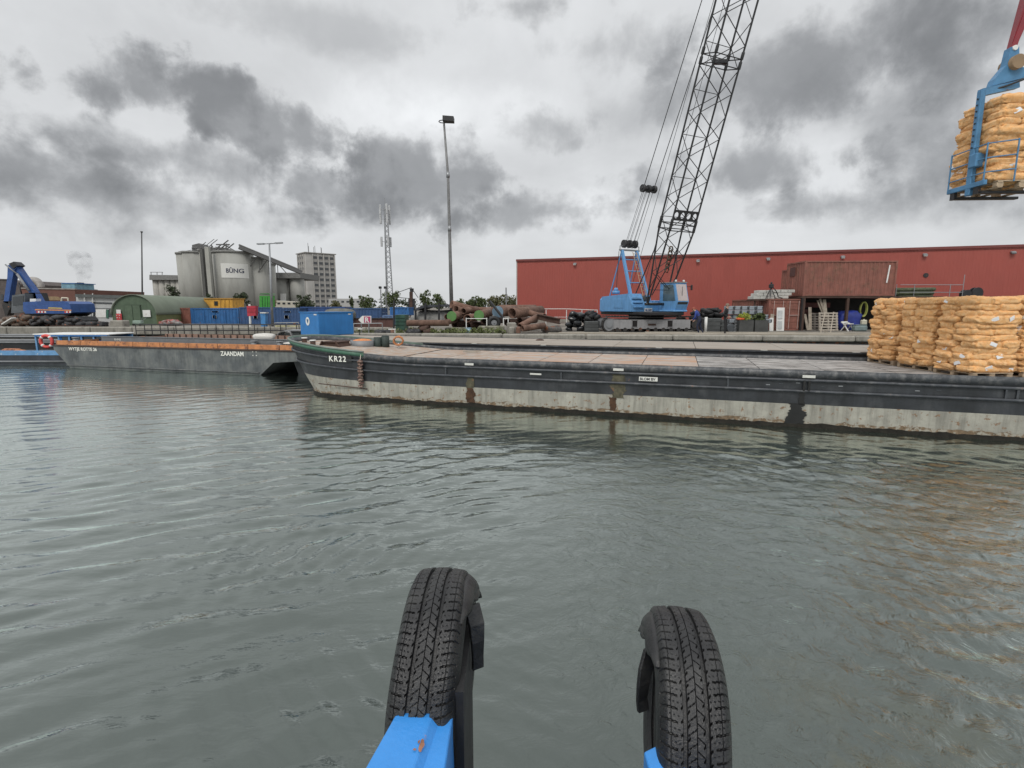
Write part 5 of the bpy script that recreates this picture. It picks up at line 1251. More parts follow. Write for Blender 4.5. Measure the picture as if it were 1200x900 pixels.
# ================================================================== HANGING PALLET
hp = P(1163, 222, 9.6); hx, hy, hz = 0, 0, 0
hx, hy, hz = 10.42, 11.5, 5.62
HG = 'sacks hanging from the loading crane'
sack_stack('hanging sack load', (hx, hy, hz), R(-3), 11, 77, group='orange net sacks on the hanging pallet', lab='wooden pallet carried in the air under the hanging sack load')
lf = thing('pallet_fork', 'blue pallet fork lifting the sack load at the top right', 'pallet fork', (hx, hy, hz), R(-3))
FKB = mat('fork_blue', (.07, .20, .36), .5, var=.25, rust=.2, scale=4)
q = MB(); q.box((-.66, -.12, .98), (.10, .13, 2.1), bev=.015); part('mast', q, FKB, lf)
q = MB(); q.box((-.66, -.2, .62), (.17, .22, .28), bev=.02); part('mast_sleeve', q, FKB, lf)
for i in range(9): q = MB(); q.tube((-.73, -.12, .9+.12*i), (-.715, -.12, .9+.12*i), .018, 8); part('pin_hole', q, BLACK, lf)
q = MB(); q.beam((-.68, -.12, 1.98), (.1, -.02, 2.16), .12, .14); part('top_arm', q, FKB, lf)
q = MB(); q.prism([(-.45, 2.12), (.30, 2.3), (.24, 2.42), (.04, 2.5), (-.02, 2.86), (-.18, 2.86), (-.22, 2.52), (-.42, 2.25)], 'y', -.1, .06); part('hook_plate', q, FKB, lf)
q = MB(); q.tube((-.06, -.2, 2.55), (-.06, .14, 2.55), .14, 14); part('swivel_spring', q, mat('tan_spring', (.25, .17, .10), .7), lf)
q = MB(); q.path([(-.6, -.1, 2.0), (-.2, -.14, 2.10), (.3, -.15, 2.28), (.5, -.15, 2.42)], .02, 6); part('hydraulic_hose', q, BLACK, lf)
for y in (-.32, .30): q = MB(); q.box((.0, y, -.045), (1.36, .12, .055), bev=.01); q.box((-.66, y, .05), (.06, .12, .25)); part('fork_tine', q, BLACK, lf)
q = MB(); q.box((-.68, -.05, .12), (.07, .98, .10), bev=.01); part('fork_carriage', q, FKB, lf)
for z in (.32, .60, .88): rod('guard_bar', (-.70, -.5, z), (-.70, .42, z), .013, FKB, lf); rod('guard_bar', (-.70, -.5, z), (-.25, -.68, z+.02), .013, FKB, lf)
for y in (-.5, .42): rod('guard_post', (-.70, y, .08), (-.70, y, .9), .015, FKB, lf)
rod('guard_post', (-.25, -.68, .1), (-.25, -.68, .92), .015, FKB, lf)
kn = thing('loading_crane', 'tip of a loading crane with a dark red arm holding the pallet fork', 'crane', (hx, hy, hz), R(-3))
REDA = mat('dark_red_paint', (.22, .025, .035), .4, var=.15)
a = Vector((-.10, -.02, 2.84))
q = MB(); q.tube(a-Vector((0, .1, 0)), a+Vector((0, .1, 0)), .05, 10); part('lower_pin', q, WHITE, kn)
b = a+Vector((.26, -.02, 1.15)); q = MB(); q.beam(a, b, .10, .10, up=(1, 0, 0)); q.add([(a.x-.05, -.05, a.z), (a.x+.05, -.05, a.z), (b.x+.14, -.09, b.z), (b.x-.12, -.09, b.z), (a.x-.05, .05, a.z), (a.x+.05, .05, a.z), (b.x+.14, .09, b.z), (b.x-.12, .09, b.z)], [(0, 1, 2, 3), (7, 6, 5, 4), (0, 3, 7, 4), (1, 5, 6, 2), (3, 2, 6, 7)]); part('red_arm', q, REDA, kn)
q = MB(); q.tube(b+Vector((0, -.16, 0)), b+Vector((0, .16, 0)), .12, 14); part('knuckle', q, REDA, kn)
q = MB(); q.beam(b+Vector((.1, 0, -.1)), b+Vector((.42, 0, .35)), .2, .2); q.box(b+Vector((-.0, 0, .33)), (.55, .4, .3), bev=.08); part('rotator', q, BLACK, kn)
q = MB(); q.beam(b+Vector((0, 0, .5)), b+Vector((5.5, .6, 2.2)), .3, .34); part('crane_boom', q, BLACK, kn)

# ================================================================== TUG BOW (under the camera) AND ITS TYRES
TUGB = mat('tug_blue', (.045, .27, .70), .35, var=.07, scale=5, bump=.12, bscale=60, rust=.15, rscale=9, rustcol=(.24, .12, .08), spec=.5, streak=.12)
tg = thing('tug_bow', 'bright blue steel push knees of the boat the picture is taken from', 'boat')
def loft(sections, name, m, parent):
    q = MB(); n = len(sections[0]); 
    for s_ in sections: pass
    vs = [v for s_ in sections for v in s_]; fs = [tuple(range(n)), tuple(range(len(vs)-n, len(vs)))[::-1]]
    for k in range(len(sections)-1):
        for i in range(n): j = (i+1) % n; fs.append((k*n+i, (k+1)*n+i, (k+1)*n+j, k*n+j))
    bm = bmesh.new(); bv = [bm.verts.new(v) for v in vs]; [bm.faces.new([bv[i] for i in f]) for f in fs]
    bmesh.ops.recalc_face_normals(bm, faces=bm.faces)
    bmesh.ops.bevel(bm, geom=[e for e in bm.edges], offset=.006, segments=3, affect='EDGES', profile=.6)
    me = bpy.data.meshes.new(name); bm.to_mesh(me); bm.free(); me.materials.append(m)
    for p in me.polygons: p.use_smooth = False
    return obj(name, me, parent)
def knee(sx, cx, zt, ylen, name_lab):
    def sec(Y):
        k = (1.12-Y)
        l = -.293-.22*k; tr = -.202-.12*k; r = -.150
        pts = [(l, zt), (tr, zt), (r, zt-.028), (r, zt-.5), (l+.02, zt-.5)]
        return [((p[0]+.235)*sx+cx, Y, p[1]) for p in pts]
    o = loft([sec(.1), sec(ylen)], 'push_knee', TUGB, tg); return o
k1 = knee(1, -.235, 2.2, 1.34, ''); k2 = knee(-1, .42, 2.11, 1.15, '')
for i, (x, y, w_, h_) in enumerate(((-.208, 1.045, .006, .020), (-.216, 1.052, .003, .006), (-.222, 1.03, .004, .004))):
    q = MB(); n = 14; rr = random.Random(i)
    q.add([(x+w_*math.cos(t*2*math.pi/n)*rr.uniform(.5, 1.2), y+h_*math.sin(t*2*math.pi/n)*rr.uniform(.5, 1.2), 2.2016+.0012*i) for t in range(n)], [tuple(range(n))])
    part('paint_chip', q, mat('chip_rust', (.30, .14, .085), .9, var=.4, scale=60, bump=.4), k1)
for sx, cx, zt in ((1, -.235, 2.2), (-1, .43, 2.11)):
    if sx < 0: q = MB(); q.box((cx-.02, .9, .7), (.2, .9, 1.9)); part('knee_post', q, BLACK, tg); continue
    q = MB(); x = cx+sx*.1; q.box((x+sx*(-.005), 1.32, zt/2-.2), (.03, .28, zt+.45)); part('rubber_strip', q, RUBBER, tg)
    q = MB(); q.box((cx-sx*.02, .9, .7), (.2, .9, 1.9)); part('knee_post', q, BLACK, tg)
q = MB(); q.prism([(-1.6, -6), (1.9, -6), (1.9, .2), (1.2, .5), (-.9, .5), (-1.6, .2)], 'z', -.5, 1.15); part('hull', q, BLACK, tg)
q = MB(); q.prism([(-1.5, -5.9), (1.8, -5.9), (1.8, .18), (1.15, .45), (-.85, .45), (-1.5, .18)], 'z', 1.155, 1.17); part('deck', q, mat('tug_deck', (.10, .12, .13), .8, bump=.3), tg)
# --- tyre with real tread
def tyre_mesh():
    N = 900; R0 = .318; W2 = .081
    nt_ = 130; 
    ta = np.linspace(-1, 1, nt_)
    th = np.linspace(0, 2*np.pi, N, endpoint=False)
    TH_, TA = np.meshgrid(th, ta, indexing='ij')
    crown = R0-.010*TA**2-.020*np.clip((np.abs(TA)-.80)/.2, 0, 1)**2
    x = TA*W2; arc = TH_*R0
    p1 = .0285; np_ = round(2*np.pi*R0/p1); p1 = 2*np.pi*R0/np_
    d = np.zeros_like(x)
    def groove(dist, w, dep): return dep*np.clip((w-np.abs(dist))/(w*.25), 0, 1)
    def saw(v, p): return (v/p-np.floor(v/p+.5))*p
    for gx in (-.026, .026):     # two broad grooves with notched walls
        wob = 0
        d = np.maximum(d, groove(x-gx-wob, .0054, .011))
    zig = .0065*(2*np.abs(2*(arc/p1*.5-np.floor(arc/p1*.5+.5)))-1)
    d = np.maximum(d, groove(x-.0006, .0009, .004))
    ctr = np.abs(x) < .022      # centre blocks: chevron slots every pitch
    chev = saw(arc-np.abs(x)*.75+ (x > 0)*p1*.5, p1)
    d = np.maximum(d, groove(chev, .0009, .0035)*ctr)
    near = (np.abs(np.abs(x)-.026) < .0105)      # slanted notches next to the grooves
    notch = saw(arc+x*1.3, p1); d = np.maximum(d, groove(notch, .0022, .0075)*near*(np.abs(np.abs(x)-.026) > .004))
    sh = (np.abs(x) > .044)
    slot = saw(arc+np.abs(x)*.22+(x > 0)*p1*.37, p1); d = np.maximum(d, groove(slot, .0021+.010*np.clip(np.abs(x)-.05, 0, .03), .0065)*sh)
    mid = (np.abs(x) > .034)
    fine_ = saw(arc+p1*.5+np.abs(x)*.22+(x > 0)*p1*.37, p1); d = np.maximum(d, groove(fine_, .0005, .002)*mid)
    d = np.maximum(d, groove(np.abs(x)-.060, .0005, .0018))
    r = crown-d
    # sidewalls
    sw = [(1.035, -.036), (1.09, -.052), (1.12, -.070), (1.10, -.090), (1.0, -.107), (.86, -.118), (.84, -.122)]
    cols = []
    for f, dr in reversed(sw): cols.append((-f, dr))
    L_ = [np.stack([np.full(N, f*W2), R0+dr+np.zeros(N)], -1) for f, dr in cols]
    C_ = [np.stack([x[:, j], r[:, j]], -1) for j in range(nt_)]
    R_ = [np.stack([np.full(N, f*W2), R0+dr+np.zeros(N)], -1) for f, dr in sw]
    In = [np.stack([np.full(N, a_*W2), np.full(N, rr_)], -1) for a_, rr_ in ((.80, R0-.105), (.84, R0-.06), (.7, R0-.03), (-.7, R0-.03), (-.84, R0-.06), (-.80, R0-.105))]
    allc = L_+C_+R_+In; M_ = len(allc); A = np.stack(allc, 1)
    wob = 1+.012*np.sin(2*th+.6)+.006*np.sin(5*th)
    Rr = A[:, :, 1]*wob[:, None]; Xx = A[:, :, 0]+.004*np.sin(3*th)[:, None]
    V = np.stack([Xx, -Rr*np.sin(th)[:, None], Rr*np.cos(th)[:, None]], -1).reshape(-1, 3)
    i = np.arange(N)[:, None]; j = np.arange(M_)[None, :]; i2 = (i+1) % N; j2 = (j+1) % M_
    F = np.stack([i*M_+j, i2*M_+j, i2*M_+j2, i*M_+j2], -1).reshape(-1, 4)
    me = bpy.data.meshes.new('tyre'); me.vertices.add(len(V)); me.vertices.foreach_set('co', V.reshape(-1)); me.loops.add(F.size); me.loops.foreach_set('vertex_index', F.reshape(-1).astype(np.int32))
    me.polygons.add(len(F)); me.polygons.foreach_set('loop_start', np.arange(0, F.size, 4, dtype=np.int32)); me.polygons.foreach_set('use_smooth', np.zeros(len(F), dtype=bool)); me.update(calc_edges=True)
    me.materials.append(mat('tyre_rubber', (.011, .011, .012), .40, var=.3, scale=20, bump=.25, bscale=160, col2=(.035, .035, .034), c2=.57, c2scale=9, spec=.55))
    return me
TM = tyre_mesh(); TYM = MATS['tyre_rubber']
def flap(pts, w0, w1, th, parent, widthdir=(1, 0, 0)):
    q = MB(); pts = [Vector(p) for p in pts]; vs = []; n = len(pts); wd = Vector(widthdir)
    for i, p in enumerate(pts):
        t = (pts[min(i+1, n-1)]-pts[max(i-1, 0)]).normalized(); nr = t.cross(wd).normalized(); w_ = w0+(w1-w0)*i/(n-1)
        cv_ = .006*math.sin(i*1.7)
        vs += [p-wd*w_/2+nr*th/2, p+wd*w_/2+nr*(th/2+cv_), p+wd*w_/2+nr*(cv_-th/2), p-wd*w_/2-nr*th/2]
    fs = [(0, 1, 2, 3), (4*n-1, 4*n-2, 4*n-3, 4*n-4)]
    for i in range(n-1):
        for k in range(4): k2 = (k+1) % 4; fs.append((4*i+k, 4*i+k2, 4*i+4+k2, 4*i+4+k))
    q.add(vs, fs); bm = bmesh.new(); me = q.mesh('rubber_flap', TYM); bm.from_mesh(me); bmesh.ops.recalc_face_normals(bm, faces=bm.faces)
    bmesh.ops.bevel(bm, geom=bm.edges[:], offset=.0015, segments=1, affect='EDGES'); bm.to_mesh(me); bm.free(); return obj('rubber_flap', me, parent)
def sideflap(a0, a1, n, parent, s, rr_, xo, w_, out):
    q = MB(); vs = []
    for i in range(n+1):
        u = i/n; a = R(a0+(a1-a0)*u); rad = Vector((0, -math.sin(a), math.cos(a))); tp = min(1, 4*u+.3)*min(1, 5*(1-u)+.15)*(1+.12*mnoise.noise(Vector((i*.9, s, rr_*9))))
        for k in range(5):
            v = k/4; p = rad*(rr_-w_*tp*v*.75)+Vector((s*(xo+out*math.sin(v*2.4)*(1+.3*math.sin(u*3.1))+.022*v*tp), 0, 0)); vs.append(p)
    fs = [(5*i+k, 5*i+k+1, 5*i+k+6, 5*i+k+5) for i in range(n) for k in range(4)]
    q.add(vs, fs, 0, True); return solidify(q, 'rubber_flap', TYM, parent, .010)
def fender_tyre(x, y, z, lab, s, tilt, yaw):
    t = thing('fender_tyre', lab, 'tyre', (x, y, z)); t.rotation_euler = (0, R(tilt), R(yaw))
    obj('tyre', TM, t)
    def arc(a0, a1, n, rr_, xo): return [(xo(i/(n-1)), -rr_*math.sin(R(a0+(a1-a0)*i/(n-1))), rr_*math.cos(R(a0+(a1-a0)*i/(n-1)))) for i in range(n)]
    # torn sidewall bulging out over the top
    sideflap(-62, 26, 22, t, s, .298, .076, .058, .012); sideflap(-60, 4, 14, t, s, .268, .088, .04, .008)
    # hanging strip
    p0 = Vector((s*.100, .01, .235)) if s > 0 else Vector((s*.088, .01, .225)); flap([p0, p0+Vector((s*.016, -.02, -.05)), p0+Vector((s*.022, -.03, -.10)), p0+Vector((s*.024, -.03, -.15)), p0+Vector((s*.022, -.03, -.185))], .050, .036, .012, t, (.8, .6, 0))
    q = MB(); q.tube((0, 0, -.2), (0, 0, .2), .075, 14); q.v = [(v[0], v[1], v[2]) for v in q.v]; part('inner_pad', q, RUBBER, t)
    return t
fender_tyre(-.226, 1.42, 2.08, 'left car tyre fitted tread outwards over the blue knee', 1, 1.0, -2)
fender_tyre(.497, 1.345, 1.99, 'right car tyre fitted tread outwards, partly below the picture edge', -1, -1, -11)
# ================================================================== PEOPLE
SKIN = mat('skin', (.45, .27, .20), .6, var=.08); HAIR = mat('grey_hair', (.22, .16, .12), .8, var=.3, bump=.5)
def person(label, loc, yaw, J, jacket, trouser, shoes, hair, extra=None):
    """J: joints facing +x. One continuous skinned body; clothing colour follows the nearest bone."""
    bones = [('pelvis', 'spine', 1), ('spine', 'chest', 0), ('chest', 'neck', 0), ('neck', 'head', 3), ('head', 'crown', 3)]
    for s in ('l', 'r'):
        bones += [('chest', 'sh'+s, 0), ('sh'+s, 'el'+s, 0), ('el'+s, 'wr'+s, 0), ('wr'+s, 'ha'+s, 3), ('pelvis', 'hi'+s, 1), ('hi'+s, 'kn'+s, 1), ('kn'+s, 'an'+s, 1), ('an'+s, 'to'+s, 2)]
        w_, h_ = Vector(J['wr'+s]), Vector(J['ha'+s]); d = (h_-w_).normalized(); side = d.cross(Vector((0, 1, 0))).normalized()
        if side.length < .1: side = Vector((1, 0, 0))
        for k in range(4): J[f'f{k}{s}'] = tuple(h_+d*(.075, .085, .08, .065)[k]+side*(-.03+.02*k)+Vector((.015, 0, 0))); bones.append(('ha'+s, f'f{k}{s}', 3))
        J['th'+s] = tuple(w_+(h_-w_)*.6+side*.05+d*.02); bones.append(('ha'+s, 'th'+s, 3))
    rad = dict(pelvis=.145, spine=.135, chest=.155, neck=.06, head=.088, crown=.07)
    for s in 'lr': rad.update({'sh'+s: .075, 'el'+s: .052, 'wr'+s: .036, 'ha'+s: .034, 'hi'+s: .092, 'kn'+s: .064, 'an'+s: .045, 'to'+s: .038, 'th'+s: .010, **{f'f{k}{s}': .008 for k in range(4)}})
    names = list(J.keys()); ix = {n: i for i, n in enumerate(names)}
    me = bpy.data.meshes.new('tmp'); me.from_pydata([J[n] for n in names], [(ix[a], ix[b]) for a, b, _ in bones], []); me.update()
    o = bpy.data.objects.new('tmp', me); COL.objects.link(o); md = o.modifiers.new('skin', 'SKIN'); o.modifiers.new('sub', 'SUBSURF').levels = 1; o.modifiers['sub'].render_levels = 1
    for n in names: v = me.skin_vertices[0].data[ix[n]]; v.radius = (rad[n], rad[n]*(.82 if n in ('chest', 'spine', 'pelvis') else 1)); v.use_root = (n == 'pelvis')
    bpy.context.view_layer.update(); ev = o.evaluated_get(bpy.context.evaluated_depsgraph_get()); nm = bpy.data.meshes.new_from_object(ev)
    bpy.data.objects.remove(o); bpy.data.meshes.remove(me)
    nm.materials.clear()
    for m in (jacket, trouser, shoes, SKIN): nm.materials.append(m)
    seg = [(Vector(J[a]), Vector(J[b]), m) for a, b, m in bones]
    for p in nm.polygons:
        c = p.center; best = (9, 0)
        for a, b, m in seg:
            ab = b-a; t = max(0, min(1, (c-a).dot(ab)/ab.length_squared)); dd = (c-a-ab*t).length
            if dd < best[0]: best = (dd, m)
        p.material_index = best[1]; p.use_smooth = True
    t = thing('person', label, 'person', loc, yaw); obj('body', nm, t)
    h = Vector(J['head']); c = Vector(J['crown']); ax = (c-h).normalized()
    q = MB(); q.sphere(h+ax*.06+Vector((-.02, 0, .01)), .105, 12, 8, (1.02, .92, .95)); 
    if hair: part('hair', q, hair, t)
    q = MB(); q.sphere(h+Vector((.095, 0, .0)), .018, 8, 6, (1, .7, 1.2)); part('nose', q, SKIN, t)
    for s in (-1, 1): q = MB(); q.sphere(h+Vector((.082, s*.034, .03)), .011, 8, 6); part('eye', q, BLACK, t)
    q = MB(); q.box(h+Vector((.086, 0, -.05)), (.01, .045, .01)); part('mouth', q, mat('lips', (.3, .12, .1), .6), t)
    for s in (-1, 1): q = MB(); q.sphere(h+Vector((0, s*.09, .01)), .028, 8, 6, (1, .4, 1.2)); part('ear', q, SKIN, t)
    return t
J1 = dict(pelvis=(0, 0, .95), spine=(.01, 0, 1.14), chest=(.03, 0, 1.36), neck=(.05, 0, 1.52), head=(.08, 0, 1.62), crown=(.08, 0, 1.73),
          shl=(.03, .18, 1.43), ell=(-.03, .24, 1.16), wrl=(.14, .18, 1.03), hal=(.21, .13, 1.02), shr=(.03, -.18, 1.43), elr=(-.04, -.24, 1.16), wrr=(.12, -.16, 1.02), har=(.19, -.1, 1.0),
          hil=(0, .1, .90), knl=(.03, .11, .50), anl=(-.01, .11, .09), tol=(.16, .12, .045), hir=(0, -.1, .90), knr=(.05, -.12, .50), anr=(.03, -.12, .09), tor=(.20, -.13, .045))
J2 = dict(pelvis=(0, 0, .92), spine=(.07, 0, 1.09), chest=(.19, 0, 1.27), neck=(.28, 0, 1.40), head=(.36, 0, 1.46), crown=(.41, 0, 1.55),
          shl=(.20, .18, 1.34), ell=(.22, .24, 1.06), wrl=(.36, .18, .90), hal=(.42, .15, .87), shr=(.20, -.18, 1.34), elr=(.18, -.24, 1.06), wrr=(.30, -.2, .87), har=(.35, -.18, .82),
          hil=(0, .1, .88), knl=(.12, .11, .48), anl=(-.02, .11, .09), tol=(.14, .12, .045), hir=(0, -.1, .88), knr=(-.02, -.11, .48), anr=(-.22, -.11, .12), tor=(-.08, -.12, .05))
NAVY = mat('navy_cloth', (.02, .025, .05), .85, var=.3, bump=.3); BLKC = mat('black_cloth', (.018, .018, .02), .85, var=.3, bump=.3); ROY = mat('royal_blue_cloth', (.03, .06, .27), .8, var=.3, bump=.3)
person('person standing in black jacket and trousers with hands held in front', (X_at(850, 29.3, 2.4), 29.3, GZ+.05), R(-35), J1, BLKC, BLKC, BLKC, HAIR)
person('person stooping in bright blue jacket, walking beside the crane tracks', (X_at(820, 30.2, 2.4), 30.2, GZ), R(150), J2, ROY, NAVY, mat('pale_shoes', (.4, .4, .4), .7), mat('red_brown_cap', (.30, .08, .05), .8))

# ================================================================== LEFT BACKGROUND
def pxpoly(pts, Y): 
    o = []
    for a, b in pts: p = P(a, b, Y); o.append((p.x, p.z))
    return o
def slab(pts, Y, depth, name, m, parent, **k):
    q = MB(); q.prism(pxpoly(pts, Y), 'y', Y, Y+depth); return part(name, q, m, parent, **k)
# material handler
EXB = mat('excavator_blue', (.03, .085, .27), .45, var=.2, rust=.15, streak=.3)
EY = 44.5
ex = thing('excavator', 'blue material handler with raised folded arm and orange striped engine housing at the left edge', 'excavator')
slab([(27, 354), (46, 353), (76, 353), (82, 356), (84, 366), (80, 367.5), (30, 367.5), (27, 364)], EY, 2.6, 'engine_housing', EXB, ex)
slab([(41, 362.2), (83.3, 363), (83.3, 364.4), (41, 363.6)], EY-.02, .03, 'orange_stripe', mat('orange_stripe', (.6, .26, .09), .5), ex)
slab([(57, 360), (72, 360.6), (73, 362), (56, 361.6)], EY-.02, .03, 'yellow_lettering_band', mat('yellow_band', (.5, .38, .12), .5), ex)
WR = mat('chevron_white', (.75, .72, .7), .5); RD = mat('chevron_red', (.5, .04, .04), .5)
for x0, n in ((42.5, 6), (75.5, 4)):
    for i in range(n): a = x0+i*1.9; slab([(a, 364.6), (a+1.9, 364.6), (a+1.9, 366.6), (a, 366.6)], EY-.02, .03, 'warning_stripe', WR if i % 2 else RD, ex)
slab([(14, 346), (29, 344), (29, 366), (13, 367)], EY+.2, 1.6, 'cab', mat('cab_grey', (.10, .11, .12), .5), ex); slab([(15, 348), (27.5, 346.5), (27.5, 357), (15, 358)], EY+.17, .03, 'cab_window', GLASS, ex)
slab([(29, 343), (41, 343), (44, 353.5), (29, 354)], EY+1.0, 1.2, 'rear_housing', BLACK, ex)
slab([(35, 350), (42, 350), (42, 353.6), (35, 353.6)], EY+.3, .5, 'white_tank', WHITE, ex)
for a, b in (((72, 353), (72.5, 349)), ((72.5, 349), (79.5, 349.3)), ((79.5, 349.3), (80, 353))): rod('hand_rail', P(a[0], a[1], EY+.2), P(b[0], b[1], EY+.2), .06, mat('rail_cream', (.55, .5, .4), .6), ex)
slab([(27, 367.5), (84, 367.5), (78, 371), (34, 371)], EY+.3, 2.2, 'turntable', BLACK, ex)
slab([(30, 373), (86, 371), (90, 376), (86, 381), (32, 381)], EY+.2, 2.4, 'undercarriage', BLACK, ex)
for px in (38, 52, 66, 80): q = MB(); c = P(px, 377.5, EY+.1); q.tube(c, c+Vector((0, .5, 0)), .32, 14); part('wheel', q, RUBBER, ex)
slab([(46.5, 353), (39, 340), (26, 322), (17, 308.5), (13, 310), (14, 314), (22, 324), (36, 346), (41, 353.5)], EY+1.0, .55, 'boom', EXB, ex)
slab([(18, 308), (9, 311), (8.5, 325), (4, 354), (9.5, 356), (13.5, 332), (16, 318), (20, 313)], EY+.9, .5, 'dipper_arm', EXB, ex)
slab([(10, 309), (16, 306.5), (21, 311), (15, 315)], EY+.8, .7, 'arm_joint', BLACK, ex)
a, b = P(20, 321, EY+.85), P(34, 341, EY+.85); q = MB(); q.tube(a, b, .10, 8); q.tube(a-Vector((.9, 0, -.8)), a, .06, 8); part('hydraulic_cylinder', q, GREYST, ex)
a, b = P(22, 331, EY+.8), P(26, 347, EY+.8); q = MB(); q.tube(a, b, .05, 6); part('hose', q, BLACK, ex)
slab([(3.5, 353), (10.5, 353), (13, 359), (10, 365), (8, 370), (6, 370), (4, 363), (2.5, 358)], EY+.9, .6, 'grab', mat('grab_dark', (.03, .028, .028), .6, rust=.3), ex)
# scrap heaps around it
SCR = [mat('dark_scrap', (.035, .035, .037), .7, var=.5, rust=.3, bump=.8), mat('brown_scrap', (.12, .09, .07), .8, var=.5, rust=.4, bump=.8)]
for i, (a, b, t, Y, lb_, mi) in enumerate(((2, 18, 371, 43.6, 'brown scrap heap with pale boards at the far left quay', 1), (18, 34, 369, 43.2, 'brown scrap heap under the excavator grab', 1), (34, 56, 372, 43.0, 'glinting dark scrap heap in front of the excavator', 0), (54, 87, 370, 42.8, 'large black rubber mat heap in front of the excavator', 0))):
    heap(lb_, a, b, t, Y, 40+i, 26, SCR[mi])
q = MB(); q.beam(P(4, 380, 42.6), P(16, 372.5, 42.6), .4, .08); solo('board_panel', q, WHITE, 'pale board sloping over the far left scrap heap', 'board')
for i, (a, b) in enumerate(((88, 96), (99, 108), (112, 119))):
    q = sack_mesh((P(b, 380, 43).x-P(a, 380, 43).x, .8, .45), 70+i, amp=.1, fr=3); solo('scrap_pile', q, SCR[0], ('small dark scrap pile right behind the excavator', 'small dark scrap pile under the white building\'s dark window', 'small dark scrap pile beneath the white shutter')[i], 'scrap', loc=(P((a+b)/2, 380, 43).x, 43.4, GZ+.2))
q = MB(); q.beam(P(60, 382, 42.2), P(117, 382, 42.2), .3, .06); solo('plank', q, DKRUST, 'long dark plank lying on the left quay coping', 'plank')
# brick building + neighbours
BRK = mat('brick_wall', (.145, .07, .055), .9, var=.2, scale=.6, bump=.2)
bb = thing('factory_building', 'brown brick factory building behind the excavator', 'building'); slab([(24, 338), (88, 339), (88, 382), (24, 382)], 64, 12, 'wall', BRK, bb)
slab([(24, 337), (88.3, 338.2), (88.3, 339.4), (24, 338.4)], 63.9, .3, 'roof_edge', mat('light_coping', (.28, .26, .24), .7), bb)
slab([(50, 347), (68, 347.6), (74, 352), (50, 352)], 63.95, .1, 'sandstone_patch', mat('ochre_patch', (.24, .17, .10), .9), bb)
for px in (30, 80): slab([(px-1.5, 360), (px+1.5, 360), (px+1.5, 368), (px-1.5, 368)], 63.95, .1, 'window', GLASS, bb)
bd_ = thing('factory_building', 'dark flat roofed building at the far left edge behind the excavator arm', 'building'); slab([(-30, 326), (14, 328), (24, 333), (24, 380), (-30, 380)], 72, 12, 'wall', mat('dark_building', (.10, .085, .08), .9), bd_)
slab([(-30, 325.6), (14, 327.2), (14, 328.6), (-30, 327)], 71.9, .3, 'roof_edge', mat('dark_coping', (.06, .055, .055), .8), bd_)
for px in (2, 8, 16): slab([(px-1.5, 345), (px+1.5, 345), (px+1.5, 351), (px-1.5, 351)], 71.95, .1, 'window', WHITE if px == 8 else GLASS, bd_)
rc = thing('roof_unit', 'light blue boxy unit on the brick factory roof', 'roof unit'); slab([(72, 332), (87, 332), (88, 339), (72, 338.2)], 65, 3, 'casing', mat('light_blue_casing', (.17, .32, .40), .6), rc); slab([(71.8, 331.4), (88, 331.5), (88, 332.3), (71.8, 332.2)], 64.9, 3.2, 'lid', BLUE, rc)
duct = thing('ventilation_duct', 'grey duct elbow arching over the brick factory roof', 'duct'); q = MB()
cc = P(40, 336, 70); q.path([cc+Vector((-.9*math.cos(t), 0, .9*math.sin(t)))*1.0 for t in [math.pi*.05*i for i in range(0, 22)]], .42, 10); part('bent_pipe', q, mat('duct_grey', (.33, .31, .29), .6), duct)
wbld = thing('office_cabin', 'low white office building with dark windows left of the green arched hut', 'building'); WY = 56
WW = mat('white_cladding', (.44, .45, .45), .7, var=.08, streak=.15)
slab([(89, 348), (146, 350), (146, 383), (89, 383)], WY, 8, 'wall', WW, wbld); slab([(88, 344.6), (150, 346.6), (150, 350), (88, 348)], WY-.3, 8.6, 'roof', mat('dark_roof', (.09, .10, .10), .7), wbld)
slab([(92, 353.5), (131, 354.5), (131, 356.3), (92, 355.3)], WY-.05, .1, 'window_band', GLASS, wbld)
for a, b, t, c, mm in ((92, 96, 362, 371, GLASS), (107, 111.5, 362, 371.5, GLASS), (112, 124, 362.5, 372, WHITE), (124.5, 127, 363, 373, GREEN), (127.5, 131, 362, 371.5, GLASS), (100, 103.5, 364, 366, WHITE)):
    slab([(a, t), (b, t), (b, c), (a, c)], WY-.06, .1, 'window' if mm in (GLASS, WHITE) else 'door', mm, wbld)
slab([(89, 360.5), (132, 361), (132, 361.6), (89, 361.1)], WY-.08, .1, 'ledge', GREYST, wbld)
for px in (99, 108.5): rod('downpipe', P(px, 344, WY-.2), P(px, 382, WY-.2), .05, WHITE, wbld)
# yellow posts
yl = thing('ladder', 'small yellow ladder right behind the excavator', 'ladder'); YEL = mat('yellow_paint', (.55, .42, .05), .6)
for px in (89, 91.5): rod('ladder_rail', P(px, 368, 46), P(px, 382, 46), .05, YEL, yl)
for py in (371, 375, 379): rod('ladder_rung', P(89, py, 46), P(91.5, py, 46), .04, YEL, yl)
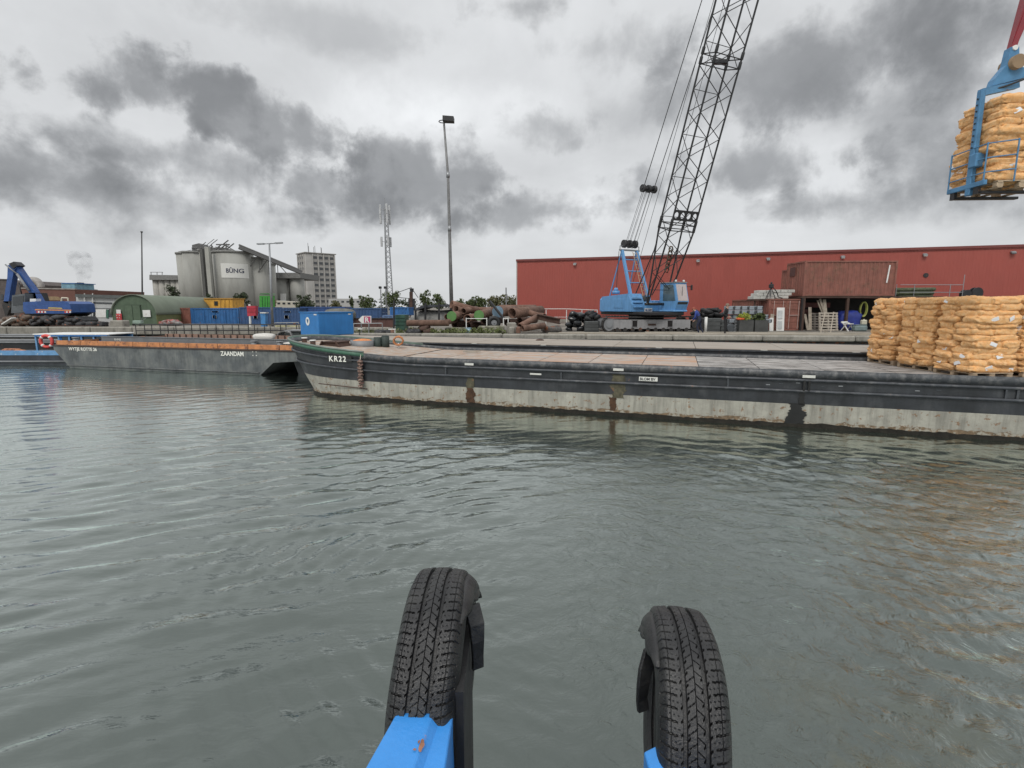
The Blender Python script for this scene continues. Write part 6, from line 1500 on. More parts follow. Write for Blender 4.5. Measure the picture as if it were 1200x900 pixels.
# nissen hut
NG = mat('hut_green', (.09, .13, .085), .8, var=.15, streak=.2); NR = mat('hut_roof', (.17, .20, .155), .85, var=.12, scale=.6, streak=.1)
HYY = 46.0; hxa, hxb = X_at(131.5, HYY, 3), X_at(178, HYY, 3); hwd = hxb-hxa; htop = P(150, 346.5, HYY).z; hh_ = htop-GZ; yawh = R(9)
ht = thing('arched_hut', 'green arched hut with a double door and a red lifebuoy on its front', 'hut', (hxa, HYY, GZ), yawh)
def arch(n=18, g=0):
    pts = [(-g, 0)]; wl_ = hh_*.36
    for i in range(n+1): t = math.pi*(1-i/n); pts.append((hwd/2+(hwd/2+g)*math.cos(t), wl_+(hh_-wl_+g)*math.sin(t)))
    return pts+[(hwd+g, 0)]
q = MB(); q.prism(arch(), 'y', 0, .15); part('end_wall', q, NG, ht); q = MB(); q.prism(arch(), 'y', 15.8, 16); part('end_wall', q, NG, ht)
q = MB(); pr = arch(22, .12)[1:-1]; vs = [(a, y, b) for y in (-.15, 16.1) for a, b in pr]; n = len(pr); q.add(vs, [(i, i+1, n+i+1, n+i) for i in range(n-1)], 0, True); solidify(q, 'curved_roof', NR, ht, .06)
q = MB(); q.box((hwd+.02, 8, hh_*.18), (.06, 16, hh_*.36)); q.box((-.02, 8, hh_*.18), (.06, 16, hh_*.36)); part('side_wall', q, mat('hut_olive', (.14, .15, .06), .85, var=.15, streak=.2), ht)
k_ = hwd/46.5
q = MB(); q.box((22*k_, -.03, 12*k_), (17.5*k_, .06, 24.5*k_)); part('door_frame', q, mat('hut_green_dark', (.05, .075, .05), .8), ht)
for x in (17.8, 26.2): q = MB(); q.box((x*k_, -.08, 11.8*k_), (7.8*k_, .05, 23.6*k_)); part('door', q, NG, ht)
def hbox(name, x0, x1, z0, z1, m, y=-.1): q = MB(); q.box(((x0+x1)/2*k_, y, (z0+z1)/2*k_), ((x1-x0)*k_, .05, (z1-z0)*k_)); return part(name, q, m, ht)
hbox('notice_board', 33, 41, 10, 18, WHITE); hbox('notice_board', 5, 9.5, 14, 18.5, WHITE); hbox('lifebuoy_board', 4.3, 10, 6.5, 14, mat('board_red', (.45, .05, .06), .5))
lifebuoy(P(138.7, 371, 45.6), .15, .04, 'small lifebuoy on the red board of the green hut')
nb = thing('barrow', 'pale green wheeled barrow before the door of the green hut', 'cart', P(162, 379, 44.6)); q = MB(); q.box((0, 0, .1), (.75, .4, .3), bev=.05); part('tray', q, mat('pale_green', (.25, .33, .28), .7), nb)
for x in (-.28, .28): q = MB(); q.tube((x, -.22, -.1), (x, -.16, -.1), .1, 10); part('wheel', q, RUBBER, nb)
for x in (.38, .75): rod('handle', (.3, 0, .15), (x, 0, .5), .02, GREYST, nb)
q = MB(); q.box((0, 0, .28), (1.1, .8, .56), bev=.07); solo('concrete_block', q, CONC, 'concrete block standing on the left quay before the green hut', 'concrete block', loc=(X_at(137, 42, 2), 42.3, GZ))
heap('low heap of red and grey rubbish between green hut and red container', 181, 208, 375.5, 45.5, 91, 20, mat('red_rubbish', (.30, .07, .06), .8, var=.9, scale=6, col2=(.25, .25, .24), c2=.5))
# containers on the left yard (seen side on)
def scont(label, a, b, top, bot, Y, m, door=None, yaw=0, g='containers stacked along the left yard', **k):
    x0, x1 = X_at(a, Y, 2.5), X_at(b, Y, 2.5); H = P(300, top, Y).z-P(300, bot, Y).z; zb = P(300, bot, Y).z
    c = container(label, m, ((x0+x1)/2, Y+1.22, zb), yaw, L_=x1-x0, H=H, **k); return c
CB2 = mat('container_blue_b', (.03, .13, .33), .55, var=.2, rust=.2, streak=.3); CB3 = mat('container_blue_c', (.035, .085, .24), .6, var=.2, rust=.2, streak=.3)
cA = scont('small red container standing between the green hut and the blue ones', 208, 223, 360.8, 382.5, 51, CONTRED)
cB = scont('blue container with white marks, right next to the small red one', 223.5, 279.5, 361, 382.5, 51, CB2)
cC = scont('blue container behind the red rescue box', 280.5, 318, 360, 383, 50, CONTBLUE)
cD = scont('blue container with white bars right of the street lamp', 320.5, 351, 360.5, 383, 50, CONTBLUE)
for c, px_ in ((cB, (-.8, -.3)), (cC, (-.3, .35)), (cD, (-.7, .0, .6))):
    Lc = c.children[0].dimensions.x
    for t_ in px_: q = MB(); q.box((t_*Lc/2*.9, -1.26, .95), (.35, .02, .3)); part('white_marking', q, WHITE, c); q = MB(); q.box((t_*Lc/2*.9+.1, -1.26, 1.45), (.6, .02, .10)); part('white_marking', q, WHITE, c)
for k in range(5): rod('door_bar', (-2.1+k*1.05, -1.27, .12), (-2.1+k*1.05, -1.27, 1.65), .02, BLUE, cB)
scont('long blue container behind the blue equipment box', 352, 404, 359.5, 380, 52, CB3); scont('blue container ending left of the lattice mast, nearest the arrow sign', 411, 447, 361, 380, 49, CONTBLUE)
scont('blue container right of the lattice mast, raised above the green bin', 457, 479, 360, 370, 46, CB2); scont('pale blue low container top under the lattice mast', 448, 461, 369.5, 381, 44.5, mat('pale_blue_cont', (.12, .19, .34), .7))
yc = thing('site_cabin', 'yellow orange site cabin behind the green hut', 'cabin'); slab([(239, 350), (272.5, 350), (272.5, 366), (239, 366)], 58, 2.5, 'wall', mat('cabin_yellow', (.62, .33, .05), .6), yc); slab([(251, 353), (255, 353), (255, 358), (251, 358)], 57.95, .1, 'window', GLASS, yc); slab([(238.5, 349.3), (273, 349.3), (273, 350.3), (238.5, 350.3)], 57.9, 2.7, 'roof_edge', mat('cabin_edge', (.45, .24, .05), .6), yc)
for a in (258, 263, 268): slab([(a, 351), (a+.5, 351), (a+.5, 362), (a, 362)], 57.95, .08, 'panel_joint', MATS['cabin_edge'], yc)
gc = thing('portable_toilet', 'bright green portable cabin raised above the blue containers', 'cabin'); GRN = mat('cabin_green', (.05, .30, .04), .5)
slab([(304, 346.5), (316, 346.5), (316, 366), (304, 366)], 55, 1.2, 'wall', GRN, gc); slab([(303.7, 345), (316.3, 345), (315, 343.8), (305, 343.8)], 54.9, 1.4, 'roof', mat('cabin_green_dark', (.03, .15, .03), .5), gc)
for a in (307, 310, 313): slab([(a, 348), (a+.6, 348), (a+.6, 360), (a, 360)], 54.95, .1, 'panel_rib', MATS['cabin_green_dark'], gc)
# lamp, rescue box, blue pillar, poles
lm = thing('street_lamp', 'grey double armed street lamp before the silos', 'street lamp'); b0 = P(319.5, 384, 41.8); t0 = P(315.6, 285.5, 41.8)
q = MB(); q.tube(b0, t0, .11, 10, .06); part('pole', q, GALV, lm)
for px, py in ((301.5, 286), (331, 284.5)): e = P(px, py, 41.8); q = MB(); q.tube(t0, t0.lerp(e, .5), .045, 6); part('arm', q, GALV, lm); q = MB(); q.beam(t0.lerp(e, .45), e, .25, .1); part('lamp_head', q, GALV, lm)
rb_ = thing('rescue_box', 'red rescue box on a white post on the left quay', 'rescue box'); rod('post', P(293.5, 383, 42), P(292.5, 356.5, 42), .09, WHITE, rb_); slab([(289, 358.5), (299.5, 358.5), (299.5, 370), (290, 370.5)], 41.9, .4, 'box_casing', mat('rescue_red', (.40, .03, .05), .45), rb_)
for z in (361, 365): slab([(289.5, z), (299, z), (299, z+.5), (289.5, z+.5)], 41.87, .05, 'box_rib', MATS['rescue_red'], rb_)
bp_ = thing('supply_pillar', 'light blue power pillar beside the lamp post on the left quay', 'pillar'); slab([(305, 367), (311, 367), (311, 385), (306, 385)], 41.5, .4, 'casing', mat('pillar_blue', (.06, .22, .48), .5), bp_); slab([(304.6, 366), (311.4, 366), (311.4, 367.2), (304.6, 367.2)], 41.45, .5, 'cap', WHITE, bp_)
fpz = thing('flag_pole', 'tall thin dark pole behind the green hut', 'pole'); q = MB(); q.tube(P(167, 372, 70), P(166, 272, 70), .11, 8, .07); part('pole', q, mat('dark_pole', (.06, .06, .06), .6), fpz); q = MB(); q.tube(P(166, 272.5, 70), P(166, 271, 70), .14, 8); part('cap', q, MATS['dark_pole'], fpz)
tl = thing('floodlight_mast', 'very tall slender grey mast with a floodlight box, centre of the picture', 'light mast'); a, m_, b = P(529.5, 372, 60), P(525, 205, 60), P(520, 141, 60)
q = MB(); q.path([a, P(527.6, 300, 60), m_, b], [.24, .19, .14, .11], 10); part('pole', q, mat('mast_grey', (.20, .20, .20), .6, metal=.3), tl)
slab([(518.5, 135), (531.5, 136), (531.5, 141.5), (518.5, 141)], 59.6, .9, 'floodlight', BLACK, tl); c = P(519, 142.5, 60); q = MB(); q.path([c+Vector((.45*math.cos(t*.785), .45*math.sin(t*.785), 0)) for t in range(8)], .05, 6, closed=True); part('service_ring', q, BLACK, tl)
for py in (205, 268): q = MB(); c = P(525 if py == 205 else 526.8, py, 60); q.tube(c-Vector((0, 0, .3)), c+Vector((0, 0, .3)), .2, 8); part('mast_joint', q, GALV, tl)
# telecom mast
tm = thing('telecom_mast', 'tall lattice telecom mast with antennas behind the blue containers', 'mast'); TY = 110.0
tb, tt = P(457, 374, TY), P(451.5, 243, TY)
def tp_(t, k): w_ = (1.5*(1-t)+.55*t)/1.0; a_ = k*2.094+.4; return tb.lerp(tt, t)+Vector((math.cos(a_)*w_*.6, math.sin(a_)*w_*.6, 0))
for k in range(3): rod('mast_leg', tp_(0, k), tp_(1, k), .12, GALV, tm, n=6)
for i in range(22):
    for k in range(3): rod('mast_brace', tp_(i/22, k), tp_((i+1)/22, (k+1) % 3), .055, GALV, tm, n=5)
rod('lightning_rod', tt, P(450.4, 232, TY), .07, GALV, tm, n=6)
for t_, k in ((.98, 3), (.90, 3), (.70, 3)):
    c = tb.lerp(tt, t_)
    for j in range(3): a_ = j*2.09+1; q = MB(); q.box(c+Vector((math.cos(a_)*1.1, math.sin(a_)*1.1, 0)), (.4, .35, 2.0), bev=.05); part('antenna', q, mat('antenna_grey', (.42, .43, .44), .5), tm); rod('antenna_bracket', c, c+Vector((math.cos(a_)*1.1, math.sin(a_)*1.1, 0)), .06, GALV, tm, n=5)
for i, (pa, pb) in enumerate((((447.5, 374), (446, 339)), ((453, 374), (452, 339)))):
    t = thing('floodlight_pole', ('left', 'right')[i]+' one of the two low floodlight poles at the foot of the lattice mast', 'light pole'); rod('pole', P(pa[0], pa[1], 58), P(pb[0], pb[1], 58), .07, GALV, t); c = P(pb[0]-.5, 337, 58); q = MB(); q.box(c, (.3, .3, .28), bev=.05); part('floodlight', q, BLACK, t)
# pile driver / old mast with cables
pd = thing('drilling_mast', 'dark drilling mast with guy cables left of the gravel shed', 'mast'); q = MB(); q.beam(P(482, 373, 56), P(481.8, 342, 56), .32, .32); part('column', q, DKRUST, pd); slab([(478.5, 350), (485, 350), (485.5, 362), (478, 362)], 55.9, .7, 'drill_head', BLACK, pd); slab([(480, 338), (484, 338), (483.5, 342), (480.5, 342)], 55.9, .5, 'mast_top', BLACK, pd)
for a, b in (((482, 337), (460, 345)), ((482, 337), (490, 349)), ((466, 348.5), (488, 350.5))): rod('guy_cable', P(*a, 56), P(*b, 56), .035, BLACK, pd, n=5)
# gravel shed
sd = thing('gravel_shed', 'dark framed shed roof above a grey gravel heap right of the drilling mast', 'shed')
slab([(486, 362), (497, 357.5), (524, 356.5), (545, 360), (545, 362), (524, 358.8), (497, 360.5), (487, 364)], 52, 6, 'roof', mat('shed_roof', (.05, .055, .065), .8), sd)
for px in (498.5, 514.5, 531): rod('post', P(px, 355, 51.8), P(px, 383, 51.8), .09, BLACK, sd, square=True)
for px in (487, 540): rod('post', P(px, 362, 52.2), P(px, 383, 52.2), .09, BLACK, sd, square=True)
q = sack_mesh((5.5, 4, 2.4), 55, 30, 16, amp=.12, fr=1.5); o = solo('gravel_heap', q, mat('grey_gravel', (.26, .26, .25), .95, var=.25, scale=3, bump=1.0), None, None, loc=(X_at(512, 54, 2.5), 54.5, GZ+.1)); o['kind'] = 'stuff'
# brown steel wall, green bin, arrow sign
bw = thing('steel_wall', 'dark brown steel panel wall under the blue container behind the arrow sign', 'wall')
for i in range(5): a = 413+i*9.8; slab([(a, 373.5), (a+9.6, 373.5), (a+9.6, 386), (a, 386)], 41.9, .25, 'steel_panel', mat('brown_panel', (.09, .042, .035), .7, var=.15, rust=.25), bw)
slab([(413, 372.6), (462, 372.6), (462, 373.6), (413, 373.6)], 41.8, .4, 'top_rail', BLACK, bw)
gb = thing('waste_bin', 'dark green steel bin right of the brown steel wall', 'bin'); slab([(463, 369), (474.5, 369), (474, 386.5), (463.5, 386.5)], 36, 1.4, 'bin_body', mat('bin_green', (.03, .085, .06), .6, rust=.15), gb)
for z in (372, 376, 380): slab([(462.8, z), (474.8, z), (474.8, z+.7), (462.8, z+.7)], 35.95, 1.5, 'bin_rib', MATS['bin_green'], gb)
bpole = thing('dark_pole', 'dark thin pole beside the dark green bin', 'pole'); rod('pole', P(461.5, 388, 35.5), P(461.8, 352, 35.5), .06, BLACK, bpole)
sg = thing('arrow_sign', 'white sign with a left arrow and a pink R square standing on the rail', 'sign'); SY = 30.6
slab([(420, 374.8), (424.5, 370.2), (435, 370.2), (435, 378.8), (424, 378.8)], SY, .03, 'sign_plate', WHITE, sg)
slab([(426.5, 370.9), (434, 370.9), (434, 378.2), (426.5, 378.2)], SY-.015, .012, 'pink_square', mat('magenta', (.38, .05, .12), .5), sg)
pR = P(427.6, 377.6, SY-.02); text('lettering', 'R', .40, WHITE, sg, pR, FRONT, .003, .012)
for px in (423.5, 432.5): rod('sign_post', P(px, 390, SY+.05), P(px, 371, SY+.05), .035, GALV, sg)
gr2 = thing('guard_rail', 'thin pale rail with weeds under the arrow sign', 'guard rail'); rod('rail', P(414, 379.3, 30.4), P(448, 378.8, 30.4), .025, GALV, gr2)
for px in (414.5, 432, 448): rod('rail_post', P(px, 391, 30.4), P(px, 379, 30.4), .025, GALV, gr2)
q = MB(); q.box((0, 0, 0), (2.6, .3, .28), bev=.03); solo('concrete_block', q, MOSS, 'low mossy concrete kerb below the arrow sign', 'concrete block', loc=(X_at(432, 31, 1.7), 31.2, GZ+.14))
bol = thing('mooring_bollard', 'rusty orange bollard with a pale pipe hook right of the arrow sign', 'bollard', (X_at(459.5, 29.6, 1.8), 29.7, GZ)); q = MB(); q.tube((0, 0, 0), (0, 0, .34), .11, 12); part('post', q, RUST2, bol); q = MB(); q.box((-.02, 0, .36), (.42, .12, .06)); q.tube((.14, 0, .02), (.14, 0, .38), .03, 6); part('hook', q, WHITE, bol)
sp2 = thing('light_stand', 'small dark stand with a flat white top before the rail', 'stand'); rod('post', P(421.5, 394, 28.2), P(421.5, 386, 28.2), .025, BLACK, sp2); slab([(419, 385), (424, 385), (424, 386), (419, 386)], 28.1, .2, 'top', WHITE, sp2)
for i, (a, b, t, Y, lb_) in enumerate(((436, 456, 389, 29.9, 'black clutter heap on the quay edge right of the rail'), (488, 503, 383, 31.0, 'dark stumps under the long rusty pipe'), (470, 491, 388, 30.6, 'flat dark boards lying at the quay corner'))):
    heap(lb_, a, b, t, Y, 120+i, 9, [BLACK, DKRUST, BLACK][i])
# jumble right of the left barge: bundle of hoses / grey trough
jb = thing('rope_bundle', 'black and white rope bundle hanging on the pontoon between grey barge and green bow', 'rope bundle', P(335, 394, 33))
q = MB()
for i in range(6): q.path([(.5*math.cos(t*.785+i)*(1-.08*i), .1*i-.2, .32*math.sin(t*.785+i)) for t in range(8)], .05, 6, closed=True)
part('rope', q, mat('mixed_rope', (.12, .12, .12), .9, var=.9, scale=7, col2=(.5, .5, .5), c2=.6, c2scale=4), jb)
gt = thing('storage_crate', 'dark grey trough beside the rope bundle behind the green bow', 'crate'); slab([(334, 388), (351, 388), (350, 398), (335, 398)], 33.6, 1.2, 'crate_body', mat('trough_grey', (.05, .06, .06), .7), gt); slab([(333, 387), (352, 387), (352, 388.2), (333, 388.2)], 33.5, 1.4, 'crate_rim', GREYST, gt)
yb = thing('barrier', 'pale yellow concrete barrier on the left quay right of the lamp post', 'barrier'); slab([(322, 381.5), (350, 382), (350, 385), (322, 384.5)], 41.0, .3, 'barrier_body', mat('pale_yellow', (.55, .52, .28), .8), yb)
rl = thing('guard_rail', 'grey pipe rail above the pale yellow barrier', 'guard rail'); rod('rail', P(322, 378.5, 40.8), P(350, 378, 40.8), .035, GALV, rl); [rod('rail_post', P(px, 386, 40.8), P(px, 378.3, 40.8), .035, GALV, rl) for px in (322, 336, 350)]
tc_ = sack_mesh((2.4, 1.6, 1.1), 99, 16, 10, amp=.05, fr=1.2); solo('tarpaulin_heap', tc_, mat('grey_tarp', (.13, .13, .11), .7, var=.3), 'grey tarpaulin covered heap behind the blue equipment box', 'tarpaulin', loc=(X_at(365, 36, 2.9), 41.9, GZ+.95))
for k in (0,):
    o = None
# ================================================================== SILOS AND TOWER
SY0 = 170.0
def cyl_silo(name, parent, px, rpx, top, Y, m=SILO, base=GZ, ribs=0, n=40):
    x = X_at(px, Y, 15); r = rpx/600*Y*.97; z = P(px, top, Y).z
    q = MB(); q.tube((x, Y+r, base), (x, Y+r, z), r, n); o = part(name, q, m, parent)
    q = MB(); q.tube((x, Y+r, z), (x, Y+r, z+.6), r+.25, n); part('silo_rim', q, mat('silo_rim', (.20, .20, .19), .9), o)
    for k in range(ribs):
        a_ = math.pi+math.pi*(k+.5)/ribs; rod('rib', (x+r*math.cos(a_), Y+r+r*math.sin(a_), base), (x+r*math.cos(a_), Y+r+r*math.sin(a_), z), .35, m, o, square=True)
    return x, Y+r, z, r, o
sl1 = thing('silo_block', 'big grey concrete silos with a white banner, left of the office tower', 'silos')
A_ = cyl_silo('silo', sl1, 221.5, 17.5, 296, SY0, n=9); cyl_silo('silo', sl1, 296, 14, 303, SY0+2, n=8); cyl_silo('silo', sl1, 311, 8, 310, SY0+8, mat('silo_light', (.36, .36, .335), .9, var=.08, scale=.2))
B_ = cyl_silo('silo', sl1, 262.5, 22.5, 295.5, SY0-4); cyl_silo('silo', sl1, 238, 8, 294, SY0+1); cyl_silo('silo', sl1, 280, 9, 300, SY0+1); cyl_silo('silo', sl1, 212, 8, 297.5, SY0+1)
q = MB(); xx = X_at(243, SY0-6, 15); q.box((xx, SY0-5, 12), (1.2, 1.2, P(243, 292, SY0-5).z-GZ)); part('lift_shaft', q, mat('silo_light2', (.34, .34, .31), .9, var=.1, scale=.3), sl1); 
xx = X_at(236.5, SY0-2, 15); q = MB(); q.box((xx, SY0-1, 12), (.9, 1.2, P(236, 294, SY0-1).z-GZ)); part('downpipe', q, mat('silo_dark', (.10, .10, .095), .9), sl1)
xx = X_at(284.5, SY0-2, 15); q = MB(); q.box((xx, SY0+3, 12), (1.3, 1.2, P(285, 297, SY0).z-GZ)); part('downpipe', q, MATS['silo_dark'], sl1)
# banner wrapped on the middle silo
bx_, by_, bz_, br_, so_ = B_
def onsil(px, z, off):      # point on the silo's surface at a horizontal offset across its face
    u = max(-.99, min(.99, (px-262.5)/22.5)); return Vector((bx_+br_*u+0, by_-(br_+off)*math.sqrt(1-u*u), z))
zt, zb = P(272, 308.5, SY0-4).z, P(272, 325.5, SY0-4).z
q = MB(); vs = []; N_ = 18
for i in range(N_+1):
    px = 259+(283.8-259)*i/N_
    for z in (zb, zt): vs.append(onsil(px, z, .12))
q.add(vs, [(2*i, 2*i+2, 2*i+3, 2*i+1) for i in range(N_)]); bn_ = part('banner', q, mat('banner_white', (.62, .62, .59), .7, var=.04), sl1)
tx = text('banner_text', 'BÛNG', 1.9, mat('banner_ink', (.03, .035, .07), .7, var=.05), bn_, (0, 0, 0), (0, 0, 0), 0, .03, spacing=1.0)
w0 = max(v.co.x for v in tx.data.vertices)
for v in tx.data.vertices: v.co = onsil(264.8+(281.2-264.8)*(v.co.x/w0), zb+1.6+v.co.y, .2)
# roof machinery: frames, pipes, rails
rf_ = thing('roof_machinery', 'tangle of steel gantries and pipes on the silo tops', 'roof machinery'); RM = mat('machinery_grey', (.11, .11, .11), .7, var=.4, scale=.6); rr = random.Random(5)
tops = [(224, 292), (240, 286), (262, 288), (276, 291)]
for i in range(46):
    px = rr.uniform(223, 266); py = rr.uniform(286, 296); L2 = rr.uniform(1, 4.5); a = P(px, py, SY0+2); dr = rr.choice((Vector((1, 0, 0)), Vector((0, 0, -1)), Vector((.7, 0, .5)), Vector((.8, 0, -.45)))); rod('steelwork', a, a+dr*L2, rr.uniform(.07, .22), RM, rf_, n=6)
for px in range(212, 316, 5):
    t_ = 296.5-(px-212)*.16 if px < 234 else 292+.02*(px-234) if px < 264 else 292.5+(px-264)*.33
    rod('rail_post', P(px, t_+3, SY0+3), P(px, t_-1.5, SY0+3), .07, RM, rf_, n=5)
rod('guard_rail_bar', P(212, 295, SY0+3), P(234, 291.5, SY0+3), .07, RM, rf_, n=5); rod('guard_rail_bar', P(234, 290.5, SY0+3), P(264, 291, SY0+3), .07, RM, rf_, n=5); rod('guard_rail_bar', P(264, 291, SY0+3), P(314, 307.5, SY0+3), .07, RM, rf_, n=5)
slab([(225, 287), (233, 285), (239, 289), (239, 296), (225, 295)], SY0+4, 4, 'machine_house', RM, rf_); slab([(241, 290), (262, 290), (270, 294), (241, 295)], SY0+5, 5, 'machine_house', mat('machine_house_light', (.2, .2, .19), .8), rf_)
cvb = thing('conveyor', 'long inclined grey conveyor bridge running from the silos down to the tower', 'conveyor'); q = MB(); a, b = P(280, 289.5, SY0-2), P(353, 319.5, SY0+8); q.beam(a, b, 2.2, 1.1); part('conveyor_tube', q, mat('conveyor_grey', (.13, .13, .13), .8, var=.1), cvb)
q = MB(); q.beam(a+Vector((0, 0, .75)), b+Vector((0, 0, .75)), 2.4, .2); part('conveyor_roof', q, mat('conveyor_light', (.27, .27, .27), .7), cvb)
for t_ in (.3, .45, .6): p = a.lerp(b, t_); rod('support', p, p+Vector((3.5*(-1 if t_ < .5 else 1), 0, -4.2)), .14, RM, cvb, n=5); rod('support', p, (p.x, p.y, p.z-5), .12, RM, cvb, n=5)
s2 = thing('silo_block', 'row of slim pale silos far left of the big ones', 'silos')
for px in (180, 187, 194, 201, 207): cyl_silo('silo', s2, px, 4.2, 326, 205, mat('silo_pale', (.36, .35, .32), .9, var=.15, scale=.4, streak=.3))
slab([(175, 322), (208, 322.5), (208, 328), (175, 328)], 204, 10, 'head_house', mat('head_house', (.19, .19, .185), .8), s2); 
for px in (177, 184, 190): rod('rail_post', P(px, 322, 204), P(px, 319, 204), .12, RM, s2, n=5)
rod('rail', P(176, 319, 204), P(191, 319, 204), .1, RM, s2, n=5)
s3 = thing('silo_block', 'two lower concrete silos between the big silos and the office tower', 'silos')
for px in (327, 344): cyl_silo('silo', s3, px, 8.3, 326, 185)
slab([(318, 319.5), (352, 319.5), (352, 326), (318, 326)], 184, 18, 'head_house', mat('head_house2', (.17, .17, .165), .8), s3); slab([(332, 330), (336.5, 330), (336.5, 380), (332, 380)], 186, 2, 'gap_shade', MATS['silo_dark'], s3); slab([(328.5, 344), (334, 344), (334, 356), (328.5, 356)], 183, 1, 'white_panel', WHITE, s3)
# office tower
ot = thing('office_tower', 'pale concrete tower with a grid of dark windows right of the silos', 'tower', (X_at(359.5, 215, 15), 215, GZ), R(42))
ZT = P(370, 297, 215).z-GZ; A1, A2 = 9.6, 12.5       # left face length, right face length
OTW = mat('tower_concrete', (.44, .43, .41), .9, var=.12, scale=.3); OTD = mat('tower_panel', (.30, .29, .275), .9, var=.15, scale=.5)
q = MB(); q.box((A2/2, A1/2, ZT/2), (A2, A1, ZT)); part('wall', q, OTW, ot)
q = MB(); q.box((A2/2, A1/2, ZT+.45), (A2+.8, A1+.8, .35)); q.box((A2/2, A1/2, ZT+.15), (A2-.5, A1-.5, .4)); part('roof', q, OTD, ot)
nf = 10; fh = (ZT-1)/nf
wf = MB().box((0, 0, 0), (1.9, .12, fh*.82)).mesh('window', OTD); wp = MB().box((0, 0, 0), (1.5, .05, fh*.46)).mesh('pane', GLASS)
for f in range(nf):
    z = .6+fh*(f+.5)
    for k in range(4):      # right-hand face (along local x at y=0)
        w_ = obj('window', wf, ot, loc=(3.9+k*2.35, -.03, z)); obj('pane', wp, w_, loc=(0, -.06, .05*fh))
    for k in range(3):
        w_ = obj('window', wf, ot, loc=(-.03, 2.9+k*2.3, z), rot=-math.pi/2); obj('pane', wp, w_, loc=(0, -.06, .05*fh))
for k in range(5): q = MB(); q.box((2.72+k*2.35, -.2, ZT/2), (.32, .35, ZT)); part('pilaster', q, OTW, ot)
for k in range(4): q = MB(); q.box((-.2, 1.75+k*2.3, ZT/2), (.35, .32, ZT)); part('pilaster', q, OTW, ot)
for i, (x, y, h) in enumerate(((2, 2, 4), (3, 4, 3), (6, 5, 3.4), (8, 3, 2.5), (9, 6, 3.2), (4.5, 2.5, 2.6))): rod('antenna', (x, y, ZT+.5), (x, y, ZT+.5+h), .09, RM, ot, n=5)
# far low buildings
for i, (pts, Y, lb_, c) in enumerate((([(68, 353), (68, 345), (131, 346), (131, 353)], 150, 'far pale factory roofs behind the white office building', (.25, .25, .24)), ([(385, 350), (423, 350), (423, 366), (385, 366)], 170, 'far pale low block right of the office tower', (.38, .38, .37)), ([(316, 352), (350, 354), (350, 366), (316, 366)], 120, 'cream low building between silos and dark tree', (.42, .40, .34)))):
    t = thing('far_building', lb_, 'building'); slab(pts, Y, 8, 'wall', mat('far_wall_%d' % i, c, .8, var=.1, scale=.2), t); xs_ = [p[0] for p in pts]; ys_ = [p[1] for p in pts]
    for a in range(int(min(xs_))+3, int(max(xs_))-2, 6): slab([(a, min(ys_)+2.5), (a+3, min(ys_)+2.5), (a+3, min(ys_)+4.5), (a, min(ys_)+4.5)], Y-.1, .2, 'window', GLASS, t)
pr_ = thing('pipe_rack', 'far steel pipe racks and platforms behind the white office building', 'pipe rack')
for a, b in (((133, 352), (173, 351)), ((133, 354.5), (173, 354)), ((140, 349), (166, 348.5))): rod('pipe', P(*a, 140), P(*b, 140), .22, RM, pr_, n=6)
for px in (135, 141, 147, 153, 160, 166, 172): rod('rack_post', P(px, 348+((px*7) % 3), 140), P(px, 366, 140), .16, RM, pr_, n=5)
ch2 = thing('chimney_stack', 'cluster of dark factory stacks and ducts at the foot of the smoke', 'chimney')
for a, b, t_, c in ((90, 93, 331, DKRUST), (94, 98, 334, GREYST), (98.5, 103, 337, GREYST)): slab([(a, t_), (b, t_), (b, 350), (a, 350)], 90, 1, 'stack', c, ch2)
slab([(89, 337), (104, 339), (104, 346), (89, 345)], 91, 2, 'duct', GREYST, ch2)
# smoke plume
sm_ = bpy.data.materials.new('smoke'); sm_.use_nodes = True; nt = sm_.node_tree; nt.nodes.remove(nt.nodes['Principled BSDF']); pv = nt.nodes.new('ShaderNodeVolumePrincipled'); pv.inputs['Color'].default_value = (.35, .36, .38, 1)
nz_ = nt.nodes.new('ShaderNodeTexNoise'); nz_.inputs['Scale'].default_value = .8; nz_.inputs['Detail'].default_value = 3; tcn = nt.nodes.new('ShaderNodeTexCoord'); nt.links.new(tcn.outputs['Object'], nz_.inputs['Vector'])
mrn = nt.nodes.new('ShaderNodeMapRange'); mrn.inputs[1].default_value = .42; mrn.inputs[2].default_value = .62; mrn.inputs[3].default_value = 0; mrn.inputs[4].default_value = .22; nt.links.new(nz_.outputs['Fac'], mrn.inputs[0]); nt.links.new(mrn.outputs[0], pv.inputs['Density']); nt.links.new(pv.outputs[0], nt.nodes['Material Output'].inputs['Volume'])
q = MB()
for px, py, r_ in ((97, 327, .9), (98, 321, 1.2), (97.5, 314, 1.5), (95, 306, 1.9), (90, 302, 1.5), (101, 309, 1.2)): c = P(px, py, 92); q.sphere(c, r_, 12, 8)
o = part('smoke_plume', q, sm_, None); o['kind'] = 'stuff'; o['label'] = 'thin grey smoke rising above the factory stacks'
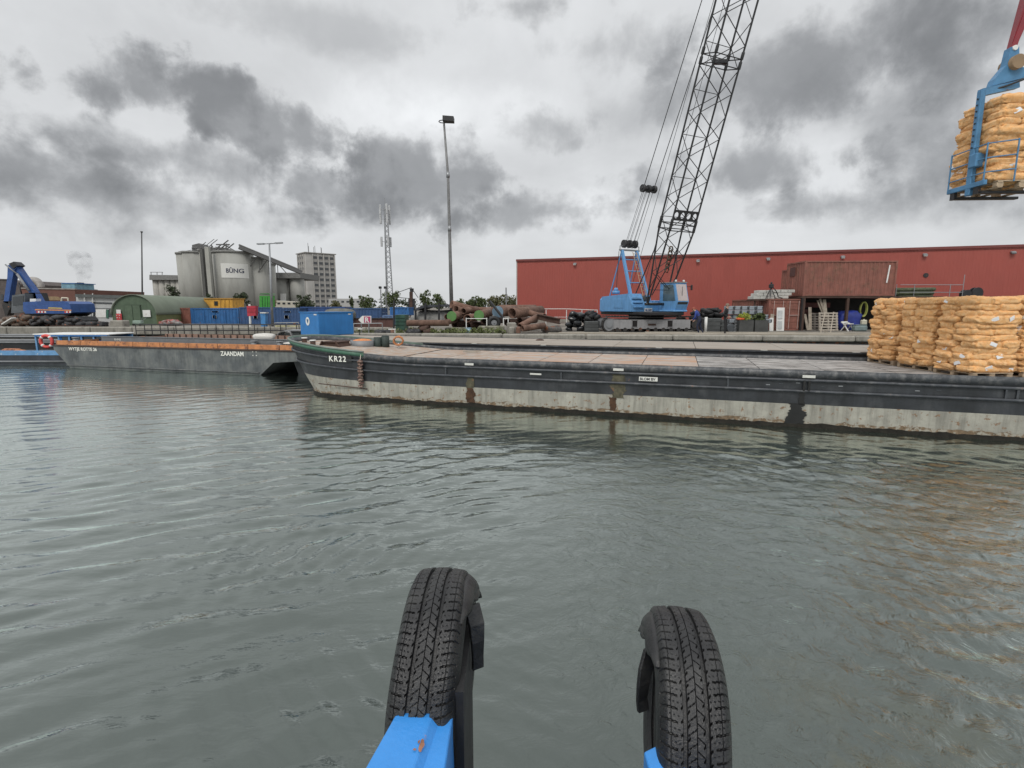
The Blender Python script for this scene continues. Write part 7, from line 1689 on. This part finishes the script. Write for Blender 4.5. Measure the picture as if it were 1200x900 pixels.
# ================================================================== TREES
def tree(px, base, top, Y, wpx, lab, fm, seed, dens=1.0, sparse=False):
    rr = random.Random(seed); b = P(px, base, Y); z1 = P(px, top, Y).z; H = z1-GZ; W_ = wpx/600*Y/2
    t = thing('tree', lab, 'tree', (b.x, Y, GZ)); q = MB(); q.path([(0, 0, 0), (.05*W_, 0, H*.3), (0, .05*W_, H*.62)], [.045*H*.6, .035*H*.6, .015*H], 8)
    for i in range(6): a = i*1.05+rr.random(); q.tube((0, 0, H*(.28+.06*i)), (math.cos(a)*W_*.6, math.sin(a)*W_*.6, H*(.5+.07*i)), .014*H, 6, .004*H)
    part('trunk', q, mat('bark', (.07, .055, .045), .9), t)
    bl = []
    for i in range(11 if not sparse else 8):
        a = rr.uniform(0, 6.28); r_ = rr.uniform(.1, .62)*W_; z = H*rr.uniform(.42, .9); s_ = rr.uniform(.26, .46)*(1-.35*abs(z/H-.62)/.3)
        bl.append(((math.cos(a)*r_, math.sin(a)*r_, z), (W_*s_, W_*s_, H*s_*.42)))
    leaf_cloud('crown', bl, int(2300*dens), max(.12, W_*.045), FOL[fm], t, seed)
tree(204, 372, 334, 90, 28, 'dark shrub like tree in front of the big silos, farthest left', 0, 1); tree(249, 372, 343.5, 95, 14, 'small dark tree peeping over the yellow cabin', 0, 2, .6)
tree(285, 372, 341.5, 80, 25, 'round dark tree between yellow cabin and green cabin', 0, 3); tree(321, 372, 350, 100, 12, 'small olive tree right of the street lamp', 2, 4, .6)
tree(358, 372, 344.5, 80, 26, 'round dark tree at the foot of the office tower', 0, 5); tree(394, 372, 351.5, 90, 17, 'low olive tree just right of the office tower', 2, 6, .7)
tree(412.5, 372, 345.5, 85, 8, 'thin wispy tree left of the airy one', 1, 7, .35, True); tree(430, 372, 344.5, 80, 25, 'airy green tree behind the blue container left of the lattice mast', 1, 8, .8)
tree(462, 374, 337, 85, 28, 'loose tall tree right behind the lattice mast', 1, 9, .8); tree(498, 372, 340.5, 90, 22, 'tall green tree with a visible trunk right of the drilling mast', 1, 10, .8, True)
tree(514, 372, 345, 92, 22, 'green tree left of the tall floodlight mast', 1, 11)
for i, (px, tp2, w_) in enumerate(((536, 349, 12), (547, 350.5, 10), (557, 347, 11), (566, 348.5, 12), (576, 345, 14), (587, 344, 17), (599, 345, 17))):
    tree(px, 372, tp2-1, 88+i, w_*1.9, ('first low tree right of the floodlight mast', 'second, thin low tree behind the pipe pile', 'third low tree behind the pipe pile', 'fourth low tree behind the pipe pile', 'fifth tree behind the pipe pile, left of the two fullest', 'full olive tree behind the pipe pile, second from the red wall', 'full olive tree touching the red warehouse corner')[i], 2 if i > 3 else 1, 20+i, .7)
sp3 = thing('distant_pole', 'thin far pole rising out of the trees left of the red warehouse', 'pole'); rod('pole', P(593.5, 366, 86), P(593, 337, 86), .1, GREYST, sp3)
# far tree line so the horizon is closed
rg = [((x, 260+12*math.sin(x*.05), GZ+2.2), (9, 5, 2.6+1.5*math.sin(x*.11+2))) for x in range(-420, 60, 11)]
o = leaf_cloud('far_tree_line', rg, 9000, .7, FOL[0], None, 77); o['kind'] = 'stuff'; o['label'] = 'low far tree line closing the horizon'
# weeds along the quay
wd = leaf_cloud('weeds', [((x, 31.2+.1*math.sin(x*3), GZ+.12), (.45, .4, .22+.08*math.sin(x*5))) for x in np.arange(-7.0, -.6, .35)], 2600, .07, foliage_mat('weed_green', (.10, .12, .04), 3), None, 5); wd['kind'] = 'stuff'; wd['label'] = 'green weeds on the quay under the long rusty pipe'
wd = leaf_cloud('weeds', [((x, 30.8, GZ+.1), (.3, .3, .2)) for x in np.arange(-9.2, -7.2, .3)], 500, .06, MATS['weed_green'], None, 6); wd['kind'] = 'stuff'; wd['label'] = 'sparse weeds behind the rail under the arrow sign'
